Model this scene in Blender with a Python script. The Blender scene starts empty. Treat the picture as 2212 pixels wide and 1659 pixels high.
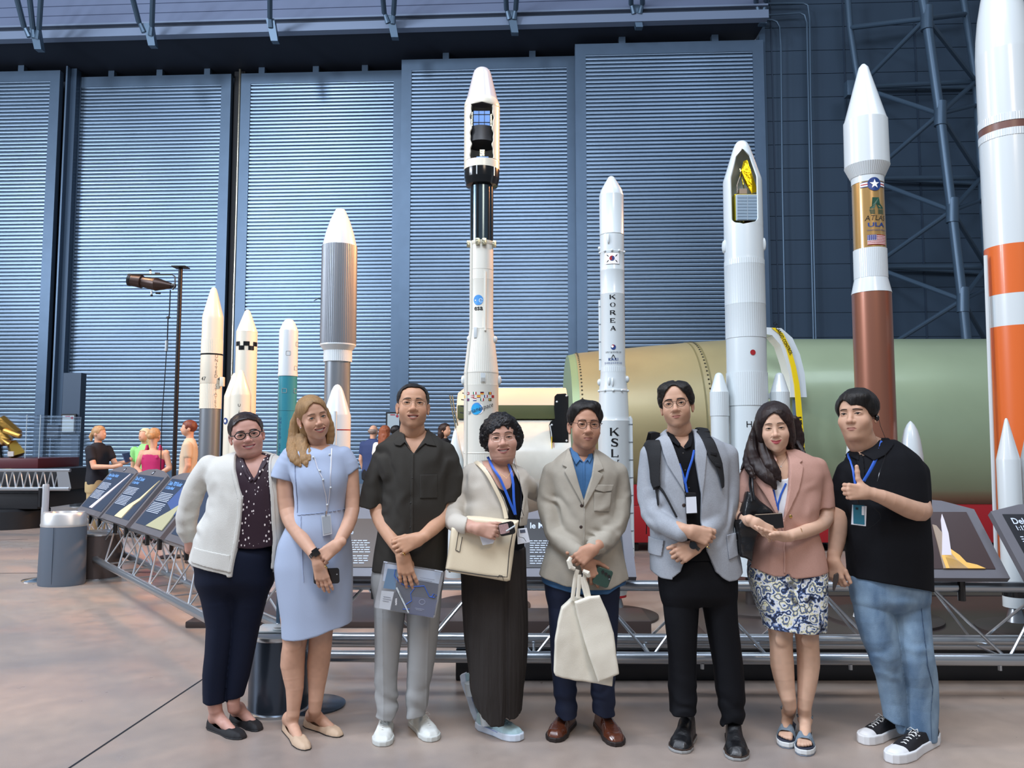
import bpy, math, random
import numpy as np
from mathutils import Vector, Matrix
random.seed(7); RNG = np.random.default_rng(7)
SC = bpy.context.scene; COL = SC.collection
PI = math.pi
FPX, PITCH, ZC = 1650.0, math.radians(4.3), 1.48
CP, SP = math.cos(PITCH), math.sin(PITCH)
def at(px, py, Y):
 """point of the place seen at pixel (px, py) at distance Y ahead of the camera"""
 u = (px-1106.0)/FPX; v = (829.5-py)/FPX
 dy = CP-v*SP; dz = SP+v*CP
 t = Y/dy
 return np.array([u*t, Y, ZC+dz*t])
def pxm(py, Y):            # metres per pixel at that row and distance
 v = (829.5-py)/FPX
 return Y/(CP-v*SP)/FPX
def onfloor(px, py, z=0.0):
 v = (829.5-py)/FPX
 return at(px, py, (z-ZC)/((SP+v*CP)/(CP-v*SP)))
def lin(c):
 if isinstance(c, str): c = tuple(int(c[i:i+2], 16) for i in (0, 2, 4))
 o = []
 for x in c[:3]:
  x = x/255.0
  o.append(x/12.92 if x <= .04045 else ((x+.055)/1.055)**2.4)
 return (o[0], o[1], o[2], 1.0)
MATS = {}
def mat(name, col, rough=.5, metal=0.0, bump=0, bscale=200, var=0, vscale=8, coat=0, spec=.5, alpha=1, emit=0, trans=0, attr=None, sheen=0, sss=0, stretch=None, ior=1.45, aniso=0):
 if name in MATS: return MATS[name]
 m = bpy.data.materials.new(name); m.use_nodes = True
 nt = m.node_tree; N = nt.nodes; L = nt.links; b = N['Principled BSDF']
 b.inputs['Base Color'].default_value = lin(col)
 b.inputs['Roughness'].default_value = rough; b.inputs['Metallic'].default_value = metal
 b.inputs['Specular IOR Level'].default_value = spec
 b.inputs['Coat Weight'].default_value = coat; b.inputs['Coat Roughness'].default_value = .12
 b.inputs['Transmission Weight'].default_value = trans; b.inputs['IOR'].default_value = ior
 b.inputs['Anisotropic'].default_value = aniso
 if sheen: b.inputs['Sheen Weight'].default_value = sheen; b.inputs['Sheen Roughness'].default_value = .5
 if sss:
  b.inputs['Subsurface Weight'].default_value = sss; b.inputs['Subsurface Radius'].default_value = (.012, .005, .003)
  b.inputs['Subsurface Scale'].default_value = 1.0
 if emit: b.inputs['Emission Color'].default_value = lin(col); b.inputs['Emission Strength'].default_value = emit
 b.inputs['Alpha'].default_value = alpha
 co = None
 def coord():
  nonlocal co
  if co is None:
   tc = N.new('ShaderNodeTexCoord'); co = tc.outputs['Object']
   if stretch:
    mp = N.new('ShaderNodeMapping'); L.new(co, mp.inputs[0]); mp.inputs['Scale'].default_value = stretch; co = mp.outputs[0]
  return co
 base = None
 if attr:
  a = N.new('ShaderNodeAttribute'); a.attribute_name = attr; base = a.outputs['Color']
 if var:
  n = N.new('ShaderNodeTexNoise'); n.inputs['Scale'].default_value = vscale; n.inputs['Detail'].default_value = 5
  L.new(coord(), n.inputs['Vector'])
  mr = N.new('ShaderNodeMapRange'); L.new(n.outputs['Fac'], mr.inputs[0]); mr.inputs[1].default_value = .3; mr.inputs[2].default_value = .7
  mr.inputs[3].default_value = 1-var; mr.inputs[4].default_value = 1+var
  hs = N.new('ShaderNodeHueSaturation'); L.new(mr.outputs[0], hs.inputs['Value'])
  if base is not None: L.new(base, hs.inputs['Color'])
  else: hs.inputs['Color'].default_value = lin(col)
  base = hs.outputs[0]
 if base is not None: L.new(base, b.inputs['Base Color'])
 if bump:
  n = N.new('ShaderNodeTexNoise'); n.inputs['Scale'].default_value = bscale; n.inputs['Detail'].default_value = 3
  L.new(coord(), n.inputs['Vector'])
  bp = N.new('ShaderNodeBump'); bp.inputs['Strength'].default_value = bump; bp.inputs['Distance'].default_value = .004
  L.new(n.outputs['Fac'], bp.inputs['Height']); L.new(bp.outputs[0], b.inputs['Normal'])
 MATS[name] = m
 return m
def tag(o, label=None, cat=None, group=None, kind=None):
 if label: o['label'] = label
 if cat: o['category'] = cat
 if group: o['group'] = group
 if kind: o['kind'] = kind
 return o
def thing(name, label, cat, loc=(0, 0, 0), rz=0, group=None):
 o = bpy.data.objects.new(name, None); COL.objects.link(o)
 o.location = tuple(float(v) for v in loc); o.rotation_euler = (0, 0, rz); o.empty_display_size = .1
 return tag(o, label, cat, group)
def mkmesh(name, V, F, m, parent=None, smooth=True, colors=None, angle=None):
 """V in world space unless the parent sits elsewhere: then V is in the parent's space"""
 me = bpy.data.meshes.new(name)
 if isinstance(V, np.ndarray): V = V.astype(float)
 nf = len(F)
 if isinstance(F, np.ndarray) and F.ndim == 2:
  me.vertices.add(len(V)); me.vertices.foreach_set('co', np.asarray(V, dtype=np.float32).ravel())
  k = F.shape[1]
  me.loops.add(nf*k); me.loops.foreach_set('vertex_index', F.astype(np.int32).ravel())
  me.polygons.add(nf); me.polygons.foreach_set('loop_start', np.arange(0, nf*k, k, dtype=np.int32))
  me.polygons.foreach_set('loop_total', np.full(nf, k, dtype=np.int32))
  me.update(calc_edges=True)
 else:
  me.from_pydata([tuple(map(float, v)) for v in V], [], [tuple(int(i) for i in f) for f in F]); me.update()
 if smooth: me.polygons.foreach_set('use_smooth', np.ones(len(me.polygons), dtype=bool))
 if smooth and angle: me.set_sharp_from_angle(angle=math.radians(angle))
 if colors is not None:
  ca = me.color_attributes.new('Col', 'FLOAT_COLOR', 'POINT')
  ca.data.foreach_set('color', np.asarray(colors, dtype=np.float32).ravel())
 if m is not None: me.materials.append(m)
 o = bpy.data.objects.new(name, me); COL.objects.link(o)
 if parent is not None: o.parent = parent
 return o
def copy_tree(o, parent=None):
 c = o.copy(); COL.objects.link(c)
 if parent is not None: c.parent = parent
 for ch in o.children: copy_tree(ch, c)
 return c
class MB:
 """collects shapes into one mesh"""
 def __init__(s): s.V = []; s.F = []
 def add(s, V, F):
  b = len(s.V); s.V += [tuple(map(float, v)) for v in V]; s.F += [tuple(i+b for i in f) for f in F]; return s
 def box(s, lo, hi, M=None):
  x0, y0, z0 = lo; x1, y1, z1 = hi
  V = [(x0, y0, z0), (x1, y0, z0), (x1, y1, z0), (x0, y1, z0), (x0, y0, z1), (x1, y0, z1), (x1, y1, z1), (x0, y1, z1)]
  if M is not None: V = [M @ Vector(v) for v in V]
  return s.add(V, [(0, 3, 2, 1), (4, 5, 6, 7), (0, 1, 5, 4), (1, 2, 6, 5), (2, 3, 7, 6), (3, 0, 4, 7)])
 def bbox(s, lo, hi, bev=.01, M=None):       # box with bevelled edges
  import bmesh
  bm = bmesh.new(); bmesh.ops.create_cube(bm, size=1)
  for v in bm.verts: v.co = Vector([lo[i]+(v.co[i]+.5)*(hi[i]-lo[i]) for i in range(3)])
  bmesh.ops.bevel(bm, geom=bm.edges[:], offset=bev, segments=2, affect='EDGES', profile=.6)
  bm.verts.index_update()
  V = [(M @ v.co) if M is not None else v.co.copy() for v in bm.verts]; F = [[v.index for v in f.verts] for f in bm.faces]
  bm.free(); return s.add(V, F)
 def tube(s, pts, r, n=10, cap=True, flat=None, up=None):
  pts = [Vector(p) for p in pts]; rr = r if hasattr(r, '__len__') else [r]*len(pts)
  b = len(s.V); prev = None; k = len(pts)
  for i, p in enumerate(pts):
   t = (pts[min(i+1, k-1)]-pts[max(i-1, 0)])
   if t.length < 1e-9: t = Vector((0, 0, 1))
   t.normalize()
   if prev is None:
    a = Vector(up) if up is not None else (Vector((0, 0, 1)) if abs(t.z) < .9 else Vector((1, 0, 0)))
    u = (a-t*a.dot(t)).normalized()
   else: u = (prev-t*prev.dot(t)).normalized()
   prev = u; w = t.cross(u)
   for j in range(n):
    an = 2*PI*j/n; fl = flat if flat else 1.0
    s.V.append(tuple(p+u*math.cos(an)*rr[i]*fl+w*math.sin(an)*rr[i]))
  for i in range(k-1):
   for j in range(n):
    a0 = b+i*n+j; a1 = b+i*n+(j+1) % n
    s.F.append((a0, a1, a1+n, a0+n))
  if cap:
   s.F.append(tuple(b+j for j in reversed(range(n)))); s.F.append(tuple(b+(k-1)*n+j for j in range(n)))
  return s
 def lathe(s, prof, c=(0, 0), n=48, ribs=0, ramp=.02, a0=0, a1=None, cap=True):
  """prof: (z, r) list; optional vertical ribs"""
  full = a1 is None; a1 = 2*PI if full else a1
  m = ribs*4 if ribs else n
  cols = m if full else m+1
  b = len(s.V)
  for (z, r) in prof:
   for j in range(cols):
    an = a0+(a1-a0)*j/m
    q = r*(1+(ramp if ribs and j % 4 in (0, 1) else 0)) if ribs else r
    s.V.append((c[0]+q*math.cos(an), c[1]+q*math.sin(an), z))
  for i in range(len(prof)-1):
   for j in range(m):
    j2 = (j+1) % cols if full else j+1
    A = b+i*cols+j; B = b+i*cols+j2
    s.F.append((A, B, B+cols, A+cols) if prof[i+1][0] >= prof[i][0] else (A+cols, B+cols, B, A))
  if cap and full:
   for i in (0, len(prof)-1):
    if prof[i][1] > 1e-4: s.F.append(tuple(b+i*cols+j for j in range(cols)))
  return s
 def prism(s, poly, d0, d1, M=None):
  """poly: (x, z) outline extruded along y from d0 to d1"""
  n = len(poly); V = [(x, d0, z) for x, z in poly]+[(x, d1, z) for x, z in poly]
  if M is not None: V = [M @ Vector(v) for v in V]
  F = [tuple(range(n)), tuple(range(2*n-1, n-1, -1))]+[(i, i+n, (i+1) % n+n, (i+1) % n) for i in range(n)]
  return s.add(V, F)
 def sphere(s, c, r, nu=16, nv=10, M=None):
  r = r if hasattr(r, '__len__') else (r, r, r); b = len(s.V)
  for i in range(nv+1):
   th = PI*i/nv
   for j in range(nu):
    ph = 2*PI*j/nu
    v = Vector((r[0]*math.sin(th)*math.cos(ph), r[1]*math.sin(th)*math.sin(ph), r[2]*math.cos(th)))
    if M is not None: v = M @ v
    s.V.append((c[0]+v[0], c[1]+v[1], c[2]+v[2]))
  for i in range(nv):
   for j in range(nu):
    a = b+i*nu+j; q = b+i*nu+(j+1) % nu
    s.F.append((a, a+nu, q+nu, q))
  return s
 def build(s, name, m, parent=None, smooth=True, angle=35):
  o = mkmesh(name, s.V, s.F, m, parent, smooth, angle=angle if smooth else None)
  if parent is not None and parent.parent is None and parent.type == 'EMPTY' and getattr(s, 'world', True):
   pass
  return o
def rel(o):
 """the mesh was written in world space: give it its parent's inverse so that it stays there"""
 p = o.parent; M = Matrix.Identity(4)
 ch = []
 while p is not None:
  ch.append(p); p = p.parent
 W = Matrix.Identity(4)
 for q in reversed(ch): W = W @ q.matrix_parent_inverse @ q.matrix_basis
 o.matrix_parent_inverse = W.inverted()
 return o
def rot(axis, deg): return Matrix.Rotation(math.radians(deg), 4, axis)
def trs(loc, rz=0, rx=0, ry=0): return Matrix.Translation(loc) @ rot('Z', rz) @ rot('X', rx) @ rot('Y', ry)
def text_geo(txt, size, ext=0.0, align='CENTER', shear=0, spacing=1.0, offset=0.0, line=1.0):
 cu = bpy.data.curves.new('t', 'FONT'); cu.body = txt; cu.size = size; cu.align_x = align; cu.align_y = 'CENTER'
 cu.extrude = ext; cu.resolution_u = 3; cu.shear = shear; cu.space_character = spacing; cu.offset = offset; cu.space_line = line
 o = bpy.data.objects.new('t', cu); me = bpy.data.meshes.new_from_object(o)
 V = [v.co.copy() for v in me.vertices]; F = [tuple(p.vertices) for p in me.polygons]
 bpy.data.objects.remove(o); bpy.data.curves.remove(cu); bpy.data.meshes.remove(me)
 return V, F
def wrap(V, c, r, z, phi=0, e=.003, sx=1, sy=1, rfun=None):
 """lay flat shapes (x right, y up) on a vertical cylinder; phi 0 faces the camera side (-y)"""
 out = []
 for v in V:
  zz = z+v[1]*sy; R = (rfun(zz) if rfun else r)+e+v[2]
  a = phi+V0[0]+v[0]*sx/R
  out.append((c[0]+R*math.sin(a), c[1]-R*math.cos(a), zz))
 return out
def grid_quad(x0, y0, x1, y1, n=8):
 V = []; F = []
 for i in range(n+1):
  x = x0+(x1-x0)*i/n; V += [(x, y0, 0), (x, y1, 0)]
 for i in range(n): F.append((2*i, 2*i+2, 2*i+3, 2*i+1))
 return V, F
def disc(cx, cy, r, n=28, r2=None):
 V = [(cx, cy, 0)]+[(cx+r*math.cos(2*PI*i/n), cy+(r2 or r)*math.sin(2*PI*i/n), 0) for i in range(n)]
 return V, [(0, i+1, (i+1) % n+1) for i in range(n)]
def flatpoly(P): return [(x, y, 0) for x, y in P], [tuple(range(len(P)))]
_T = RNG.random((32, 32, 32)).astype(np.float32)
def noise(P, fx, fy=None, fz=None, seed=0):
 fy = fx if fy is None else fy; fz = fx if fz is None else fz
 q = [P[:, 0]*fx+seed*7.31+100, P[:, 1]*fy+seed*3.77+100, P[:, 2]*fz+seed*5.19+100]
 i = [np.floor(a).astype(np.int32) for a in q]; f = [a-b for a, b in zip(q, i)]; f = [a*a*(3-2*a) for a in f]
 r = 0
 for dx in (0, 1):
  for dy in (0, 1):
   for dz in (0, 1):
    w = (f[0] if dx else 1-f[0])*(f[1] if dy else 1-f[1])*(f[2] if dz else 1-f[2])
    r = r+w*_T[(i[0]+dx) & 31, (i[1]+dy) & 31, (i[2]+dz) & 31]
 return r*2-1
def smin(a, b, k):
 if k <= 0: return np.minimum(a, b)
 h = np.maximum(k-np.abs(a-b), 0)/k
 return np.minimum(a, b)-h*h*k*.25
def smax(a, b, k): return -smin(-a, -b, k)
class Pr:
 """a primitive: f(P)->distance, how it joins ('u' union, 's' cut, 'i' keep, 'd' displace) and its bounds"""
 def __init__(s, f, op='u', k=.01, lo=None, hi=None): s.f = f; s.op = op; s.k = k; s.lo = lo; s.hi = hi
def cap(a, b, ra, rb=None, k=.01, op='u', n=None, sq=1.0):
 """round cone from a to b; sq>1 flattens it along n"""
 a = np.array(a, float); b = np.array(b, float); rb = ra if rb is None else rb; ba = b-a; L2 = max(ba @ ba, 1e-12)
 if n is not None: n = np.array(n, float); n = n-ba*(n @ ba)/L2; n /= max(np.linalg.norm(n), 1e-6)
 def f(P):
  pa = P-a; t = np.clip((pa @ ba)/L2, 0, 1); q = pa-t[:, None]*ba
  r = ra+t*(rb-ra)
  if n is None: return np.sqrt((q*q).sum(1))-r
  c = q @ n; w = (q*q).sum(1)-c*c
  m = np.sqrt(np.maximum(w, 0)+(c*sq)**2);
  return (m-r)*(m/np.maximum(np.sqrt(np.maximum(w, 0)+(c*sq*sq)**2), 1e-6))
 R = max(ra, rb)
 return Pr(f, op, k, np.minimum(a, b)-R, np.maximum(a, b)+R)
def chain(pts, rs, k=.01, n=None, sq=1.0, sub=1):
 if sub > 1 and len(pts) > 2:
  P = [np.array(p, float) for p in pts]; m = len(P); A, B = [], []
  for i in range(m-1):
   p0, p1, p2, p3 = P[max(i-1, 0)], P[i], P[i+1], P[min(i+2, m-1)]; r0, r1, r2, r3 = rs[max(i-1, 0)], rs[i], rs[i+1], rs[min(i+2, m-1)]
   for j in range(sub):
    t = j/sub; h = lambda a, b, c, d: .5*(2*b+(c-a)*t+(2*a-5*b+4*c-d)*t*t+(3*b-a-3*c+d)*t**3)
    A.append(h(p0, p1, p2, p3)); B.append(h(r0, r1, r2, r3))
  A.append(P[-1]); B.append(rs[-1]); return [cap(A[i], A[i+1], B[i], B[i+1], k if i == 0 else 0, n=n, sq=sq) for i in range(len(A)-1)]
 return [cap(pts[i], pts[i+1], rs[i], rs[i+1], k if i == 0 else .006, n=n, sq=sq) for i in range(len(pts)-1)]
def ell(c, r, k=.01, op='u', M=None):
 c = np.array(c, float); r = np.array(r, float); Mi = None if M is None else np.array(M.to_3x3())
 def f(P):
  q = P-c
  if Mi is not None: q = q @ Mi
  q1 = q/r; k0 = np.sqrt((q1*q1).sum(1)); q2 = q1/r; k1 = np.sqrt((q2*q2).sum(1))
  return k0*(k0-1)/np.maximum(k1, 1e-6)
 R = r.max() if M is not None else r
 return Pr(f, op, k, c-R, c+R)
def rbox(c, h, r, k=.01, op='u', M=None):
 c = np.array(c, float); h = np.array(h, float); Mi = None if M is None else np.array(M.to_3x3())
 def f(P):
  q = P-c
  if Mi is not None: q = q @ Mi
  q = np.abs(q)-(h-r)
  return np.sqrt((np.maximum(q, 0)**2).sum(1))+np.minimum(q.max(1), 0)-r
 R = np.linalg.norm(h) if M is not None else h
 return Pr(f, op, k, c-R, c+R)
def loft(rows, n=2.3, k=.02, op='u', rnd=.01, smooth=.035):
 """rows: (z, cx, cy, a, b) - a body of stacked rounded ellipses"""
 T = np.array(sorted([list(map(float, r)) for r in rows]), float)
 z0, z1 = T[0, 0], T[-1, 0]
 if smooth and len(T) > 2:
  zz = np.linspace(z0, z1, 90); q = [np.interp(zz, T[:, 0], T[:, j]) for j in (1, 2, 3, 4)]; w = max(1, int(smooth/(z1-z0)*90)); o = []
  for c in q:
   e = np.concatenate([2*c[0]-c[w:0:-1], c, 2*c[-1]-c[-2:-w-2:-1]]); kk = np.hanning(2*w+3)[1:-1]; kk /= kk.sum(); o.append(np.convolve(e, kk, 'same')[w:w+90])
  T = np.stack([zz]+o, 1)
 def f(P):
  z = np.clip(P[:, 2], z0, z1)
  cx, cy, a, b = (np.interp(z, T[:, 0], T[:, j]) for j in (1, 2, 3, 4))
  q = (np.abs((P[:, 0]-cx)/a)**n+np.abs((P[:, 1]-cy)/b)**n)**(1/n)
  d = (q-1)*np.minimum(a, b)
  return smax(d, np.maximum(P[:, 2]-z1, z0-P[:, 2]), rnd)
 lo = np.array([(T[:, 1]-T[:, 3]).min(), (T[:, 2]-T[:, 4]).min(), z0]); hi = np.array([(T[:, 1]+T[:, 3]).max(), (T[:, 2]+T[:, 4]).max(), z1])
 return Pr(f, op, k, lo, hi)
def poly_sd(P2, poly):
 poly = np.array(poly, float); n = len(poly)
 d = np.full(len(P2), 1e9); s = np.ones(len(P2))
 for i in range(n):
  j = (i+n-1) % n; e = poly[j]-poly[i]; w = P2-poly[i]
  t = np.clip((w @ e)/max(e @ e, 1e-12), 0, 1); q = w-t[:, None]*e
  d = np.minimum(d, (q*q).sum(1))
  c1 = P2[:, 1] >= poly[i, 1]; c2 = P2[:, 1] < poly[j, 1]; c3 = e[0]*w[:, 1] > e[1]*w[:, 0]
  flip = (c1 & c2 & c3) | (~c1 & ~c2 & ~c3)
  s = np.where(flip, -s, s)
 return s*np.sqrt(d)
def extr(poly, y0, y1, op='s', k=.004, grow=0):
 """front-view outline (x, z) running from depth y0 to y1"""
 poly = np.array(poly, float)
 def f(P):
  d = poly_sd(P[:, [0, 2]], poly)-grow
  return np.maximum(d, np.maximum(y0-P[:, 1], P[:, 1]-y1))
 lo = np.array([poly[:, 0].min(), y0, poly[:, 1].min()])-grow; hi = np.array([poly[:, 0].max(), y1, poly[:, 1].max()])+grow
 return Pr(f, op, k, lo, hi)
def disp(g, amp): return Pr(g, 'd', amp)
def field(prims, P, cull=None):
 d = None
 for i, p in enumerate(prims):
  if cull is not None and not cull[i]: continue
  if p.op == 'd':
   d = d-p.k*p.f(P); continue
  v = p.f(P)
  if p.op == 'u': d = v if d is None else smin(d, v, p.k)
  elif p.op == 's': d = smax(d, -v, p.k) if d is not None else None
  elif p.op == 'i': d = smax(d, v, p.k) if d is not None else None
 if d is None: d = np.full(len(P), 1.0)
 return d
def nets(prims, h, lo=None, hi=None, margin=.012, newton=1):
 """mesh of the zero surface by surface nets on a sparse grid"""
 us = [p for p in prims if p.op == 'u']
 if lo is None: lo = np.min([p.lo for p in us], 0)-margin
 if hi is None: hi = np.max([p.hi for p in us], 0)+margin
 B = 8
 nb = np.ceil((hi-lo)/(h*B)).astype(int); nx, ny, nz = nb*B+1
 V = np.full((nx, ny, nz), 1.0, np.float32)
 S = 4  # super blocks of S blocks
 R8 = B*h*.87
 bi = np.stack(np.meshgrid(*[np.arange(n) for n in nb], indexing='ij'), -1).reshape(-1, 3)
 sup = bi//S; key = (sup[:, 0]*1000+sup[:, 1])*1000+sup[:, 2]
 order = np.argsort(key, kind='stable'); ks = key[order]; cuts = np.flatnonzero(np.diff(ks))+1
 off = np.stack(np.meshgrid(*[np.arange(B+1)]*3, indexing='ij'), -1).reshape(-1, 3)
 for grp in np.split(order, cuts):
  b = bi[grp]; C = lo+(b+.5)*B*h
  c0 = C.mean(0); RR = np.linalg.norm(C-c0, axis=1).max()+R8
  cull = [True if p.op == 'd' else bool(p.f(c0[None])[0] < RR*1.7+.05) for p in prims]
  if not any(c and p.op == 'u' for c, p in zip(cull, prims)): continue
  dc = field(prims, C, cull)
  act = np.abs(dc) < R8*1.9+.006
  for j in np.flatnonzero(~act):
   if dc[j] < 0:
    x, y, z = b[j]*B; V[x:x+B+1, y:y+B+1, z:z+B+1] = -1
  A = b[act]
  if len(A) == 0: continue
  for q in range(0, len(A), 64):
   Aq = A[q:q+64]
   I = (Aq[:, None, :]*B+off[None]).reshape(-1, 3)
   d = field(prims, lo+I*h, cull)
   V[I[:, 0], I[:, 1], I[:, 2]] = d
 s = V < 0
 c = s[:-1, :-1, :-1]; anyd = np.zeros(c.shape, bool)
 for dx in (0, 1):
  for dy in (0, 1):
   for dz in (0, 1):
    if dx+dy+dz: anyd |= (s[dx:nx-1+dx, dy:ny-1+dy, dz:nz-1+dz] != c)
 idx = np.argwhere(anyd); n = len(idx)
 if n == 0: return np.zeros((0, 3)), np.zeros((0, 4), int)
 cm = np.full(c.shape, -1, np.int32); cm[idx[:, 0], idx[:, 1], idx[:, 2]] = np.arange(n)
 cor = [(0, 0, 0), (1, 0, 0), (0, 1, 0), (1, 1, 0), (0, 0, 1), (1, 0, 1), (0, 1, 1), (1, 1, 1)]
 cv = [V[idx[:, 0]+a, idx[:, 1]+b2, idx[:, 2]+c2] for a, b2, c2 in cor]
 acc = np.zeros((n, 3)); cnt = np.zeros(n)
 for a, b2 in ((0, 1), (2, 3), (4, 5), (6, 7), (0, 2), (1, 3), (4, 6), (5, 7), (0, 4), (1, 5), (2, 6), (3, 7)):
  va, vb = cv[a], cv[b2]; m = (va < 0) != (vb < 0)
  t = np.where(m, va/np.where(m, va-vb, 1), 0)[:, None]
  pa = np.array(cor[a]); pb = np.array(cor[b2])
  acc += np.where(m[:, None], pa+t*(pb-pa), 0); cnt += m
 P = lo+(idx+acc/cnt[:, None])*h
 F = []
 for ax in range(3):
  u, v = [(1, 2), (2, 0), (0, 1)][ax]
  sl0 = [slice(None)]*3; sl1 = [slice(None)]*3; sl0[ax] = slice(0, -1); sl1[ax] = slice(1, None)
  e0 = s[tuple(sl0)]; e1 = s[tuple(sl1)]
  E = np.argwhere(e0 != e1)
  E = E[(E[:, u] > 0) & (E[:, v] > 0) & (E[:, u] < V.shape[u]-1) & (E[:, v] < V.shape[v]-1)]
  if not len(E): continue
  du = np.zeros(3, int); du[u] = 1; dv = np.zeros(3, int); dv[v] = 1
  q = [E-du-dv, E-dv, E, E-du]
  Q = np.stack([cm[a[:, 0], a[:, 1], a[:, 2]] for a in q], 1)
  fl = e0[E[:, 0], E[:, 1], E[:, 2]]
  Q = np.where(fl[:, None], Q, Q[:, ::-1])
  F.append(Q)
 F = np.concatenate(F); F = F[(F >= 0).all(1)]
 return P, F
def sdf_obj(name, prims, h, m, parent=None, color=None, X=None, **kw):
 P, F = nets(prims, h, **kw)
 c = color(P) if color is not None else None
 if X is not None: P = X(P)
 o = mkmesh(name, P, F, m, parent, True, c)
 return rel(o) if parent is not None else o
# ================================================================ the hall
M_door = mat('painted_steel', '788b9e', .34, .85, var=.06, vscale=.7)
M_doorf = mat('painted_steel_trim', '55687c', .42, .6, var=.05, vscale=2)
M_dark = mat('dark_steel', '2a3442', .5, .3)
M_soff = mat('soffit_navy', '1e2736', .7, .1)
M_wall = mat('wall_panel', '3a4c5e', .5, .3, var=.05, vscale=.5)
M_clad = mat('cladding', '69758f', .5, .2, var=.06, vscale=.6)
M_pipe = mat('pipe_steel', '4c6174', .38, .4)
M_beam = mat('beam_steel', '7a89a0', .45, .3)
M_black = mat('black_paint', '14161a', .45)
M_seam = mat('seam_dark', '141c26', .8)
M_alu = mat('brushed_aluminium', 'b9c0c6', .28, .92)
M_chrome = mat('chrome', 'd8d8d8', .12, 1)
M_white = mat('white_gloss', 'c8d2d5', .28, coat=.5)
TL = .045
def WP(X, z, Yc, t=TL): return (X, Yc-t*X, z)
def Xat(px, py, Yc, t=TL):
 v = (829.5-py)/FPX; dy = CP-v*SP; u = (px-1106)/FPX/dy
 Y = Yc/(1+t*u); return u*Y
def floor_material():
 m = bpy.data.materials.new('polished_concrete'); m.use_nodes = True; nt = m.node_tree; N = nt.nodes; L = nt.links; b = N['Principled BSDF']
 tc = N.new('ShaderNodeTexCoord')
 def nz(s, d, st=(1, 1, 1)):
  mp = N.new('ShaderNodeMapping'); mp.inputs['Scale'].default_value = st; L.new(tc.outputs['Object'], mp.inputs[0])
  n = N.new('ShaderNodeTexNoise'); n.inputs['Scale'].default_value = s; n.inputs['Detail'].default_value = d; L.new(mp.outputs[0], n.inputs['Vector']); return n
 n1 = nz(.55, 6, (1, 1.6, 1)); n2 = nz(9, 6); n3 = nz(260, 2)
 r1 = N.new('ShaderNodeValToRGB'); r1.color_ramp.elements[0].position = .34; r1.color_ramp.elements[1].position = .66
 r1.color_ramp.elements[0].color = lin('8a807b'); r1.color_ramp.elements[1].color = lin('ab9a8c')
 L.new(n1.outputs['Fac'], r1.inputs[0])
 hs = N.new('ShaderNodeHueSaturation'); L.new(r1.outputs[0], hs.inputs['Color'])
 ad = N.new('ShaderNodeMath'); ad.operation = 'ADD'; L.new(n2.outputs['Fac'], ad.inputs[0]); L.new(n3.outputs['Fac'], ad.inputs[1])
 mr = N.new('ShaderNodeMapRange'); mr.inputs[1].default_value = .6; mr.inputs[2].default_value = 1.4; mr.inputs[3].default_value = .86; mr.inputs[4].default_value = 1.12
 L.new(ad.outputs[0], mr.inputs[0]); L.new(mr.outputs[0], hs.inputs['Value']); L.new(hs.outputs[0], b.inputs['Base Color'])
 mr2 = N.new('ShaderNodeMapRange'); mr2.inputs[3].default_value = .2; mr2.inputs[4].default_value = .46; L.new(n2.outputs['Fac'], mr2.inputs[0]); L.new(mr2.outputs[0], b.inputs['Roughness'])
 b.inputs['Specular IOR Level'].default_value = .5
 return m
mb = MB().add([(-40, -12, 0), (40, -12, 0), (40, 30, 0), (-40, 30, 0)], [(0, 1, 2, 3)])
tag(mb.build('floor', floor_material(), smooth=False), kind='structure')
def joint(name, p, q, w=.012):
 p = Vector(p); q = Vector(q); d = (q-p).normalized(); n = Vector((-d.y, d.x))*w/2
 m = MB(); V = [(p+n), (p-n), (q-n), (q+n)]
 m.add([(v.x, v.y, .0012) for v in V]+[(v.x, v.y, -.01) for v in V], [(0, 1, 2, 3)]); return tag(m.build(name, M_seam, smooth=False), kind='structure')
a, b = onfloor(150, 1659), onfloor(440, 1466)
d = (b-a)[:2]; joint('trim_1', a[:2]-d*.8, b[:2]+d*3)
joint('trim_2', onfloor(-200, 1240)[:2], onfloor(330, 1236)[:2], .02)
a, b = onfloor(60, 1165), onfloor(-300, 1175)
joint('trim_3', a[:2], b[:2], .02)
def leaf(n, pxa, pxb, pyt, Yc, zt=15.0, bor=.36):
 xa = Xat(pxa, pyt, Yc); xb = Xat(pxb, pyt, Yc)
 f = MB(); V = []; F = []
 prof = []; p = .135; z = .4
 while z < zt-.42:
  prof += [(z+p*q, o) for q, o in ((0, .09), (.02, .001), (.20, -.0025), (.36, -.004), (.52, -.004), (.69, .000), (.72, .09))]
  z += p
 m = MB(); base = 0
 for z, o in prof:
  for x in (xa+bor, xb-bor): m.V.append(WP(x, z, Yc+o))
 k = len(prof)
 m.F = [(2*i, 2*i+1, 2*i+3, 2*i+2) for i in range(k-1)]
 root = mkmesh('door_%d' % n, m.V, m.F, M_door, smooth=False); tag(root, kind='structure')
 fr = MB()
 def slab(x0, x1, z0, z1, o0=-.03, o1=.2):
  fr.add([WP(x, z, Yc+o) for o in (o0, o1) for x, z in ((x0, z0), (x1, z0), (x1, z1), (x0, z1))],
   [(0, 1, 2, 3), (7, 6, 5, 4), (0, 4, 5, 1), (1, 5, 6, 2), (2, 6, 7, 3), (3, 7, 4, 0)])
 slab(xa, xa+bor, 0, zt); slab(xb-bor, xb, 0, zt); slab(xa+bor, xb-bor, zt-.4, zt); slab(xa+bor, xb-bor, 0, .4)
 rel(fr.build('door_frame', M_doorf, root, smooth=False))
 return root, xa, xb
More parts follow.
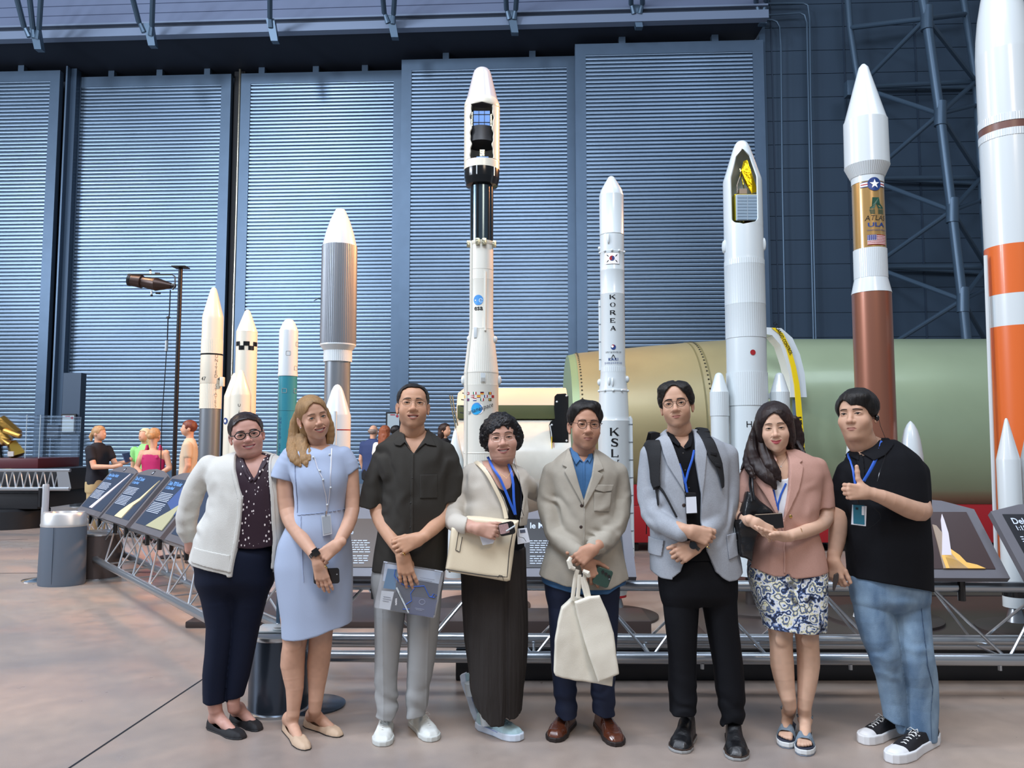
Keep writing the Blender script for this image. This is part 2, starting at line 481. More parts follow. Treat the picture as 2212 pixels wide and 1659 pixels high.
LV = [(1, -330, 131, 155, 26.25, [45]), (2, 157, 500, 166, 26.8, [240, 344, 447]), (3, 522, 872, 157, 26.8, [565, 682, 788]),
 (4, 868, 1246, 127, 26.05, [963, 1150]), (5, 1242, 1648, 92, 25.25, [1344, 1545])]
for n, a, b, t, Yc, br in LV:
 r, xa, xb = leaf(n, a, b, t, Yc)
 for px in br:
  x = Xat(px, t, Yc); w = .11
  q = MB(); q.box((x-w, 0, 15.0), (x+w, .2, 15.24)); q.V = [(v[0], Yc-TL*v[0]+v[1], v[2]) for v in q.V]
  rel(q.build('hanger_bracket', M_doorf, r, smooth=False))
x0, x1 = -24, Xat(1648, 92, 25.25)
m = MB().add([WP(x0, 0, 27.6), WP(x1, 0, 27.6), WP(x1, 15.3, 27.6), WP(x0, 15.3, 27.6)], [(0, 1, 2, 3)]); tag(m.build('wall_back', M_dark, smooth=False), kind='structure')
def xbox(name, pxa, pxb, py, Yc, z0, z1, m, th=.3, parent=None):
 xa, xb = Xat(pxa, py, Yc), Xat(pxb, py, Yc); q = MB(); q.box((xa, 0, z0), (xb, th, z1)); q.V = [(v[0], Yc-TL*v[0]+v[1], v[2]) for v in q.V]
 o = q.build(name, m, parent, smooth=False); return rel(o) if parent else o
c = tag(xbox('trim_4', 133, 155, 400, 26.5, 0, 15.2, mat('column_blue', '35475a', .45, .4)), kind='structure')
xbox('flange', 131.5, 135, 400, 26.3, 0, 15.2, M_doorf, .2, c)
xbox('flange', 103, 128, 880, 25.9, 1.6, 2.05, M_dark, .5, c)
c = tag(xbox('trim_5', 500, 523, 400, 27.0, 0, 15.2, mat('gap_black', '0c1016', .6), .2), kind='structure')
q = MB(); xx = Xat(512, 400, 26.85); q.tube([WP(xx, .0, 26.85), WP(xx, 15.2, 26.85)], .045, 12); rel(q.build('gap_pipe', mat('gap_pipe', 'c9c2ae', .2, .9), c))
YB = 24.35; TB = .052; xr = 8.35
m = MB().add([WP(-24, 15.25, YB, TB), WP(xr, 15.25, YB, TB), WP(xr, 15.25, 27.7), WP(-24, 15.25, 27.7)], [(3, 2, 1, 0)]); tag(m.build('ceiling', M_soff, smooth=False), kind='structure')
def slabB(name, z0, z1, o0, o1, m, t=TB):
 q = MB(); q.box((-24, o0, z0), (xr, o1, z1)); q.V = [(v[0], YB-t*v[0]+v[1], v[2]) for v in q.V]; return tag(q.build(name, m, smooth=False), kind='structure')
slabB('trim_6', 15.22, 15.5, -.05, .25, M_beam); slabB('trim_7', 15.5, 15.66, .1, .3, M_dark); slabB('trim_8', 15.66, 15.72, -.02, .3, M_beam)
m = MB(); z = 15.72; P = []
while z < 19: P += [(z, .04), (z+.30, .04), (z+.305, .07), (z+.335, .07)]; z += .34
for z, o in P:
 for x in (-24, xr): m.V.append((x, YB-TB*x+o, z))
m.F = [(2*i, 2*i+1, 2*i+3, 2*i+2) for i in range(len(P)-1)]
tag(m.build('wall_upper', M_clad, smooth=False), kind='structure')
def strut(px, legs, gus):
 t = thing('roof_strut', 'x', 'strut', at(px, 60, 24));
 for (xa, xb, yb) in legs:
  q = MB().tube([at(xb, yb, 24.0), at(xa, -60, 22.6)], .085, 10); rel(q.build('strut_pipe', M_pipe, t))
  q = MB().tube([at(xb, yb-3, 24.0), at((xb+px)/2+2, yb+22, 24.1)], [.06, .09], 8); rel(q.build('clevis', M_pipe, t))
 q = MB(); A = [at(px-9, gus-48, 24.05), at(px+9, gus-48, 24.05), at(px+17, gus, 24.15), at(px+2, gus, 24.15)]
 q.V = [tuple(a) for a in A]+[(a[0], a[1]+.22, a[2]) for a in A]; q.F = [(0, 1, 2, 3), (7, 6, 5, 4), (0, 4, 5, 1), (1, 5, 6, 2), (2, 6, 7, 3), (3, 7, 4, 0)]
 rel(q.build('gusset', M_pipe, t, smooth=False)); return t
SL = ['pair of grey roof strut pipes meeting the beam, first from the left', 'grey roof strut with splayed pipes above the poster-side door leaf, second from the left', 'single grey roof strut pipe on the beam, above the silver-ribbed rocket side', 'grey double roof strut on the beam above the tall rocket\'s left door leaf', 'grey double roof strut directly above the tallest middle rocket', 'grey double roof strut above the single-star-flag rocket door leaf', 'grey roof strut at the right end of the beam, by the panelled wall']
SL[5] = 'grey double roof strut on the beam, second from its right end'; SL[3] = 'grey double roof strut on the beam, fourth from the left'; SL[2] = 'single-pipe grey roof strut on the beam, third from the left'; SL[1] = 'splayed grey roof strut pipes on the beam, second from the left'; SL[4] = 'grey double roof strut on the beam, just right of the tallest middle rocket'
for i, (px, legs, g) in enumerate([(72, [(22, 52, 58), (58, 71, 60), (92, 84, 62)], 106), (318, [(272, 300, 48), (332, 328, 55)], 98), (583, [(583, 583, 38)], 88),
  (843, [(822, 830, 28), (856, 850, 30)], 80), (1103, [(1090, 1094, 20), (1120, 1114, 20)], 70), (1372, [(1362, 1363, 8), (1386, 1388, 8)], 58), (1640, [(1632, 1633, 6), (1655, 1655, 4)], 50)]):
 t = strut(px, legs, g); tag(t, SL[i], 'strut', 'roof struts on the beam')
x0 = Xat(1652, 92, 25.6)
m = MB(); z = 0; P = []
while z < 20: P += [(z, 0), (z+.80, 0), (z+.802, .03), (z+.82, .03)]; z += .822
for z, o in P:
 for x in (x0, 22): m.V.append(WP(x, z, 25.6+o))
m.F = [(2*i, 2*i+1, 2*i+3, 2*i+2) for i in range(len(P)-1)]
tag(m.build('wall_right', M_wall, smooth=False), kind='structure')
tag(xbox('trim_9', 1648, 1661, 400, 25.35, 0, 16, mat('column_blue2', '3f5468', .5, .3), .4), kind='structure')
for k, px in enumerate((1672, 1830, 1985)):
 q = MB(); x = Xat(px, 300, 25.57); q.box((x-.02, 0, 0), (x+.02, .03, 19)); q.V = [(v[0], 25.57-TL*v[0]+v[1], v[2]) for v in q.V]; tag(q.build('trim_%d' % (10+k), mat('seam_blue', '26374a', .6), smooth=False), kind='structure')
def conduit(pts, lab):
 q = MB().tube([at(x, y, 24.9-(x-1650)*.0007) for x, y in pts], .035, 8); return tag(q.build('conduit', M_pipe), lab, 'conduit', 'conduits on the right wall')
conduit([(1652, 42), (1668, 43), (1678, 47), (1684, 58), (1687, 100), (1690, 400), (1697, 760)], 'thin grey conduit on the panelled wall, nearest the door column')
conduit([(1655, 33), (1700, 30), (1728, 28), (1738, 33), (1743, 50), (1746, 200), (1752, 500), (1758, 760)], 'middle of the three thin grey conduits on the panelled wall')
conduit([(1655, 8), (1700, 7), (1735, 7), (1745, 12), (1749, 40), (1751, 200), (1757, 500), (1763, 760)], 'outermost thin grey conduit on the panelled wall, turning down from the top')
T = thing('truss_column', 'dark steel lattice column of leaning pipes in front of the panelled wall', 'truss', (12.5, 23, 0))
def pl(P, Y): return at(P[0], P[1], Y)
Mn = [(1990, -20), (2001, 40), (2030, 246), (2056, 455), (2079, 648), (2100, 850)]
Ln = [(1830, -20), (1836, 60), (1855, 188), (1870, 385), (1885, 576), (1900, 760)]
Rn = [(2078, -20), (2086, 30), (2108, 176), (2119, 384), (2131, 577), (2142, 760)]
ym, yl = 21.5, 24.2
def chord(nodes, Y, r, nm='chord'):
 q = MB().tube([pl(p, Y) for p in nodes]+[np.array([pl(nodes[-1], Y)[0]+.15, Y, 0.0])], r, 16); rel(q.build(nm, M_pipe, T))
chord(Mn, ym, .135); chord(Ln, yl, .1); chord(Rn, yl, .11)
for p in Mn[1:5]:
 c = pl(p, ym); q = MB().tube([c+np.array([0, 0, -.35]), c+np.array([.03, 0, .35])], .165, 16); rel(q.build('node_sleeve', M_pipe, T))
def brace(p, ya, q_, yb, r=.07):
 q = MB().tube([pl(p, ya), pl(q_, yb)], r, 10); rel(q.build('brace', M_pipe, T))
for i in range(1, 5):
 brace(Mn[i], ym, (Ln[i][0], Ln[i][1]-(0 if i > 1 else 0)), yl)
 if i < 5: brace(Mn[i], ym, Ln[i+1], yl); brace((Mn[i][0], Mn[i][1]), ym, (Rn[i][0], Rn[i][1]), yl); brace(Mn[i], ym, Rn[i+1], yl)
 if i > 1: brace(Mn[i], ym, (Rn[i][0], Rn[i][1]+55-2*i), yl, .06)
 brace(Ln[i], yl, Rn[i], yl, .085)
 if i > 1: brace(Ln[i], yl+.6, (Rn[i][0], Rn[i][1]+14), yl+.6, .06)
q = MB().bbox((0, 0, 0), (.34, .3, .5), .02); o = at(1831, 205, 23.9); q.V = [(v[0]+o[0], v[1]+o[1], v[2]+o[2]) for v in q.V]; rel(q.build('bracket', M_pipe, T))
def poster(px0, px1, py0, py1, Y, lab, lett):
 a, b = at(px0, py1, Y), at(px1, py0, Y)
 t = thing('framed_notice', lab, 'notice', (a[0], Y, a[2]))
 rel(MB().box((a[0], Y, a[2]), (b[0], Y+.06, b[2])).build('frame', M_black, t, smooth=False)); e = .05
 rel(MB().box((a[0]+e, Y-.005, a[2]+e), (b[0]-e, Y, b[2]-e)).build('sheet', mat('poster_paper', 'a9b6ba', .5), t, smooth=False))
 w = b[0]-a[0]; h = b[2]-a[2]
 rel(MB().box((a[0]+w*.3, Y-.012, b[2]-h*.16), (a[0]+w*.62, Y-.005, b[2]-h*.11)).build('red_heading', mat('red_print', 'a02838', .5), t, smooth=False))
 V, F = disc(a[0]+w*.76, 0, w*.09, 14); rel(MB().add([(v[0], Y-.012, b[2]-h*.2+v[1]) for v in V], F).build('red_symbol', MATS['red_print'], t, smooth=False)); return t
poster(130, 164, 894, 936, 23.5, 'white notice in a black frame beside the left door column', 1)
poster(833, 866, 890, 935, 23.5, 'white notice in a black frame behind the man in the dark shirt', 1)
q = MB(); a, b = at(127, 1043, 23.6), at(170, 936, 23.6); q.box((a[0], 23.6, 0), (b[0], 23.9, 3.6)); tag(q.build('door_6', mat('service_door', '3c4a5a', .5, .3), smooth=False), kind='structure')
# ================================================================ rocket models
M_rw = mat('rocket_white', 'c6cfd2', .3, coat=.4)
M_cream = mat('rocket_cream', 'd6d2c2', .32, coat=.4)
M_grey = mat('rocket_silver', '9aa0a6', .34, .85)
M_ribgrey = mat('ribbed_silver', '7f858c', .36, .6)
M_blk = mat('gloss_black', '101214', .18, coat=.3)
M_teal = mat('teal_paint', '2c7c8c', .35, coat=.3)
M_copper = mat('copper_paint', '8f5f4c', .36, .55, coat=.3)
M_tan = mat('gold_paint', 'a4834e', .25, .3, coat=.6)
M_orange = mat('orange_paint', 'd0652c', .32, coat=.3)
M_brown = mat('brown_paint', '6a4a42', .35)
M_red = mat('red_paint', '9a1c24', .45)
M_navyp = mat('navy_print', '1b3a78', .4); M_bluep = mat('blue_print', '4a8fd0', .35); M_prtw = mat('white_print', 'f0f0f0', .4)
M_yel = mat('yellow_paint', 'e0c414', .4); M_gold = mat('gold_foil', 'b8904a', .22, .95, bump=1.0, bscale=40)
M_solar = mat('solar_cell', '5b7fb4', .25, .3); M_grn = mat('green_print', '2a6e4c', .4)
M_int = mat('dark_interior', '0b0c0f', .8)
GP = 'scale model rockets behind the rail'
V0 = [0.0]
def sv(a): return math.sin(a+V0[0])
def cv(a): return math.cos(a+V0[0])
class Rk:
 def __init__(s, label, Y, px, py, name='model_rocket', grp=GP, z0=0.0):
  s.Y = Y; s.z0 = z0; s.zm = 9; p = at(px, py, Y); s.X = p[0]; s.c = (p[0], Y); V0[0] = -math.atan2(p[0], Y)
  s.root = thing(name, label, 'rocket', (p[0], Y, 0), 0, grp)
 def z(s, py):
  return at(1106, py, s.Y)[2]
 def r(s, py, hw): return hw*pxm(py, s.Y)*(1/math.sqrt(1+((s.X)/s.Y)**2))**.5
 def part(s, name, m, rows, ribs=0, dx=0, dy=0, ramp=.02, parent=None, n=56, cap=True):
  pr = [(max(s.z(py), s.z0+.035), s.r(min(py, 1400), hw)) for py, hw in rows]; s.zm = min(s.zm, pr[-1][0]) if abs(dx)+abs(dy) < .01 else s.zm
  o = MB().lathe(pr, (s.X+dx, s.Y+dy), n, ribs, ramp, cap=cap).build(name, m, parent or s.root); return rel(o)
 def wraptext(s, txt, py, size_px, hw, m, phi=0, name='lettering', e=.0025, sx=1, sy=1, spacing=1, offset=0, vertical=False, step=None, tilt=0, shear=0, dx=0, dy=0):
  k = pxm(py, s.Y); R = s.r(py, hw); q = MB()
  chars = list(txt) if vertical else [txt]
  for i, ch in enumerate(chars):
   V, F = text_geo(ch, size_px*k*1.38, 0, spacing=spacing, offset=offset*k, shear=shear)
   if tilt:
    ca, sa = math.cos(tilt), math.sin(tilt); V = [Vector((v[0]*ca-v[1]*sa, v[0]*sa+v[1]*ca, 0)) for v in V]
   q.add(wrap(V, (s.X+dx, s.Y+dy), R, s.z(py+(step or size_px)*i), phi, e, sx, sy), F)
  return rel(q.build(name, m, s.root, smooth=False))
 def shape(s, VF, py, hw, m, phi=0, name='marking', e=.0025, unit=1.0, dx=0, dy=0, parent=None):
  k = pxm(py, s.Y)*unit; V, F = VF
  return rel(MB().add(wrap([(v[0]*k, v[1]*k, 0) for v in V], (s.X+dx, s.Y+dy), s.r(py, hw), s.z(py), phi, e), F).build(name, m, parent or s.root, smooth=False))
 def stand(s, rad=.5, h=.02):
  z = s.z0; o = MB().lathe([(z, rad), (z+h, rad), (z+h+.01, rad-.03), (z+h+.01, 0)], s.c, 40).build('display_base', M_base, s.root); rel(o)
  if s.zm > z+.05: rel(MB().lathe([(z+h, .05), (s.zm+.02, .05)], s.c, 20).build('support_post', M_base, s.root))
M_base = mat('display_base', '3a3432', .5)
def ogive(y0, y1, hw0, hw1, p=.6, n=9):
 return [(y0+(y1-y0)*i/n, hw0+(hw1-hw0)*(i/n)**p) for i in range(n+1)]
R = Rk('slim cream white rocket numbered 47 with UNITED STATES down its side', 9.6, 455.5, 840)
R.part('nose_cone', M_cream, [(620, .3), (622, 4), (626, 6.5), (634, 9), (684, 22.3), (690, 22.6), (734, 22.7)])
R.part('ribbed_band', M_cream, [(734, 22.7), (763, 22.9)], ribs=44)
R.part('upper_stage', M_cream, [(763, 23.4), (766, 23.4), (828, 24), (830, 23)])
R.part('black_ring', M_blk, [(765, 23.9), (768, 23.9)])
R.part('ribbed_band', M_cream, [(830, 22.9), (883, 22.9)], ribs=44)
R.part('lower_stage', M_grey, [(883, 22.2), (1100, 23), (1120, 23)])
R.part('engine_section', M_cream, [(1120, 24), (1150, 26)]); R.stand(.24)
R.wraptext('UNITED', 772, 7.2, 24, M_blk, phi=.42, vertical=True, step=8.4, offset=-.15); R.wraptext('STATES', 835, 7.2, 23.4, M_blk, phi=.42, vertical=True, step=8.6, e=.012, offset=-.15)
R.wraptext('47', 820, 8.5, 24, M_blk, phi=-.72, name='number'); R.wraptext('47', 820, 8.5, 24, M_blk, phi=.86, name='number')
q = MB().bbox((-.02, -.03, 0), (.03, .03, .12), .01); a = at(479, 835, 9.55); q.V = [(v[0]+a[0], v[1]+a[1], v[2]+a[2]) for v in q.V]; rel(q.build('side_fairing', M_cream, R.root))
R = Rk('cream white rocket with black checker squares and strap-on boosters', 9.0, 533, 740)
R.part('nose_cone', M_cream, [(669, .3), (670, 3.5), (673, 6), (717, 22.6), (718, 22.8)]); R.part('core_stage', M_cream, [(718, 22.6), (1160, 23.5)])
for k, (py, phi) in enumerate([(745, -.95), (745, -.02), (745, .92), (754, -.5), (754, .44)]): R.shape(grid_quad(-6.5, -4.6, 6.5, 4.6), py-.5, 22.8, M_blk, phi, 'checker_square', .003)
for k, (sx, sy) in enumerate(((16, -.35), (-22, .02))):
 d = sx*pxm(900, 9); o = R.part('booster', M_cream, [(806, .3), (807, 3), (810, 5), (856, 21), (860, 21.2), (1170, 21.2)], dx=d, dy=sy-.05)
R.part('nozzle', M_grey, [(1150, 9), (1180, 14)], dx=d)
R.wraptext('U.S.AIR FORCE', 880, 6, 21.2, M_blk, phi=-.1, vertical=True, step=8, dx=16*pxm(900, 9), dy=-.4)
R.shape(disc(0, 0, 7), 910, 21.4, M_navyp, -.9, 'roundel', dx=-22*pxm(900, 9), dy=-.03); R.shape(disc(0, 0, 3.4), 910, 21.4, M_prtw, -.9, 'roundel_centre', e=.005, dx=-22*pxm(900, 9), dy=-.03)
R.stand(.24)
R = Rk('white and teal rocket with a rounded white nose', 8.8, 622, 800)
R.part('nose_cone', M_rw, [(688.5, .3), (689, 3), (691, 8), (697, 13), (714, 20), (716, 20.3), (808, 20.6), (812, 20.6)]); R.part('white_ring', M_rw, [(807, 21.3), (813, 21.3)])
R.part('lower_stage', M_teal, [(813, 20.2), (1120, 20.6)]); R.part('skirt', M_rw, [(1120, 20.8), (1160, 21)]); R.stand(.2)
R.wraptext('UNITED STATES', 905, 6, 20.4, M_navyp, phi=-.75, vertical=True, step=8)
for py, phi in ((765, 0), (744, 1.1), (796, .95), (845, -.35), (845, .95)):
 q = MB(); k = pxm(py, R.Y); P = [(-4, -4.5), (4, -4.5), (5, -3.5), (5, 3.5), (4, 4.5), (-4, 4.5), (-5, 3.5), (-5, -3.5), (-4, -4.5)]
 q.tube(wrap([(x*k, y*k, 0) for x, y in P], R.c, R.r(py, 20.6), R.z(py), phi, .001), .0025, 5); rel(q.build('hatch_outline', mat('line_grey', '8c9498', .5), R.root))
V = [(x, y, 0) for x, y in ((-16, 0), (16, 0))]
R.part('panel_line', mat('line_teal', '1e5e6c', .5), [(887, 20.5), (888, 20.5)])
R = Rk('rocket with white nose cone over a ribbed silver payload section', 8.2, 732, 640)
R.part('nose_cone', M_rw, [(452, 7), (453, 9.6), (458, 12.5), (478, 21.5), (505, 30.5), (533, 37), (534, 37.2)]); R.part('nose_tip', mat('tip_brown', '6a5d58', .5), [(451, .2), (451.5, 6.5), (453.2, 8.6)])
R.part('payload_section', M_ribgrey, [(533, 37.4), (744, 38.4)], ribs=58, ramp=.018)
R.part('white_ring', M_rw, [(744, 38.6), (747, 38.8), (758, 30.5)]); R.part('ribbed_band', M_rw, [(758, 30), (782, 30)], ribs=46)
R.part('core_stage', M_grey, [(782, 27.5), (1130, 28.5)])
q = MB().tube([at(694, 645, 8.15), at(686, 645, 8.1), at(678, 650, 8.1)], [.012, .008, .004], 8); rel(q.build('side_vent', M_pipe, R.root))
for sx, sy in ((21, -.45), (-24, .35)):
 d = sx*pxm(900, 8.2)
 o = R.part('booster', M_rw, [(837, .3), (838, 4), (842, 8), (850, 12), (898, 27.5), (901, 28.5), (1290, 28.5)], dx=d, dy=sy)
 R.part('booster_nozzle', mat('nozzle_peach', 'd8b08c', .45), [(1240, 14), (1262, 14), (1263, 12), (1285, 17), (1300, 17)], dx=d, dy=sy)
 for py in (929, 988, 1034): R.part('red_ring', M_red, [(py, 28.8), (py+2, 28.8)], dx=d, dy=sy)
 for ph in (-.75, -.12):
  q = MB(); RR = R.r(900, 28.6); a = ph; x = R.X+d+RR*sv(a); y = R.Y+sy-RR*cv(a); q.tube([(x, y, R.z(893)), (x, y, R.z(1035))], .018, 8); rel(q.build('side_rail', M_rw, R.root))
 R.part('base_collar', mat('glitter_gold', '9b7f55', .6, .3, var=.5, vscale=120), [(1038, 30), (1066, 30)], dx=d, dy=sy)
R.stand(.5)
A = Rk('tall rocket with cutaway fairing, esa logo, flags and arianespace lettering', 7.0, 1040, 640); YA = A.Y
A.part('fairing_nose', mat('pearl_white', 'cdc9cc', .25, .1, coat=.8), [(147.6, .3), (148.5, 10), (151, 14), (156, 18), (164, 20.5), (216, 33.5), (219, 34.6)])
def cut_shell(R, name, m, rows, open_fn, ncol=96, dphi=1.1, thick=.012):
 """shell with an opening facing the viewer; open_fn(z)->half angle range (a,b) or None"""
 q = MB(); cols = ncol; V = []; nr = len(rows)
 for (z, r) in rows:
  o = open_fn(z)
  for rr in (r, r-thick):
   for j in range(cols+1):
    a0, a1 = (o if o else (0.0, 0.0))
    ph = a1+(2*PI-(a1-a0))*j/cols
    V.append((R.X+rr*sv(ph), R.Y-rr*cv(ph), z))
 w = cols+1; F = []
 for i in range(nr-1):
  for s_ in (0, 1):
   for j in range(cols):
    a = (2*i+s_)*w+j; b = (2*(i+1)+s_)*w+j; F.append((a, a+1, b+1, b) if s_ else (a, b, b+1, a+1))
  for j in (0, cols):
   a = 2*i*w+j; b = 2*(i+1)*w+j; F.append((a, a+w, b+w, b))
 q.V = V; q.F = F; return rel(q.build(name, m, R.root, angle=40))
zt, zb = A.z(238), A.z(352)
def op(z):
 if z > zt or z < zb: return None
 t = (z-zb)/(zt-zb); w = .70+.05*math.sin(t*19)+.03*math.sin(t*43)
 return (-w, w*.98)
rows = [(A.z(219), A.r(219, 34.6)), (A.z(226), A.r(226, 37.6))]
ys = list(np.linspace(232, 358, 64)); rows += [(A.z(y), A.r(y, 38.4)) for y in ys]+[(A.z(370), A.r(370, 38.6))]
rows = sorted(rows); cut_shell(A, 'fairing', M_cream, rows, op)
A.part('inner_lining', M_int, [(222, 24), (236, 35), (300, 36), (364, 35)], n=40)
A.root.children[-1].name = 'dark_lining'
bpy.data.objects.remove(A.root.children[-1]) if False else None
def half_lining(R, rows, name='lining'):
 q = MB(); pr = [(R.z(y), R.r(y, hw)) for y, hw in rows]; q.lathe(pr, R.c, 40, a0=.02+V0[0], a1=PI-.02+V0[0], cap=False); return rel(q.build(name, M_int, R.root))
for ch in list(A.root.children):
 if ch.name.startswith('dark_lining'): bpy.data.objects.remove(ch)
half_lining(A, [(226, 34), (300, 36), (362, 36)])
def pbox(R, name, x0, x1, y0, y1, dy0, dy1, m, parent=None, bev=.004):
 a = at(x0, y1, R.Y+dy0); b = at(x1, y0, R.Y+dy0); q = MB().bbox((a[0], R.Y+dy0, a[2]), (b[0], R.Y+dy1, b[2]), bev); return rel(q.build(name, m, parent or R.root, smooth=False))
s1 = pbox(A, 'satellite', 1022.5, 1059, 239, 281, -.1, .12, M_solar)
for i in range(4): pbox(A, 'grid_bar', 1022+i*12.2-.6, 1022+i*12.2+.6, 239, 281, -.104, -.1, M_blk, s1, .0005)
for y in (247, 264): pbox(A, 'grid_bar', 1022, 1059, y-.6, y+.6, -.104, -.1, M_blk, s1, .0005)
M_foil = mat('silver_foil', 'c8c4a8', .25, .9, bump=1, bscale=60)
pbox(A, 'foil_edge', 1017, 1021.5, 242, 280, -.09, 0, M_foil, s1); pbox(A, 'foil_edge', 1057.5, 1063, 246, 280, -.08, .02, M_foil, s1)
q = MB().lathe([(A.z(282), A.r(282, 31)), (A.z(300), A.r(300, 31)), (A.z(314), A.r(314, 33)), (A.z(315), .01)], A.c, 32); rel(q.build('payload_adapter', mat('adapter_black', '17181b', .5), A.root))
s2 = pbox(A, 'lower_satellite', 1029, 1055.5, 338, 356, -.12, .1, M_solar); pbox(A, 'foil_block', 1036, 1047, 323, 338, -.1, 0, M_foil, s2); pbox(A, 'antenna_rod', 1026, 1028, 343, 356, -.12, -.1, M_rw, s2, .001); pbox(A, 'antenna_rod', 1056.5, 1058.5, 343, 356, -.12, -.1, M_rw, s2, .001)
A.part('black_collar', M_blk, [(370, 38.2), (388, 37.8), (390, 37.3), (403, 34), (406, 25)])
for ph in (-.28, .75):
 q = MB(); P = wrap([(0, 0, 0), (0, A.z(370)-A.z(389), 0)], A.c, A.r(380, 38), A.z(389), ph, .002); q.tube(P, .005, 6); rel(q.build('white_stripe', M_rw, A.root))
A.part('upper_stage', mat('polished_dark', '5a6a74', .16, .9), [(390, 25.2), (524, 25.2)])
for ph in (-.95, -.35, .62, .95):
 q = MB(); zz0, zz1 = A.z(524), A.z(400); RR = A.r(450, 25.3); q.tube([(A.X+RR*sv(ph), A.Y-RR*cv(ph), zz0), (A.X+RR*sv(ph), A.Y-RR*cv(ph), zz1)], .009, 6); rel(q.build('stage_rib', M_blk, A.root))
A.part('joint_ring', M_cream, [(524, 27), (529, 27), (532, 25.5)])
for ph in (-1.35, -.3, .2, 1.3):
 a = A.r(527, 28); q = MB().bbox((-.02, -.02, -.03), (.02, .02, .03), .006); q.V = [(v[0]+A.X+a*sv(ph), v[1]+A.Y-a*cv(ph), v[2]+A.z(529)) for v in q.V]; rel(q.build('clamp', M_foil, A.root))
M_bei = mat('rocket_beige', 'd2d2c8', .36, coat=.3)
A.part('second_stage', M_bei, [(532, 25.3), (584, 25.6), (584.5, 26), (585.5, 25.6)]); A.part('ribbed_band', M_bei, [(585, 25.3), (606, 25.3)], ribs=50, ramp=.012); A.part('mid_stage', M_bei, [(606, 26), (608, 25.6), (710, 25.6), (712, 26.2)])
A.part('flare', M_bei, [(712, 25.6), (716, 26), (741, 29.5), (804, 36.8)], ribs=54, ramp=.012); A.part('band_ring', M_bei, [(804, 37.6), (807, 37.6)]); A.part('ribbed_band', M_bei, [(807, 36.8), (833, 37)], ribs=60, ramp=.012)
A.part('lower_stage', M_bei, [(833, 37.8), (836, 37.3), (977, 37.3), (978, 38), (980, 37.3)]); A.part('ribbed_band', M_bei, [(980, 37), (1016, 37)], ribs=60, ramp=.012); A.part('tail_section', M_bei, [(1016, 38), (1230, 39)])
for hw, y0, y1, ph in ((26.5, 726, 740, -1.25), (29, 726, 742, 1.35), (37.6, 811, 832, -1.5), (37.6, 811, 832, 1.5)):
 a = A.r(y0, hw+1); q = MB().sphere((A.X+a*sv(ph), A.Y-a*cv(ph), (A.z(y0)+A.z(y1))/2), (.022, .022, (A.z(y0)-A.z(y1))/2), 12, 8); rel(q.build('side_pod', M_rw, A.root))
for ph, y0, y1, hw in ((.30, 592, 718, 26), (-.95, 525, 1010, 0)):
 P = []
 for y in np.linspace(y0, y1, 30):
  h2 = np.interp(y, [525, 710, 741, 804, 1016], [25.8, 26, 30, 37.5, 37.8]); a = A.r(y, h2)+.004; P.append((A.X+a*sv(ph), A.Y-a*cv(ph), A.z(y)))
 rel(MB().tube(P, .01, 6).build('cable_duct', M_bei, A.root))
A.shape(grid_quad(-5, -9, 5, 9), 818, 37.6, M_rw, .1, 'access_box', .012); A.shape(grid_quad(-4.5, -4, 4.5, 4), 823, 37.6, mat('box_grey', 'a6a8a4', .5), .1, 'access_box_face', .014)
a = A.r(720, 26.5); q = MB().bbox((-.015, -.02, -.05), (.015, .02, .05), .006); q.V = [(v[0]+A.X+a*math.sin(-.45), v[1]+A.Y-a*math.cos(-.45), v[2]+A.z(722)) for v in q.V]; rel(q.build('bracket', M_rw, A.root))
A.shape(disc(0, 0, 11), 652.5, 25.6, M_bluep, -.27, 'emblem'); A.shape(disc(0, 0, 1.4), 653, 25.6, M_prtw, -.50, 'emblem_dot', .004)
A.wraptext('e', 652, 15, 25.6, mat('pale_blue_print', 'a9cbe6', .4), phi=-.07, name='emblem_letter', e=.004); A.wraptext('esa', 669.5, 11.2, 25.6, M_blk, phi=-.26, offset=.25)
FL = [(-.83, 851.5, 'w+r'), (-.5, 858, 'dk'), (-.37, 851.5, 'iv'), (-.14, 858, 'es'), (.05, 851.5, 'de'), (.27, 858, 'fr'), (.52, 851.5, 'be'), (-.83, 865, 'uk'), (-.37, 865, 'nl'), (.05, 865, 'it'), (.52, 865, 'se'), (.72, 858, 'dr'), (-1.15, 858, 'yl')]
fc = {'r': M_red, 'w': M_prtw, 'g': M_grn, 'k': M_blk, 'y': mat('flag_yellow', 'e2b93a', .4), 'b': M_navyp}
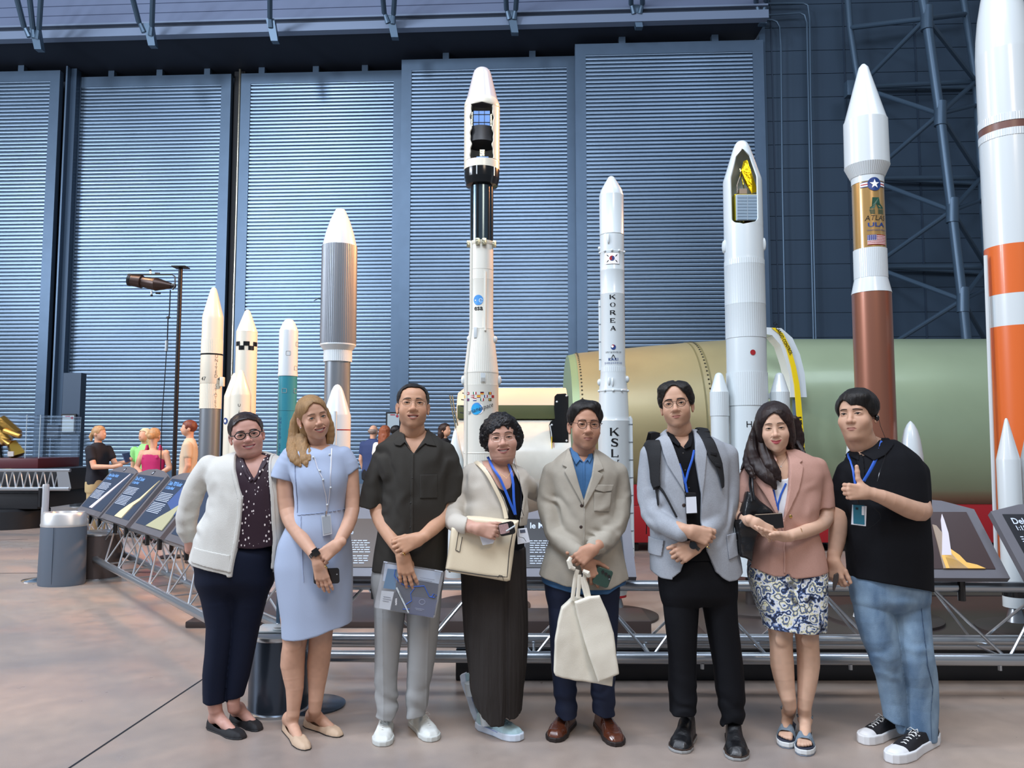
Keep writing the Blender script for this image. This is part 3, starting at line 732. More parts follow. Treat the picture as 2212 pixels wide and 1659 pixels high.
def flag(ph, y, spec, parent):
 W_, H_ = 7.6, 5.6
 def rc(x0, y0, x1, y1, c, e): A.shape(grid_quad(-W_/2+x0*W_, -H_/2+y0*H_, -W_/2+x1*W_, -H_/2+y1*H_, 3), y, 37.4, fc[c], ph, 'flag_stripe', e, parent=parent)
 if spec in ('w+r',): rc(0, 0, 1, 1, 'r', .002); rc(.42, .2, .58, .8, 'w', .003); rc(.28, .4, .72, .6, 'w', .003)
 elif spec == 'dk': rc(0, 0, 1, 1, 'r', .002); rc(.3, 0, .42, 1, 'w', .003); rc(0, .42, 1, .58, 'w', .003)
 elif spec == 'iv': rc(0, 0, .33, 1, 'g', .002); rc(.33, 0, .67, 1, 'w', .002); rc(.67, 0, 1, 1, 'r', .002)
 elif spec == 'it': rc(0, 0, .33, 1, 'g', .002); rc(.33, 0, .67, 1, 'w', .002); rc(.67, 0, 1, 1, 'r', .002)
 elif spec == 'es': rc(0, 0, 1, .25, 'r', .002); rc(0, .25, 1, .75, 'y', .002); rc(0, .75, 1, 1, 'r', .002)
 elif spec == 'de': rc(0, 0, 1, .33, 'y', .002); rc(0, .33, 1, .67, 'r', .002); rc(0, .67, 1, 1, 'k', .002)
 elif spec == 'fr': rc(0, 0, .33, 1, 'b', .002); rc(.33, 0, .67, 1, 'w', .002); rc(.67, 0, 1, 1, 'r', .002)
 elif spec == 'be': rc(0, 0, .33, 1, 'k', .002); rc(.33, 0, .67, 1, 'y', .002); rc(.67, 0, 1, 1, 'r', .002)
 elif spec == 'nl': rc(0, 0, 1, .33, 'b', .002); rc(0, .33, 1, .67, 'w', .002); rc(0, .67, 1, 1, 'r', .002)
 elif spec == 'uk': rc(0, 0, 1, 1, 'b', .002); rc(.42, 0, .58, 1, 'r', .003); rc(0, .42, 1, .58, 'r', .003)
 elif spec == 'se': rc(0, 0, 1, 1, 'k', .002); rc(.3, 0, .45, 1, 'y', .003); rc(0, .42, 1, .58, 'y', .003)
 elif spec == 'dr': rc(0, 0, 1, 1, 'r', .002)
 elif spec == 'yl': rc(0, 0, 1, 1, 'y', .002)
for ph, y, sp in FL:
 base = A.shape(grid_quad(-3.9, -2.9, 3.9, 2.9, 3), y, 37.4, M_prtw, ph, 'flag', .0012); flag(ph, y, sp, base)
A.shape(disc(0, 0, 12.5), 884, 37.3, M_bluep, -.24, 'globe_emblem', .0015); A.shape(disc(0, 0, 11), 886, 37.3, mat('bright_blue_print', '2f9fd8', .35), -.30, 'globe_emblem', .003)
V, F = [], []
n = 14
for i in range(n+1):
 a = -1.3+2.5*i/n; w = 2.4*math.sin(PI*i/n)+.1
 for rr in (11.8, 11.8+w): V.append((rr*math.cos(a), rr*math.sin(a), 0))
 if i: F.append((2*i-2, 2*i-1, 2*i+1, 2*i))
A.shape((V, F), 884.5, 37.3, M_prtw, -.24, 'crescent', .004)
A.wraptext('arianespace', 884, 9.5, 37.3, mat('script_grey', '2a2f38', .5), phi=-.06, tilt=.30, shear=.3, e=.006)
for sx, sy in ((-57, .1), (57, -.35)):
 A.part('booster', M_rw, [(928, .3), (930, 2.5), (933, 4.5), (1000, 20), (1012, 20.5), (1250, 20.5)], dx=sx*pxm(950, 7), dy=sy, n=40)
A.part('nozzle', M_grey, [(1230, 20), (1260, 14), (1300, 24)]); A.stand(.45)
K = Rk('gloss white rocket with KOREA and a flag, its nose below the door top', 6.6, 1323.5, 700)
K.part('nose_cone', M_white, [(381, .3), (381.6, 4), (384, 7.2), (388, 9), (394, 13), (412, 23), (424, 26.3)]); K.part('fairing', M_white, [(424, 26.3), (508, 26.2), (508.6, 26.6), (509.6, 26.2)])
K.part('upper_stage', M_white, [(510, 26), (546, 26), (547, 26.8), (549, 26.2), (585, 26.2), (586, 26.5), (587, 26.2), (636, 26.1), (637, 26.5), (638, 26.2), (794, 26.3)])
K.part('ribbed_band', M_white, [(794, 26.6), (804, 27)], ribs=40); K.part('interstage', M_white, [(804, 27.4), (807, 27.2), (842, 30.8), (843, 32), (846, 32), (847, 31)]); K.part('first_stage', M_white, [(847, 31), (900, 33), (908, 33.6), (909, 34.2), (911, 33.6), (1255, 35.5)])
K.part('red_ring', M_red, [(1283, 24), (1288, 24)]); K.part('tail', M_white, [(1255, 35.5), (1262, 30), (1283, 24)]); K.part('nozzle', M_grey, [(1288, 12), (1310, 18)])
for ph, y0, y1, hw, rad in ((-1.45, 648, 800, 27.5, .012), (1.42, 902, 1200, 36, .018)):
 a = K.r(700, hw); q = MB()
 if ph < 0: q.tube([(K.X+a*sv(ph), K.Y-a*cv(ph), K.z(y0)), (K.X+a*sv(ph), K.Y-a*cv(ph), K.z(y1))], rad, 8)
 else:
  r0 = K.r(902, 33.5); q.tube([(K.X+r0*sv(ph), K.Y-r0*cv(ph), K.z(901)), (K.X+(a)*sv(ph), K.Y-a*cv(ph), K.z(905)), (K.X+(a+.004)*sv(ph), K.Y-a*cv(ph), K.z(1200))], rad, 8)
 rel(q.build('cable_duct', M_white, K.root))
 for y in np.arange(y0+14, y1, 38): rel(MB().tube([(K.X+a*sv(ph), K.Y-a*cv(ph), K.z(y)), (K.X+a*sv(ph), K.Y-a*cv(ph), K.z(y+2))], rad*1.15, 8).build('duct_clip', mat('clip_grey', '6d757c', .5), K.root))
for ph, y, sz in ((-.28, 522, (.012, .014, .045)), (-.3, 826, (.012, .014, .035)), (-.05, 828, (.012, .014, .04)), (-1.4, 826, (.02, .02, .03)), (1.4, 820, (.02, .02, .03)), (-1.5, 536, (.014, .014, .016))):
 a = K.r(y, 27 if y < 800 else 30); q = MB().sphere((K.X+a*sv(ph), K.Y-a*cv(ph), K.z(y)), sz, 12, 8); rel(q.build('thruster_pod', M_white, K.root))
for ph in (-1.3, -.6, 0, .6, 1.3):
 for y in (547, 845): a = K.r(y, 27 if y < 800 else 32); rel(MB().sphere((K.X+a*sv(ph), K.Y-a*cv(ph), K.z(y)), .012, 8, 6).build('ring_bolt', M_white, K.root))
K.shape(grid_quad(-16.8, -12.3, 16.8, 12.3), 564, 26.4, M_blk, 0, 'flag_border', .002); f = K.shape(grid_quad(-16.3, -11.8, 16.3, 11.8), 564, 26.4, M_prtw, 0, 'flag', .003)
def semi(r, a0, a1, cx=0, cy=0, n=14): return [(cx+r*math.cos(a0+(a1-a0)*i/n), cy+r*math.sin(a0+(a1-a0)*i/n)) for i in range(n+1)]
def taeguk(R_, py, hw, phi, r, parent, e=.0045):
 t = .55
 for a0, mm, s_ in ((0, M_red, 1), (PI, M_navyp, -1)):
  P = semi(r, a0+t-.0, a0+PI+t); V, F = flatpoly(P); R_.shape((V, F), py, hw, mm, phi, 'emblem_half', e, parent=parent)
 for a0, mm in ((PI, M_red), (0, M_navyp)):
  V, F = disc(r/2*math.cos(a0+t), r/2*math.sin(a0+t), r/2, 16); R_.shape((V, F), py, hw, mm, phi, 'emblem_swirl', e+.0008, parent=parent)
taeguk(K, 564, 26.4, 0, 5.6, f)
for sx, sy in ((-1, 1), (1, 1), (-1, -1), (1, -1)):
 for i in (-1, 0, 1):
  an = sx*sy*-.59+PI/2; cx, cy = sx*(9.4+i*1.2), sy*(6.0+i*.75); ca, sa = math.cos(an), math.sin(an)
  P = [(cx+x*ca-y*sa, cy+x*sa+y*ca) for x, y in ((-2.1, -.42), (2.1, -.42), (2.1, .42), (-2.1, .42))]; K.shape(flatpoly(P), 564, 26.4, M_blk, 0, 'trigram_bar', .0045, parent=f)
SER = {
'K': [[(.08, 0), (.08, 1), 1.0], [(.22, .42), (.86, 1), .45], [(.40, .56), (.90, 0), 1.0]],
'O': 'ring', 'R': [[(.12, 0), (.12, 1), 1.0], [(.12, .97), (.6, .97), .4], [(.6, .97), (.76, .88), .7], [(.76, .88), (.78, .7), 1], [(.78, .7), (.6, .5), .8], [(.6, .5), (.12, .5), .4], [(.45, .5), (.92, 0), 1]],
'E': [[(.14, 0), (.14, 1), 1.0], [(.14, .97), (.82, .97), .4], [(.14, .52), (.62, .52), .4], [(.14, .03), (.86, .03), .4], [(.82, 1), (.82, .8), .5], [(.86, 0), (.86, .22), .5], [(.62, .6), (.62, .42), .5]],
'A': [[(.12, 0), (.5, 1), .45], [(.5, 1), (.88, 0), 1.0], [(.26, .33), (.74, .33), .4]],
'S': [[(.82, .97), (.82, .74), .4], [(.82, .84), (.66, .97), .5], [(.66, .97), (.36, .97), .5], [(.36, .97), (.18, .8), .9], [(.18, .8), (.24, .62), 1], [(.24, .62), (.74, .4), 1], [(.74, .4), (.84, .22), 1], [(.84, .22), (.66, .03), .8], [(.66, .03), (.34, .03), .5], [(.34, .03), (.14, .18), .5], [(.14, 0), (.14, .27), .4]],
'L': [[(.2, 0), (.2, 1), 1.0], [(.2, .03), (.88, .03), .4], [(.88, 0), (.88, .26), .5]],
'V': [[(.1, 1), (.5, 0), 1.0], [(.5, 0), (.9, 1), .45]]}
FEET = {'K': [(.08, 0), (.08, 1), (.86, 1), (.92, 0)], 'R': [(.12, 0), (.12, 1), (.94, 0)], 'E': [(.1, 0), (.1, 1)], 'A': [(.12, 0), (.88, 0)], 'L': [(.2, 0), (.2, 1)], 'V': [(.1, 1), (.9, 1)], 'S': [], 'O': []}
def serif_letter(ch, w, h):
 V, F = [], []
 def quad(p, q, t):
  p = Vector((p[0]*w, p[1]*h)); q = Vector((q[0]*w, q[1]*h)); d = (q-p).normalized(); n = Vector((-d.y, d.x))*t/2; b = len(V)
  V.extend([(v.x-w/2, v.y-h/2, 0) for v in (p+n, p-n, q-n, q+n)]); F.append((b, b+1, b+2, b+3))
 T = .2*w
 if SER[ch] == 'ring':
  n = 24; b = 0
  for i in range(n):
   a = 2*PI*i/n
   for k_ in (0, 1): V.append(((.48-.0*k_)*w*math.cos(a) if not k_ else (.30)*w*math.cos(a), (.5 if not k_ else .44)*h*math.sin(a), 0))
  for i in range(n): j = (i+1) % n; F.append((2*i, 2*j, 2*j+1, 2*i+1))
  return V, F
 for p, q, t in SER[ch]: quad(p, q, T*t)
 for x, y in FEET[ch]: yy = .02 if y == 0 else .98; quad((x-.13, yy), (x+.13, yy), h*.05)
 return V, F
for i, ch in enumerate('KOREA'): K.shape(serif_letter(ch, 12.5, 9.2), 646+i*16.7, 26.4, M_blk, .02, 'letter_'+ch.lower(), .003)
for i, ch in enumerate('KSLV'): K.shape(serif_letter(ch, 18.5, 16.5), 933+i*22.6, 34, M_blk, .05, 'letter_'+ch.lower(), .003)
em = K.shape(disc(0, 0, 5.5, 24), 753, 26.5, M_navyp, .04, 'round_emblem', .002); K.shape(disc(-1, 2.6, 3, 18), 753, 26.5, M_red, .04, 'emblem_swirl', .003, parent=em); K.shape(disc(-2.2, 1.2, 2.6, 18), 753, 26.5, M_prtw, .04, 'emblem_swirl', .004, parent=em)
K.wraptext('과학기술정보통신부', 764, 3.2, 26.5, M_blk, phi=.04); K.wraptext('KARI', 779, 6, 26.5, M_navyp, phi=.02, spacing=1.3, offset=.2)
K.shape(flatpoly([(-1, 8), (-6, -2), (-5, -2), (0, 6.5), (5, -2), (6, -2), (1, 8)]), 777, 26.5, M_blk, .02, 'peak_emblem', .004); K.wraptext('한국항공우주연구원', 787, 3.6, 26.5, M_navyp, phi=.02)
K.stand(.36)
H = Rk('white rocket with gold foil satellite in its cutaway nose and a red dot', 6.4, 1612, 760, z0=.12)
rows = [(304.5, .5), (305, 5), (307, 9.5), (312, 14), (322, 18.5), (390.5, 41), (395, 41.8)]
ys = np.linspace(304.6, 560, 110)
def hwH(y): return float(np.interp(y, [304.5, 305, 307, 312, 322, 390.5, 395, 520, 560], [.5, 5, 9.5, 14, 18.5, 41, 41.6, 42.2, 42.4]))
zt, zb = H.z(330), H.z(494)
def opH(z):
 if z > zt or z < zb: return None
 t = np.interp(z, [H.z(494), H.z(489), H.z(482), H.z(392), H.z(345), H.z(330)], [.05, .55, .72, .74, .62, .08])
 return (.10-t, .12+t)
rows = sorted([(H.z(y), H.r(y, hwH(y))) for y in ys]); cut_shell(H, 'fairing', M_white, rows, opH)
half_lining(H, [(322, 17), (392, 39), (500, 41)])
body = pbox(H, 'satellite', 1588, 1642, 419, 476, -.1, .12, mat('foil_yellow', 'c8b820', .25, .85)); pn = pbox(H, 'solar_panel', 1591.5, 1638.5, 420, 475.5, -.125, -.1, mat('solar_pale', 'a9b9c4', .3), body)
for i in range(2):
 for j in range(8): pbox(H, 'solar_cell', 1593+i*22.8, 1614+i*22.8, 421.5+j*6.7, 427.2+j*6.7, -.13, -.125, mat('cell_grey', '7f97ab', .25, .2), pn, .0005)
pbox(H, 'equipment_box', 1598, 1614, 407, 419, -.08, .02, mat('box_taupe', '8a7a6a', .5), body)
q = MB(); P = [(1606, 348), (1614, 345), (1622, 368), (1632, 398), (1637, 414), (1624, 418), (1608, 395), (1601, 368)]
for dy in (-.09, -.03): q.V += [tuple(at(x, y, H.Y+dy+.02*math.sin(i*2.3))) for i, (x, y) in enumerate(P)]
n = len(P); q.F = [tuple(range(n)), tuple(range(2*n-1, n-1, -1))]+[(i, i+n, (i+1) % n+n, (i+1) % n) for i in range(n)]
rel(q.build('foil_antenna', mat('gold_foil_h', 'd4b21c', .2, .95, bump=1.2, bscale=25), body, smooth=False))
rel(MB().tube([at(1601, 372, H.Y-.05), at(1592, 400, H.Y-.05), at(1592, 418, H.Y-.05)], .006, 6).build('truss_rod', M_chrome, body)); rel(MB().tube([at(1598, 365, H.Y-.02), at(1607, 407, H.Y-.05)], .006, 6).build('truss_rod', M_chrome, body))
rel(MB().sphere(at(1616, 486, H.Y-.05), (.045, .045, .03)).build('foil_dome', M_gold, body))
for a, b in (((1597, 478), (1607, 492)), ((1634, 478), (1624, 492)), ((1607, 478), (1600, 490)), ((1624, 478), (1632, 490))): rel(MB().tube([at(a[0], a[1], H.Y-.06), at(b[0], b[1], H.Y-.06)], .004, 6).build('support_rod', M_chrome, body))
H.part('upper_stage', M_white, [(560, 42.4), (565, 42.6)]); H.part('ribbed_band', M_white, [(565, 42.7), (576, 42.7)], ribs=56, ramp=.012); H.part('second_stage', M_white, [(576, 43.2), (577.5, 42.8), (660, 43.2)], ribs=56, ramp=.008)
H.part('third_band', M_white, [(660, 43.6), (662, 43), (732, 43.4)], ribs=56, ramp=.008); H.part('plain_section', M_white, [(732, 43.8), (733, 43), (806, 43.4)]); H.part('ribbed_band', M_white, [(806, 44), (877, 44)], ribs=60, ramp=.01); H.part('first_stage', M_white, [(877, 43.2), (1240, 45)])
for ph in (-1.45, -1.2, 1.45): a = H.r(530, 43); rel(MB().sphere((H.X+a*sv(ph), H.Y-a*cv(ph), H.z(532)), (.016, .016, .055), 10, 8).build('side_pod', M_white, H.root))
H.shape(disc(0, 0, 5.8, 26), 766, 43.4, M_red, .32, 'red_dot')
H.wraptext('H-IIA', 918, 13.5, 43.4, M_blk, phi=.45, spacing=1.15)
for sx in (-64, 66):
 d = sx*pxm(900, 6.4); s_ = -.05
 H.part('booster', M_white, [(806, .3), (806.6, 3.5), (809, 7), (813, 9), (847, 19.5), (848, 20)], dx=d, dy=s_, n=40); H.part('booster_ribs', M_white, [(848, 20.2), (899, 20.2)], ribs=32, dx=d, dy=s_); H.part('booster_body', M_white, [(899, 19.6), (1250, 19.6)], dx=d, dy=s_, n=40)
 rel(MB().bbox((H.X+d*.62-.03, H.Y-.03, H.z(862)), (H.X+d*.62+.03, H.Y+.03, H.z(850)), .006).build('strut', M_white, H.root))
H.part('engine_bell', mat('bell_silver', 'b8b8b4', .3, .8), [(1243, 5), (1250, 8), (1262, 12), (1275, 15), (1295, 17)], dx=10*pxm(1260, 6.4), dy=-.2, ribs=0); H.stand(.42)
T8 = Rk('rocket with white cone, gold band with star roundel and copper lower stage', 6.0, 1877, 480, z0=.12)
T8.part('nose_cone', M_rw, [(139, .3), (139.6, 4), (142, 6.2), (147, 10.5), (263, 45), (264.5, 46)]); T8.part('fairing', M_rw, [(264.5, 46.6), (361, 47.6)]); T8.part('ribbed_cone', M_rw, [(361, 47.6), (386, 35.5)], ribs=60, ramp=.015)
T8.part('white_collar', M_rw, [(386, 34.8), (400, 34.3)]); T8.part('gold_band', M_tan, [(400, 33.6), (541, 34.4)]); T8.part('ribbed_band', M_rw, [(541, 35.2), (603, 35.5)], ribs=56, ramp=.01); T8.part('skirt', M_rw, [(603, 35.3), (634, 42.4), (635, 42.6)]); T8.part('copper_stage', M_copper, [(635, 41.8), (1250, 43.5)])
p = .42
rd = T8.shape(disc(0, 0, 14.5, 32), 408, 34, M_navyp, p, 'roundel', .003)
star = [((10.5 if i % 2 == 0 else 4.2)*math.sin(PI*i/5), (10.5 if i % 2 == 0 else 4.2)*math.cos(PI*i/5)) for i in range(10)]; T8.shape(flatpoly(star), 408, 34, M_prtw, p, 'star', .005, parent=rd)
for s_ in (-1, 1):
 for k_, (y0, y1, mm) in enumerate(((-5.6, 5.6, M_navyp), (-4.2, 4.2, M_prtw), (-1.2, 1.2, M_red))):
  a_, b_ = sorted((s_*13.6, s_*(29-k_*.6))); T8.shape(grid_quad(a_, y0, b_, y1), 408, 34, mm, p, 'roundel_bar', .002+.0006*k_, parent=rd)
L_ = T8.shape(flatpoly([(-7, 21), (7, 21), (9, 8), (17, 0), (17, -3), (4, -3), (0, 8), (-4, -3), (-13, -3), (-13, 0), (-9, 2)]), 457, 34, mat('dark_green_print', '1f4a3c', .4), p+.05, 'atlas_emblem', .003)
for k_ in range(4): T8.shape(grid_quad(-14+k_*.6, -6.5-k_*2.6, -3, -5-k_*2.6), 457, 34, MATS['dark_green_print'], p+.05, 'emblem_line', .003, parent=L_); T8.shape(grid_quad(4, -6.5-k_*2.6, 18, -5-k_*2.6), 457, 34, MATS['dark_green_print'], p+.05, 'emblem_line', .003, parent=L_)
T8.wraptext('ATLAS', 480, 11.5, 34, M_blk, phi=p+.02, shear=.2, offset=-.1); T8.wraptext('ULA', 494.5, 9, 34, M_navyp, phi=p+.05, sx=1.6, offset=.35); T8.wraptext('United Launch Alliance', 505.5, 3.4, 34.3, M_navyp, phi=p+.1)
uf = T8.shape(grid_quad(-21, -10.5, 21, 10.5, 10), 526, 34.3, M_prtw, p+.08, 'flag', .003)
for i in range(7): T8.shape(grid_quad(-21, 10.5-(2*i+1)*21/13, 21, 10.5-2*i*21/13, 10), 526, 34.3, M_red, p+.08, 'flag_stripe', .004, parent=uf)
T8.shape(grid_quad(-21, -.8, -2.5, 10.5, 6), 526, 34.3, mat('flag_purple_blue', '3a3f7c', .4), p+.08, 'flag_canton', .005, parent=uf)
for i in range(5):
 for j in range(4): T8.shape(disc(-19.3+i*3.8, 9-j*2.9, .7, 6), 526, 34.3, M_prtw, p+.08, 'flag_star', .006, parent=uf)
for sx, sy in ((-56, -.1), (60, -.1)):
 d = sx*pxm(960, 6.0); T8.part('booster', M_rw, [(910, .4), (912, 3), (918, 8), (930, 14), (950, 19), (985, 23.5), (1010, 24), (1240, 24)], dx=d, dy=sy, n=40); T8.part('booster_nozzle', M_rw, [(1240, 24), (1290, 22), (1296, 10), (1300, 12), (1340, 20)], dx=d, dy=sy, n=40)
T8.stand(.42)
D = Rk('huge white and orange banded rocket cut by the right edge of the photo', 5.6, 2193, 640, z0=.12)
D.part('nose_cone', M_rw, [(-75, .5), (-74, 8), (-66, 18), (-40, 32), (0, 42), (40, 50), (80, 55), (120, 57.5)]); D.part('fairing', M_rw, [(120, 57.5), (262, 58)]); D.part('ribbed_band', M_rw, [(262, 58.6), (278, 58.6)], ribs=70, ramp=.008); D.part('brown_band', M_brown, [(278, 57.8), (294, 57.8)]); D.part('ribbed_band', M_rw, [(294, 58.8), (309, 58.8)], ribs=70, ramp=.008)
D.part('upper_stage', M_rw, [(309, 58.2), (536, 58.8)]); D.part('orange_band', M_orange, [(536, 59), (640, 59.3)]); D.part('white_band', M_rw, [(640, 59.2), (708, 59.4)]); D.part('orange_stage', M_orange, [(708, 59.6), (1060, 60.5)]); D.part('tail', M_orange, [(1060, 60.5), (1240, 61)])
q = MB().tube([at(2129, 552, 5.58), at(2152, 1200, 5.58)], .014, 8); rel(q.build('feed_line', M_rw, D.root))
for x, sy in ((2174, -.32), (2226, -.32)):
 a = at(x, 1000, 5.3)[0]-D.X
 D.part('booster', M_rw, [(906, .3), (906.6, 2), (910, 3.6), (989, 22.8), (991, 23.4), (1290, 24)], dx=a, dy=sy, n=40)
 D.part('black_band', M_blk, [(1255, 24.3), (1268, 24.3)], dx=a, dy=sy, n=40); D.part('booster_nozzle', M_grey, [(1290, 12), (1320, 20)], dx=a, dy=sy, n=30)
D.stand(.36)
# ================================================================ hardware behind the rockets
M_chrom = mat('zinc_chromate', '8fa083', .34, .2, coat=.3, var=.1, vscale=.6); M_olive = mat('olive_skin', '918a66', .42, .2, coat=.1, var=.14, vscale=.9)
M_cream2 = mat('cream_reflection', 'd0c0a6', .4); M_tankw = mat('tank_white', 'c4c6bc', .45, coat=.2, var=.05)
def xlathe(prof, y, z, n=64):
 """profile (x, r) about a horizontal axis along x"""
 q = MB().lathe(prof, (0, 0), n); q.V = [(v[2], y+v[0], z+v[1]) for v in q.V]; q.F = [tuple(reversed(f)) for f in q.F]; return q
YT, ZT = 11.6, 1.62
def tx(px, py=750): return at(px, py, YT)[0]
def tr(py): return at(1106, py, YT)[2]-ZT
T = thing('rocket_stage', 'giant horizontal green and olive rocket stage lying behind the standing rockets', 'rocket stage', (4, YT, 0))
rel(xlathe([(tx(1238), tr(765)), (tx(1300), tr(758)), (tx(1475), tr(742))], YT, ZT).build('forward_skirt', M_olive, T)); rel(xlathe([(tx(1475), tr(742)), (tx(1575), tr(735.5))], YT, ZT).build('taper_section', M_olive, T))
rel(xlathe([(tx(1575), tr(735.5)), (tx(1600), tr(734)), (9.5, tr(733.5))], YT, ZT).build('tank', M_chrom, T))
rel(xlathe([(tx(1224), tr(769)), (tx(1239), tr(765.5)), (tx(1240), tr(768))], YT, ZT).build('end_flange', mat('flange_green', '7f9670', .4, .2), T))
for px, py, ro in ((1243, 765, 1), (1487, 741.5, 1)):
 q = MB(); R_ = tr(py)+.004
 for i in range(60):
  a = PI*(.5+.0)+(i-30)*.055; q.sphere((tx(px), YT-R_*math.sin(a)*1.0, ZT+R_*math.cos(a)), .014, 6, 4)
 q.V = q.V; tag(rel(q.build('rivet_row', mat('rivet_dark', '3a3a2c', .6), T)), kind='stuff')
for px, py in ((1475, 742), (1490, 741)): R_ = tr(py)+.006; rel(xlathe([(tx(px), R_), (tx(px)+.02, R_)], YT, ZT, 72).build('seam_ring', mat('seam_olive', '6e6a48', .6), T))
C = thing('stage_cradle', 'long red support cradle under the green rocket stage', 'cradle', (4, YT, 0))
rel(MB().bbox((tx(1228)+.1, YT-1.2, .12), (9, YT-.75, .62), .02).build('front_beam', M_red, C)); rel(MB().bbox((tx(1228)+.1, YT+.75, .12), (9, YT+1.2, .62), .02).build('rear_beam', M_red, C))
for x in (1.6, 4.4, 7.2):
 q = MB(); P = [(-1.2, .62), (1.2, .62), (1.2, .9)]+[((tr(733.5)+.01)*math.sin(a), ZT-(tr(733.5)+.01)*math.cos(a)) for a in np.linspace(.9, -.9, 11)]+[(-1.2, .9)]
 q.prism(P, x-.1, x+.1); q.V = [(v[1], YT+v[0], v[2]) for v in q.V]; rel(q.build('saddle', M_red, C, smooth=False))
 for y in (-1, 1): rel(MB().bbox((x-.12, YT+y-.1, 0), (x+.12, YT+y+.1, .13), .01).build('foot', M_blk, C))
Bq = thing('lifting_arch', 'white padded arch bracket with a yellow lettered strap over the green stage', 'bracket', (3.4, 9.9, 0))
YB2 = 9.95
outer = [(1655, 707), (1688, 709), (1712, 730), (1728, 765), (1738, 805), (1743, 858)]; inner = [(1656, 722), (1668, 724), (1686, 745), (1699, 785), (1706, 815), (1708, 858)]
def band(oo, ii, y0, y1, name, m, par):
 q = MB(); n = len(oo)
 for y in (y0, y1): q.V += [tuple(at(x, z, y) if y == y0 else np.array([at(x, z, y0)[0], y1, at(x, z, y0)[2]])) for x, z in oo+ii[::-1]]
 k = 2*n; q.F = [(i, i+1, k-2-i, k-1-i) for i in range(n-1)]+[(k+i+1, k+i, 2*k-1-i, 2*k-2-i) for i in range(n-1)]+[(i, i+k, (i+1) % k+k, (i+1) % k) for i in range(k)]
 return rel(q.build(name, m, par, angle=25))
band(outer, inner, YB2, YB2+.25, 'arch', M_rw, Bq)
so = [(1675, 708), (1692, 720), (1708, 752), (1719, 790), (1727, 830), (1731, 870), (1738, 960), (1740, 1000)]; si = [(1667, 708), (1684, 722), (1699, 754), (1709, 792), (1716, 832), (1719, 870), (1726, 960), (1728, 1000)]
st = band(so, si, YB2-.02, YB2-.005, 'strap', M_yel, Bq)
def flat_text(txt, px, py, size, Y, m, name, parent, tilt=0, vertical=False, step=0, offset=0, sx=1):
 k = pxm(py, Y); q = MB(); o = at(px, py, Y)
 for i, ch in enumerate(txt if vertical else [txt]):
  V, F = text_geo(ch, size*k*1.38, 0, offset=offset*k); ca, sa = math.cos(tilt), math.sin(tilt)
  q.add([(o[0]+(v[0]*sx*ca-v[1]*sa), Y, o[2]+(v[0]*sx*sa+v[1]*ca)-step*i*k) for v in V], F)
 return rel(q.build(name, m, parent, smooth=False))
flat_text('US CARGO CONTROL', 1691, 731, 7.5, YB2-.03, M_blk, 'strap_lettering', st, tilt=-1.1, offset=.2, sx=.75)
flat_text('US CARGO', 1729, 938, 10, YB2-.03, M_blk, 'strap_lettering', st, tilt=-PI/2+.07, offset=.6, sx=1.1)
rel(MB().tube([(at(1725, 860, YB2)[0], YB2+.12, at(1725, 860, YB2)[2]), (at(1735, 1100, YB2)[0], YB2+.12, 0)], .04, 10).build('support_post', M_pipe, Bq))
YW = 9.3
def wx(px, py=900): return at(px, py, YW)[0]
zt_ = at(1106, 905, YW)[2]; S2 = thing('white_stage', 'shorter horizontal white rocket stage with a cream reflection along its top behind the tallest rocket', 'rocket stage', (-.2, YW, 0))
rr = .58; zc = zt_-rr
rel(xlathe([(wx(985), rr*.9), (wx(992), rr), (wx(1226), rr)], YW, zc).build('tank', M_tankw, S2))
zc2 = at(1106, 838, YW+.35)[2]-.42
rel(xlathe([(wx(986), .36), (wx(1000), .42), (wx(1226), .42)], YW+.35, zc2).build('top_reflection', M_cream2, S2))  # cream reflection on the stage top, put in as a cylinder of that colour
rel(MB().bbox((wx(990), YW-.18, at(1106, 905, YW-.18)[2]), (wx(1224), YW+.1, at(1106, 875, YW-.18)[2]), .01).build('olive_rail', mat('olive_dark', '525a3a', .5), S2))
q = MB()
for i in range(9):
 y = 835+i*14; x = 1001-8*math.sin(i/3.2); a = at(x, y, YW-.25); q.tube([a, a+np.array([.07, 0, -.012])], .006, 6)
rel(q.build('end_rib', M_dark, S2))
for dx in (0, 5): rel(MB().tube([at(984+8*math.cos(t*1.6-2.2)-dx, 872+60*t, YW-.3) for t in np.linspace(-.3, 1.2, 9)], .008, 6).build('loose_cable', M_foil, S2))
for x in (wx(1010), wx(1190)): rel(MB().bbox((x-.12, YW-.4, 0), (x+.12, YW+.4, zc-.35), .02).build('support_stand', M_pipe, S2))
Bk = thing('black_bracket', 'black contoured metal bracket with bolts at the end of the white stage', 'bracket', (wx(1212), 8.9, 0)); YK = 8.8
P = [(1203, 851), (1222, 850), (1228, 856), (1228, 1010), (1200, 1010), (1191, 960), (1187, 925), (1186, 918), (1190, 910), (1199, 905), (1197, 880), (1198, 856)]
q = MB(); n = len(P); A0 = [at(x, y, YK) for x, y in P]; q.V = [tuple(a) for a in A0]+[(a[0], YK+.12, a[2]) for a in A0]; q.F = [tuple(range(n)), tuple(range(2*n-1, n-1, -1))]+[(i, i+n, (i+1) % n+n, (i+1) % n) for i in range(n)]
rel(q.build('plate', M_blk, Bk, smooth=False));
for x, y in ((1224, 855), (1224, 952), (1224, 967), (1203, 868), (1192, 918)): rel(MB().sphere(at(x, y, YK-.005), .013, 8, 6).build('bolt', M_rw, Bk))
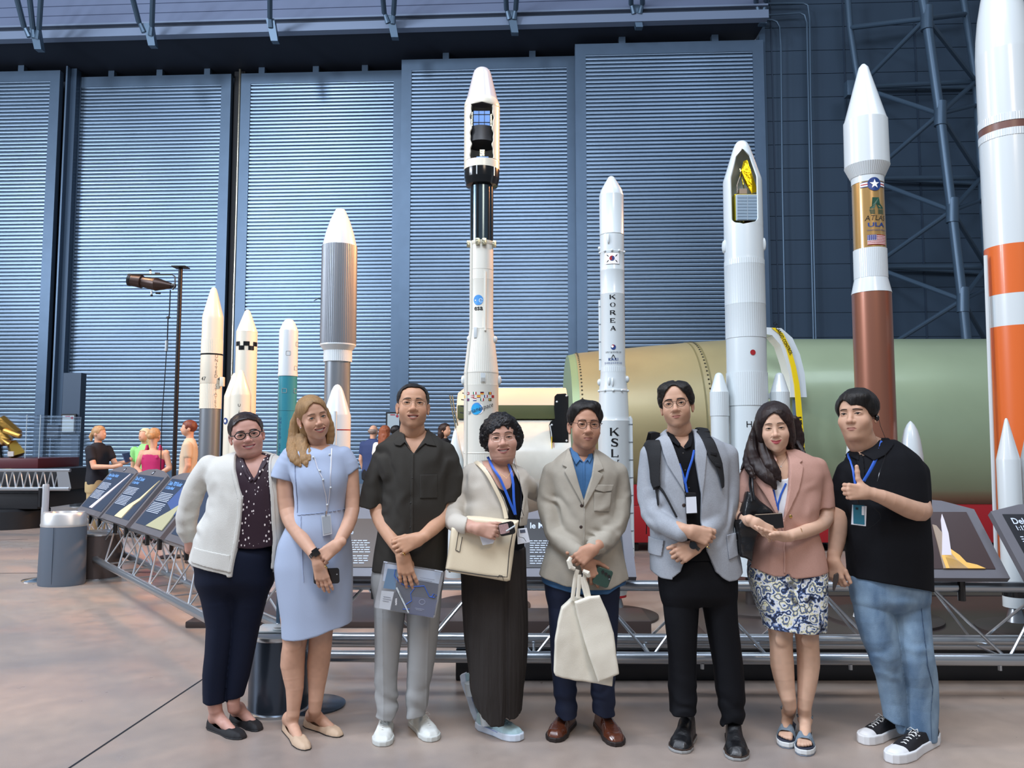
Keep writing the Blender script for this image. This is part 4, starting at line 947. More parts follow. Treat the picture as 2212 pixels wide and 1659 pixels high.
rel(MB().tube([at(1188, 918, YK-.02), at(1191, 935, YK-.02), at(1192, 945, YK-.02)], .006, 6).build('cord', M_rw, Bk)); rel(MB().tube([at(1192, 943, YK-.02), at(1192, 990, YK-.02)], .018, 8, flat=.3).build('yellow_ribbon', M_yel, Bk)); rel(MB().tube([at(1196, 955, YK-.02), at(1197, 990, YK-.02)], .012, 8, flat=.3).build('orange_ribbon', M_orange, Bk))
rel(MB().bbox((A0[4][0]-.16, YK, 0), (A0[4][0]+.05, YK+.2, at(1200, 1010, YK)[2]), .01).build('post', M_blk, Bk))
# ================================================================ rail with information panels
def truss(name, lab, A_, B_, bays, zt=.61, zb=.228, w=.32, tubes=2, posts=True):
 A_ = Vector((A_[0], A_[1], 0)); B_ = Vector((B_[0], B_[1], 0)); d = (B_-A_).normalized(); n = Vector((-d.y, d.x, 0)); L_ = (B_-A_).length
 t = thing(name, lab, 'rail', A_); Z = Vector((0, 0, 1))
 rel(MB().tube([A_+Z*zt, B_+Z*zt], .032, 14).build('top_rail', M_alu, t))
 for s_ in (-1, 1):
  rel(MB().tube([A_+n*s_*w/2+Z*zb, B_+n*s_*w/2+Z*zb], .034, 14).build('bottom_rail', M_alu, t))
 for i in range(bays):
  p0 = A_+d*(L_*i/bays); p1 = A_+d*(L_*(i+.5)/bays); p2 = A_+d*(L_*(i+1)/bays)
  for s_ in (-1, 1):
   q = MB(); o = n*s_*w/2+Z*zb; q.tube([p0+o, p1+Z*zt], .0085, 6); q.tube([p1+Z*zt, p2+o], .0085, 6); rel(q.build('lattice_rod', M_alu, t))
  rel(MB().tube([p0-n*w/2+Z*zb, p0+n*w/2+Z*zb], .0085, 6).build('cross_rod', M_alu, t))
 return t, d, n, L_
CR = onfloor(640, 1560)[:2]; CR = np.array([CR[0], CR[1]]); CR = np.array([-1.28, 4.72])
A1 = at(170, 1170, 9.7)[:2]
TA, dA, nA, LA = truss('lattice_rail', 'silver lattice rail running back to the left under the tilted rocket panels', A1, CR, 12)
B1 = np.array([4.9, 4.62])
TB_, dB, nB, LB = truss('lattice_rail', 'silver lattice rail running across the photo behind the group', CR+np.array([.05, .02]), B1, 9)
for x in np.arange(-.6, 4.6, .85):
 z = .17; y = CR[1]+(B1[1]-CR[1])*(x-CR[0])/(B1[0]-CR[0]); rel(MB().tube([(x, y-.16, z), (x, y-.16, .2)], .012, 6).build('rail_bolt', M_alu, TB_))
rel(MB().tube([(CR[0], CR[1]+.04, .29), (B1[0], B1[1]+.04, .29)], .03, 12).build('inner_rail', M_alu, TB_))
p = A1; n3 = nA*.16; q = MB(); z_ = Vector((0, 0, 1)); a_ = Vector((A1[0], A1[1], 0)); q.add([a_-n3+z_*.2, a_+n3+z_*.2, a_+n3*.3+z_*.62, a_-n3*.3+z_*.62, a_-n3+z_*.2+dA*.02, a_+n3+z_*.2+dA*.02, a_+n3*.3+z_*.62+dA*.02, a_-n3*.3+z_*.62+dA*.02], [(0, 1, 2, 3), (7, 6, 5, 4), (0, 4, 5, 1), (1, 5, 6, 2), (2, 6, 7, 3), (3, 7, 4, 0)]); rel(q.build('end_plate', mat('rail_end', '7c8088', .35, .5), TA, smooth=False))
M_kerb = mat('kerb_black', '10151c', .4, coat=.2)
for i, (a, b) in enumerate(((-.35, .98), (1.0, 2.38), (2.4, 3.6), (3.62, 5.0))):
 y = 4.86; q = MB().bbox((a, y, 0), (b, y+.35, .19), .01); o = q.build('kerb_box', M_kerb)
 tag(o, ['low black kerb box under the rail behind the man in grey trousers', 'low black kerb box under the rail behind the tote bag', 'low black kerb box under the rail behind the floral skirt woman', 'low black kerb box under the rail at the right edge'][i], 'kerb', 'black kerb boxes under the rail')
M_pl = mat('plinth_brown', '3b3230', .45, coat=.1)
for i, (a, b, y0, y1, h, lb) in enumerate(((-.75, 1.02, 5.7, 6.15, .17, 'low dark plinth box behind the rail between the grey trousers and the tote bag'), (1.38, 5.6, 5.24, 6.85, .12, 'long low dark platform behind the rail at the right'), (1.9, 6.4, 7.0, 8.2, .10, 'broad dark platform further behind the rail at the right'), (-2.6, -.8, 6.2, 7.4, .05, 'low dark pad under the boosters behind the blue dress'))):
 tag(MB().bbox((a, y0, 0), (b, y1, h), .01).build('display_plinth', M_pl), lb, 'plinth', 'dark display plinths')
def drum(x, y, r, h, lab, m=M_black, lid=True, z0=0):
 t = thing('drum_pedestal', lab, 'pedestal', (x, y, 0)); rel(MB().lathe([(.012, r), (h-.02, r)], (x, y), 48).build('drum', m, t)); rel(MB().lathe([(0, r+.012), (.014, r+.012), (.02, r)], (x, y), 48).build('base_ring', M_alu, t))
 if lid: rel(MB().lathe([(h-.03, r+.004), (h-.02, r+.01), (h-.008, r+.01), (h, r-.005), (h, 0)], (x, y), 48).build('top_ring', M_alu, t))
 return t
M_drum = mat('drum_slate', '475260', .25, .7)
c = at(603, 1470, 4.36); dr = drum(c[0], 4.36, .163, .43, 'slate metal drum pedestal standing behind the legs of the woman in the blue dress', M_drum)
rel(MB().bbox((c[0]-.13, 4.28, .432), (c[0]+.1, 4.46, .44), .003).build('white_plate', M_rw, dr)); rel(MB().tube([(c[0]+.02+.045*math.cos(t), 4.32+.03*math.sin(t), .446) for t in np.linspace(0, 2*PI, 20)], .006, 6).build('white_ring', M_rw, dr))
rel(MB().bbox((c[0]-.07, 4.5, .43), (c[0]-.02, 4.56, .60), .01).build('post', M_pipe, dr))
o = MB().lathe([(0, .17), (.008, .17), (.014, .155), (.014, 0)], (at(680, 1530, 4.42)[0], 4.42), 40).build('floor_disc', M_drum); tag(o, 'flat round floor disc beside the slate drum pedestal', 'floor disc')
c = onfloor(192, 1255); drum(c[0], c[1]+.2, .22, .5, 'brown grey drum pedestal behind the tall grey bin', mat('drum_brown', '5b5250', .3, .5))
c = onfloor(163, 1096); drum(c[0], c[1]+.2, .22, .34, 'small dark drum pedestal far behind the grey bin', mat('drum_dark', '35393e', .35, .4))
c = onfloor(114, 1268); bx, by = c[0], c[1]+.15
Bn = thing('litter_bin', 'oval slate grey litter bin with a brushed chrome top', 'bin', (bx, by, 0)); w0 = .235
q = MB().lathe([(0, w0*.97), (.03, w0), (.60, w0*.96)], (0, 0), 48); q.V = [(bx+v[0], by+v[1]*.75, v[2]) for v in q.V]; rel(q.build('body', mat('bin_grey', '5c6774', .5, .2), Bn))
q = MB().lathe([(.60, w0*.97), (.615, w0*.985), (.63, w0*.96), (.72, w0*.93), (.745, w0*.86), (.745, w0*.62), (.70, w0*.55)], (0, 0), 48, cap=False); q.V = [(bx+v[0], by+v[1]*.75, v[2]) for v in q.V]; rel(q.build('chrome_top', mat('brushed_steel', 'cfcfcd', .36, .7), Bn))
q = MB().lathe([(.66, 0), (.66, w0*.9)], (0, 0), 32); q.V = [(bx+v[0], by+v[1]*.75, v[2]) for v in q.V]; rel(q.build('bin_liner', M_int, Bn)); rel(MB().box((bx-.003, by-w0*.75-.001, .03), (bx, by-w0*.74, .6)).build('body_seam', M_dark, Bn, smooth=False))
c = onfloor(68, 1250); px_, py_ = at(97, 1100, c[1])[0], c[1]
Po = thing('barrier_post', 'steel barrier post standing behind the litter bin', 'post', (px_, c[1]+.3, 0));
c = at(97, 1100, 8.3); rel(MB().lathe([(.03, .035), (1.0, .035), (1.02, .03), (1.02, 0)], (c[0], 8.3), 24).build('tube', mat('satin_steel', 'c4c6ca', .36, .6), Po)); rel(MB().lathe([(0, .19), (.012, .19), (.03, .06), (.04, .035)], (c[0], 8.3), 36).build('base', M_chrome, Po)); rel(MB().box((c[0]-.055, 8.26, .78), (c[0]-.03, 8.34, .98)).build('belt_slot', M_black, Po, smooth=False))
M_pf = mat('panel_frame', '6a6a70', .45, .3, var=.04); M_dkblue = mat('panel_blue', '2c3a50', .35, coat=.2); M_pbrown = mat('panel_brown', '3a2a28', .35, coat=.2); M_pblack = mat('panel_black', '15161b', .35, coat=.2); M_pbr2 = mat('panel_tan', '4a3a2e', .4, coat=.2)
M_txt = mat('panel_text', 'c8d4e8', .5); M_txb = mat('panel_text_blue', '6fa6e6', .5)
def panel(lab, loc, ang, face, w=.62, h=.62, tilt=42, arch=.07, title=None, sub=None, body=None, rocket=None, scale=1.0, tb=None, logo=True, gold=False):
 """local frame: x along the rail, the face leaning back; origin at the lower front edge"""
 t = thing('information_panel', lab, 'panel', loc, 0, 'tilted information panels')
 M = Matrix.Translation(loc) @ Matrix.Rotation(ang, 4, 'Z') @ Matrix.Rotation(-math.radians(tilt), 4, 'X')
 def put(q, nm, m, sm=False, par=t): q.V = [tuple(M @ Vector(v)) for v in q.V]; return rel(q.build(nm, m, par, smooth=sm))
 f = .06; W2 = w/2
 outer = [(-W2, 0), (W2, 0), (W2, h), (W2*.55, h+arch*.75), (0, h+arch), (-W2*.55, h+arch*.75), (-W2, h)]
 q = MB().prism(outer, 0, .04); put(q, 'frame', M_pf)
 P = [(-W2+f, f), (W2-f, f), (W2-f, h-f*.4), (-W2+f, h-f*.4)]
 q = MB().prism(P, -.004, .0); put(q, 'graphic', face)
 x0, x1, y0, y1 = -W2+f, W2-f, f, h-f*.4
 def tx_(s, x, y, sz, m, nm, al='LEFT', off=0, sxx=1, line=1.0):
  V, F = text_geo(s, sz, 0, al, offset=off, line=line); q = MB().add([(x+v[0]*sxx, -.006, y+v[1]) for v in V], F); put(q, nm, m)
 if title: tx_(title, x0+.03, y1-.055, .062, tb or M_txt, 'title', off=.0012, sxx=.85)
 if sub: tx_(sub, x0+.03, y1-.105, .046, tb or M_txt, 'subtitle', off=.001, sxx=.85)
 if body:
  rnd = random.Random(3);
  for k in range(body):
   q = MB(); y = y1-.17-k*.0165-(0.012 if k > 5 else 0)
   x = x0+.03
   while x < x0+.25*(w/.62) and y > y0+.02:
    L2 = rnd.uniform(.012, .035); q.box((x, -.006, y), (x+L2, -.0045, y+.006)); x += L2+.006
   if q.V: put(q, 'text_line', M_txt)
 if rocket:
  for nm, m, pts in rocket: put(MB().prism([(x0+(x1-x0)*a, y0+(y1-y0)*b) for a, b in pts], -.0075-.0004*len(nm), -.004), nm, m)
 if logo: put(MB().prism([(-.03, h-.005), (.03, h-.005), (.03, h+arch-.03), (-.03, h+arch-.03)], -.003, 0), 'logo_plate', M_pblack); put(MB().prism([(-.018, h+.002), (.006, h+.004), (.018, h+arch-.04), (-.004, h+arch-.045)], -.006, -.003), 'logo_mark', M_txt)
 for sx in (-.2, .2):
  q = MB().tube([(sx*w, .05, .1), (sx*w, .1, .1)], .02, 8); put(q, 'mount', M_blk, True)
 q = MB().tube([M @ Vector((sx*w, .04, .08)) for sx in (-.2,)]+[Vector(M @ Vector((-.2*w, .04, .08)))+Vector((0, 0, -.18))], .022, 8); rel(q.build('clamp', M_blk, t))
 q = MB().tube([M @ Vector((.2*w, .04, .08)), (M @ Vector((.2*w, .04, .08)))+Vector((0, 0, -.18))], .022, 8); rel(q.build('clamp', M_blk, t))
 if gold:
  q = MB()
  n_ = 10
  put(MB().bbox((-W2+.05, -.03, h+.0), (W2*.2, .03, h+.16), .02), 'ore_sample', mat('glitter_gold', '9b7f55', .6, .3), True)
 return t
FLM = mat('flame_print', 'e8b860', .5); FLW = mat('flame_white', 'f4ead8', .5); WHP = mat('rocket_print', 'd0ccd4', .5); GRP = mat('gantry_print', '9a8a7a', .5)
plume = [('exhaust', WHP, [(.38, .02), (.62, .02), (.86, .55), (.95, .95), (.9, .93), (.72, .5)])]
def segpos(A_, d, s_, off=0, z=.66): n = Vector((-d.y, d.x, 0)); p = Vector((A_[0], A_[1], 0))+d*s_-n*off; return (p.x, p.y, z)
angA = math.atan2(dA.y, dA.x)
def along(px, py, z):
 best = None
 for s_ in np.linspace(-.5, LA, 600):
  p = Vector((A1[0], A1[1], 0))+dA*s_-Vector((-dA.y, dA.x, 0))*.12
  u = p.x/ (p.y*CP+(z-ZC)*SP)*FPX+1106
  if best is None or abs(u-px) < best[0]: best = (abs(u-px), s_)
 return best[1]
pst = []
for i, (xa, xb) in enumerate(((166, 213), (216, 272), (280, 346), (355, 450))):
 sa, sb = along(xa, 0, .66), along(xb, 0, .66); pst.append((sa, sb))
 ttl = [('Atlas-Centaur Rocket', '1:15 Scale Model'), ('Titan IIIC Rocket', '1:15 Scale Model'), ('Delta 7920 Rocket', '1:15 Scale Model'), (None, None)][i]
 lb = ['leftmost tilted rocket panel on the left rail, rocket trail picture on dark blue', 'second tilted panel from the left with a pale rocket plume picture', 'third tilted panel from the left, with a blue sky launch picture', 'fourth tilted panel on the left rail, mostly behind the white cardigan'][i]
 rk = [[('rocket_trail', WHP, [(.40, .02), (.55, .02), (.93, .98), (.90, .98)]), ], [('rocket_plume', mat('plume_cream', 'ddd0a8', .5), [(.45, .0), (.74, .0), (.78, .3), (.86, .42), (.97, .92), (.80, .48), (.62, .3), (.5, .14)])], [('sky', mat('sky_print', '3a5488', .5), [(.5, .5), (1, .3), (1, 1), (.6, 1)]), ('launch_plume', mat('plume_olive', 'a8a888', .5), [(.42, 0), (1, 0), (1, .2), (.95, .55), (.78, .36), (.6, .2)])], None][i]
 panel(lb, segpos(A1, dA, (sa+sb)/2, .12), angA, M_dkblue, w=abs(sb-sa)*.98, h=.60, tilt=38, title=ttl[0], sub=ttl[1], body=13 if ttl[0] else 0, rocket=rk, tb=M_txb)
def pB(px): return at(px, 1190, 4.6)[0]
angB = math.atan2(dB.y, dB.x)
panel('brown tilted text panel between the blue dress and the dark shirt', ((pB(745)+pB(800))/2, 4.62, .68), angB, M_pbr2, w=.42, h=.44, title='el', sub='ale', body=14, logo=False)
panel('black tilted text panel behind the woman with the cream bag', (pB(1243), 4.6, .68), angB, M_pblack, w=.72, h=.44, title='le Module', body=16, logo=False)
panel('dark tilted panel with a launching rocket picture beside the black polo shirt', (pB(2023), 4.56, .68), angB, M_pbrown, w=.80, h=.50, tilt=42, arch=.09, logo=False, rocket=[
('gantry', GRP, [(.55, .0), (.60, .0), (.66, .25), (.70, .5), (.66, .74), (.63, .76), (.60, .45)]), ('flame_glow', FLM, [(.57, .0), (.91, .0), (.85, .06), (.77, .1), (.74, .22), (.68, .34), (.62, .36), (.58, .2)]), ('flame_core', FLW, [(.60, .0), (.76, .0), (.70, .14), (.67, .28), (.61, .23)]), ('rocket_body', WHP, [(.585, .22), (.67, .22), (.735, .60), (.755, .84), (.76, .95), (.725, .84), (.68, .6)])])
panel('tilted panel headed De at the right edge of the photo', (pB(2330), 4.4, .68), angB, M_pblack, w=.86, h=.50, tilt=42, arch=.07, title='Delta IV', sub='1:15 Scale', body=8, logo=False)
panel('dark tilted panel mostly hidden behind the pink blazer and black polo', (pB(1690), 4.6, .68), angB, M_pbrown, w=.60, h=.42, logo=False) if False else None
# ================================================================ glass case corner at the far left
YG = 13.6
G = thing('glass_case', 'glass display case on a maroon base holding a gold satellite', 'display case', (at(30, 1010, YG)[0], YG, 0))
a = at(-70, 1012, YG); b = at(87, 896, YG); zb_ = at(40, 990, YG)[2]; M_gl = mat('clear_glass', 'ffffff', .02, trans=1, ior=1.05, alpha=.25)
rel(MB().bbox((a[0], YG, at(0, 1012, YG)[2]), (b[0], YG+1.3, zb_), .02).build('maroon_base', mat('maroon', '4c2026', .4), G))
for (lo, hi) in (((a[0], YG+.01, zb_), (b[0], YG+.02, b[2])), ((b[0]-.012, YG+.01, zb_), (b[0], YG+1.3, b[2])), ((a[0], YG+.01, b[2]-.01), (b[0], YG+1.3, b[2]))): rel(MB().box(lo, hi).build('glass_pane', M_gl, G, smooth=False))
for x in (a[0], at(55, 950, YG)[0], b[0]): rel(MB().tube([(x, YG+.01, zb_), (x, YG+.01, b[2])], .007, 6).build('glass_edge', mat('edge_pale', '9fb2bc', .3), G))
Gs = thing('gold_satellite', 'gold foil satellite model leaning inside the glass case', 'satellite', (at(20, 985, YG+.5)[0], YG+.5, zb_))
rel(MB().tube([at(2, 906, YG+.5), at(38, 938, YG+.5)], [.1, .1], 6).build('body_tube', M_gold, Gs)); rel(MB().tube([at(-15, 920, YG+.6), at(16, 955, YG+.6)], .11, 8).build('body_tube', M_gold, Gs)); rel(MB().tube([at(10, 930, YG+.4), at(44, 942, YG+.4)], .05, 8).build('rod', M_gold, Gs)); rel(MB().tube([at(8, 950, YG+.45), at(24, 960, YG+.45)], [.03, .08], 10).build('thruster', M_gold, Gs))
rel(MB().tube([at(25, 955, YG+.5), at(38, 985, YG+.5)], [.09, .16], 4).build('foil_skirt', mat('foil_dull', '8c7430', .35, .8), Gs)); rel(MB().box(tuple(at(16, 986, YG+.2)), tuple(at(29, 975, YG+.2)+np.array([0, .02, 0]))).build('caption_card', mat('card', 'b8b4b0', .6), Gs, smooth=False)); rel(MB().tube([at(0, 960, YG+.6), (at(2, 990, YG+.6)[0], YG+.6, zb_)], .05, 6).build('stem', M_blk, Gs))
F_ = thing('display_stand', 'black stepped display stand with a lattice rail below the glass case', 'display stand', (at(30, 1100, 13)[0], 13, 0))
aa, bb = at(-80, 1100, 13.2), at(90, 1100, 13.2)
rel(MB().lathe([(0, .55), (.3, .55), (.34, .5)], ((bb[0])-.6, 13.4), 32).build('round_foot', M_black, F_)); rel(MB().bbox((aa[0], 13.0, .34), (bb[0]+.05, 14.8, .62), .02).build('lower_deck', M_black, F_)); rel(MB().bbox((aa[0], 13.3, .62), (at(98, 1050, 13)[0], 14.9, at(0, 1014, 13)[2]), .02).build('upper_deck', M_black, F_))
zt2, zb2 = at(0, 1016, 12.9)[2], at(0, 1056, 12.9)[2]; xa, xb = at(-30, 1016, 12.9)[0], at(152, 1016, 12.9)[0]
for z, r_ in ((zt2, .03), (zb2, .035)): rel(MB().tube([(xa, 12.9, z), (xb, 12.9, z)], r_, 10).build('rail_tube', M_alu, F_))
n_ = 11
for i in range(n_): x0_ = xa+(xb-xa)*i/n_; x1_ = xa+(xb-xa)*(i+.5)/n_; x2_ = xa+(xb-xa)*(i+1)/n_; rel(MB().tube([(x0_, 12.9, zb2), (x1_, 12.9, zt2)], .012, 6).tube([(x1_, 12.9, zt2), (x2_, 12.9, zb2)], .012, 6).build('lattice_rod', M_alu, F_))
rel(MB().add([tuple(at(x, y, 12.88)) for x, y in ((126, 1057), (154, 1055), (146, 1013), (122, 1018))], [(0, 1, 2, 3)]).build('end_plate', mat('smoked_plate', '8a8f94', .3, .4), F_, smooth=False))
o = at(180, 1046, 15.5); Tt = thing('side_table', 'thin white topped table seen behind the first rocket panel', 'table', (o[0], 15.5, 0)); rel(MB().bbox((o[0]-.2, 15.3, o[2]-.03), (o[0]+.4, 15.8, o[2]), .005).build('table_top', M_rw, Tt)); rel(MB().tube([(o[0]+.1, 15.55, 0), (o[0]+.1, 15.55, o[2]-.03)], .04, 10).build('pole', M_dark, Tt))
YL = 9.9; Lp = thing('spotlight_stand', 'black pole with a theatre spotlight on its side arm, left of the rockets', 'spotlight', (at(383, 900, YL)[0], YL, 0))
X_ = at(383, 800, YL)[0]; z1 = at(383, 578, YL)[2]
rel(MB().tube([(X_, YL, .03), (X_, YL, z1)], .027, 12).build('pole', mat('pole_black', '1c1a1c', .4, .3), Lp)); rel(MB().lathe([(0, .15), (.02, .15), (.03, .05)], (X_, YL), 32).build('base', M_black, Lp)); rel(MB().bbox((X_-.09, YL-.08, z1-.004), (X_+.09, YL+.08, z1+.012), .003).build('top_plate', M_black, Lp))
def LPt(x, y, dy=0): return at(250+x/6.91, 560+y/6.91, YL+dy)
rel(MB().tube([LPt(180, 225, -.04), LPt(840, 228, -.04), LPt(885, 260, -.04), LPt(885, 400, -.04), LPt(850, 455, -.04)], .009, 8).build('yoke', M_black, Lp)); M_lb = mat('lamp_bronze', '3a2c28', .35, .5)
rel(MB().tube([LPt(225, 310), LPt(390, 335), LPt(400, 337), LPt(590, 370), LPt(600, 372), LPt(830, 395)], [.075, .088, .07, .085, .09, .035], 20).build('lamp_barrel', M_lb, Lp)); rel(MB().tube([LPt(205, 306), LPt(240, 312)], [.085, .08], 20).build('lens_hood', M_black, Lp)); rel(MB().sphere(LPt(207, 307), (.02, .066, .066), 16, 10).build('lens', mat('lens', '8a9aa4', .05, .3, coat=1), Lp))
for a, b in (((520, 230), (515, 165)), ((535, 470), (535, 540))): rel(MB().tube([LPt(*a), LPt(*b)], .012, 8).build('knob_stem', M_alu, Lp)); rel(MB().sphere(LPt(*b), .017, 10, 8).build('knob', M_black, Lp))
for p in ((620, 210), (630, 505)): rel(MB().tube([LPt(p[0]-30, p[1]), LPt(p[0]+35, p[1]+3)], .014, 8).build('shutter_handle', M_black, Lp))
rel(MB().tube([LPt(830, 395), LPt(890, 395)], .03, 8).build('hook_clamp', M_black, Lp)); rel(MB().tube([LPt(815, 460), LPt(800, 830), LPt(780, 900), LPt(770, 1210)], .008, 6).build('cable', M_black, Lp)); rel(MB().tube([LPt(762, 1215), LPt(755, 1370)], .02, 8).build('plug', M_alu, Lp)); rel(MB().tube([LPt(758, 1360), LPt(740, 1660), at(350, 900, YL), at(347, 1010, YL), (X_-.1, YL, .02)], .006, 6).build('cable', M_black, Lp)); rel(MB().sphere(LPt(785, 870), (.03, .01, .02), 8, 6).build('cable_flag', M_black, Lp))
# ================================================================ heads
M_skin = mat('skin', 'c69a80', .48, attr='Col', spec=.35, sss=.12, bump=.06, bscale=700)
M_eyew = mat('eye_white', 'd9d4cf', .2, coat=.5); M_iris = mat('iris_dark', '1d1410', .15, coat=.6); M_irisb = mat('iris_grey', '5a6a70', .15, coat=.6); M_teeth = mat('teeth', 'f2eee6', .25); M_mouth = mat('mouth_dark', '3a1518', .6)
M_hblk = mat('hair_black', '12100f', .42, spec=.4, bump=.5, bscale=60, stretch=(9, 9, 1)); M_hbrn = mat('hair_dark_brown', '2a1b17', .42, spec=.4, bump=.5, bscale=60, stretch=(9, 9, 1)); M_hbld = mat('hair_blonde', '94744e', .45, spec=.4, var=.22, vscale=14, bump=.5, bscale=60, stretch=(9, 9, 1)); M_hred = mat('hair_red', '6a3424', .5); M_brow = mat('brow', '251a16', .7); M_lash = mat('lash', '140d0c', .6)
class HX:
 """from head space to the place: warp, size, turn, put"""
 def __init__(s, c, yaw=0, pitch=0, roll=0, S=1, lz=1, uz=1, wx=1):
  s.c = np.array(c, float); s.S = S; s.lz = lz; s.uz = uz; s.wx = wx
  s.R = np.array((rot('Z', yaw) @ rot('X', pitch) @ rot('Y', roll)).to_3x3())
 def __call__(s, P):
  P = np.array(P, float).reshape(-1, 3).copy(); z = P[:, 2]
  P[:, 2] = np.where(z < 0, z*s.lz, z*s.uz); P[:, 0] *= s.wx
  return (P*s.S) @ s.R.T+s.c
 def inv(s, P):
  P = (np.array(P, float).reshape(-1, 3)-s.c) @ s.R/s.S
  P[:, 0] /= s.wx; z = P[:, 2]; P[:, 2] = np.where(z < 0, z/s.lz, z/s.uz); return P
def mouth_curve(o, n=17):
 w, sm = o['mw'], o['smile']; out = []
 for i in range(n):
  t = -1+2*i/(n-1); x = t*w
  out.append((x, -.0925+.0165*(abs(t)**2.0)*(w/.025), -.0645+sm*.0085*(t*t)-.0008*(1-t*t)))
 return out
def head_prims(o, neck_to, fat=0):
 g = lambda k: o.get(k, 1.0); jw, ck, cw, nw = g('jaw'), g('cheek'), g('chin'), g('nose'); op = o['open']
 P = [ell((0, .016, .032), (.0755, .093, .081)), ell((0, -.030, -.028), (.0635, .060, .078), .03), ell((0, -.020, -.062), (.056*jw, .058, .048), .03), ell((0, -.067, -.0965), (.0225*cw, .0185, .0170), .022),
  ell((0, -.042, .045), (.056, .045, .052), .03)]
 for s in (-1, 1):
  P += [ell((s*.036, -.0585, -.034), (.027*ck, .022*ck, .026), .022)]
 P += [cap((-.030, -.0785, .021), (.030, -.0785, .021), .0085, k=.018)]
 for s in (-1, 1):
  P += [ell((s*.031, -.101, .0015), (.020, .018, .0115), .014, 's')]
  P += [ell((s*.031, -.0735, 0), (.0182, .0150, .0125), .007), ell((s*.0312, -.0925, -.0008), (.0145, .012, .0012+.0042*op), .0018, 's', rot('Y', -s*6*(1 if op < .7 else .5)))]
 P += [cap((0, -.080, .010), (0, -.1005, -.029), .0078, .0098, k=.012), ell((0, -.1035, -.0335), (.0118*nw, .0105, .0095), .008)]
 for s in (-1, 1): P += [ell((s*.0128*nw, -.0935, -.0365), (.0078, .0095, .0078), .006), ell((s*.0062*nw, -.1005, -.0455), (.0036, .0048, .0036), .003, 's')]
 P += [ell((0, -.074, -.0625), (.031, .0165, .024), .016)]
 mc = mouth_curve(o); lt = o.get('lips', 1.0)
 teeth = o.get('teeth', 0)
 up = [np.array(q)+(0, .0015-.0008*(1-abs(-1+2*i/16)), .0034*lt*(1-(abs(-1+2*i/16))**2.4)+teeth*.0022*(1-(-1+2*i/16)**2)) for i, q in enumerate(mc)]
 dn = [np.array(q)+(0, .0018, -.0042*lt*(1-(abs(-1+2*i/16))**2)-teeth*.0050*(1-(-1+2*i/16)**2)) for i, q in enumerate(mc)]
 for arr, r0 in ((up, .0031), (dn, .0040)):
  for i in range(0, 16, 2):
   t0, t1 = 1-abs(-1+i/8)**2*.65, 1-abs(-1+(i+2)/8)**2*.65; P += [cap(arr[i], arr[i+2], r0*lt*t0, r0*lt*t1, k=.0045)]
 if teeth: P += [cap(np.array(mc[i])+(0, -.002, -.0014*teeth), np.array(mc[i+2])+(0, -.002, -.0014*teeth), .0010+.0032*teeth*(1-abs(-1+(i)/8)**2), .0010+.0032*teeth*(1-abs(-1+(i+2)/8)**2), k=.0012, op='s', n=(0, 1, 0), sq=.5) for i in range(2, 14, 2)]
 else: P += [cap(np.array(mc[i])+(0, -.0035, 0), np.array(mc[i+1])+(0, -.0035, 0), .0012, k=.0022, op='s') for i in range(1, 15)]
 if o.get('fold', .5):
  for s in (-1, 1):
   f = o.get('fold', .5); P += [chain_s for chain_s in (cap((s*.0175, -.0935, -.040), (s*.0365, -.078, -.0575), .0006, .0004, k=.006*f+.002, op='s'),)]
 for s in (-1, 1):
  m = rot('Z', s*-22) @ rot('X', -8)
  P += [ell((s*.0785, .014, -.012), (.006, .0175, .0275), .006, 'u', m), ell((s*.0835, .006, -.006), (.0052, .0095, .015), .004, 's', m), ell((s*.0765, .004, -.036), (.006, .009, .010), .005)]
 nt = np.array(neck_to, float); nr = o.get('neckr', .054)
 P += [cap((0, .022, -.045), (0, .020, -.115), .047, nr, k=.02), cap((0, .020, -.115), nt, nr, nr*1.08, k=.012)]
 if fat: P += [ell((0, -.018, -.100), (.052, .046, .022*fat), .03)]
 return P
def lipmask(P, o):
 mc = np.array(mouth_curve(o)); x = P[:, 0]; t = np.clip(x/o['mw'], -1, 1); z0 = np.interp(x, mc[:, 0], mc[:, 2]); lt = o.get('lips', 1.0); te = o.get('teeth', 0)
 upz = z0+(.0068*lt+te*.002)*(1-np.abs(t)**2.2)-.001*np.exp(-(x/.004)**2); dnz = z0-(.0090*lt+te*.0055)*(1-t**2)
 m = np.clip((upz-P[:, 2])/.0012+.5, 0, 1)*np.clip((P[:, 2]-dnz)/.0012+.5, 0, 1)*(np.abs(x) < o['mw']*1.02)*(P[:, 1] < -.066)
 return m
def skin_color(o):
 base = np.array(lin(o['tone'])[:3]); lip = np.array(lin(o['lipc'])[:3]); red = np.array(lin(o.get('blush', 'b8705c'))[:3])
 def f(P):
  c = np.tile(base, (len(P), 1))
  def mix(w, q):
   nonlocal c
   c = c*(1-w[:, None])+q*w[:, None]
  g = lambda cx, cy, cz, r: np.exp(-(((P-(cx, cy, cz))/r)**2).sum(1))
  mix(.38*np.clip(g(.042, -.062, -.036, .022)+g(-.042, -.062, -.036, .022), 0, 1), red); mix(.35*g(0, -.105, -.034, .014), red); mix(.25*np.clip(g(.08, .01, -.012, .03)+g(-.08, .01, -.012, .03), 0, 1), red)
  if o.get('stubble'): mix(o['stubble']*((P[:, 2] < -.045)*(P[:, 1] < -.03)*np.clip((-.045-P[:, 2])/.02, 0, 1)), np.array(lin('6a5448')[:3]))
  mix(.9*lipmask(P, o), lip)
  n = noise(P, 90, seed=3)*.03+noise(P, 30, seed=5)*.03
  c = c*(1+n[:, None])
  return np.concatenate([np.clip(c, 0, 1), np.ones((len(P), 1))], 1)
 return f
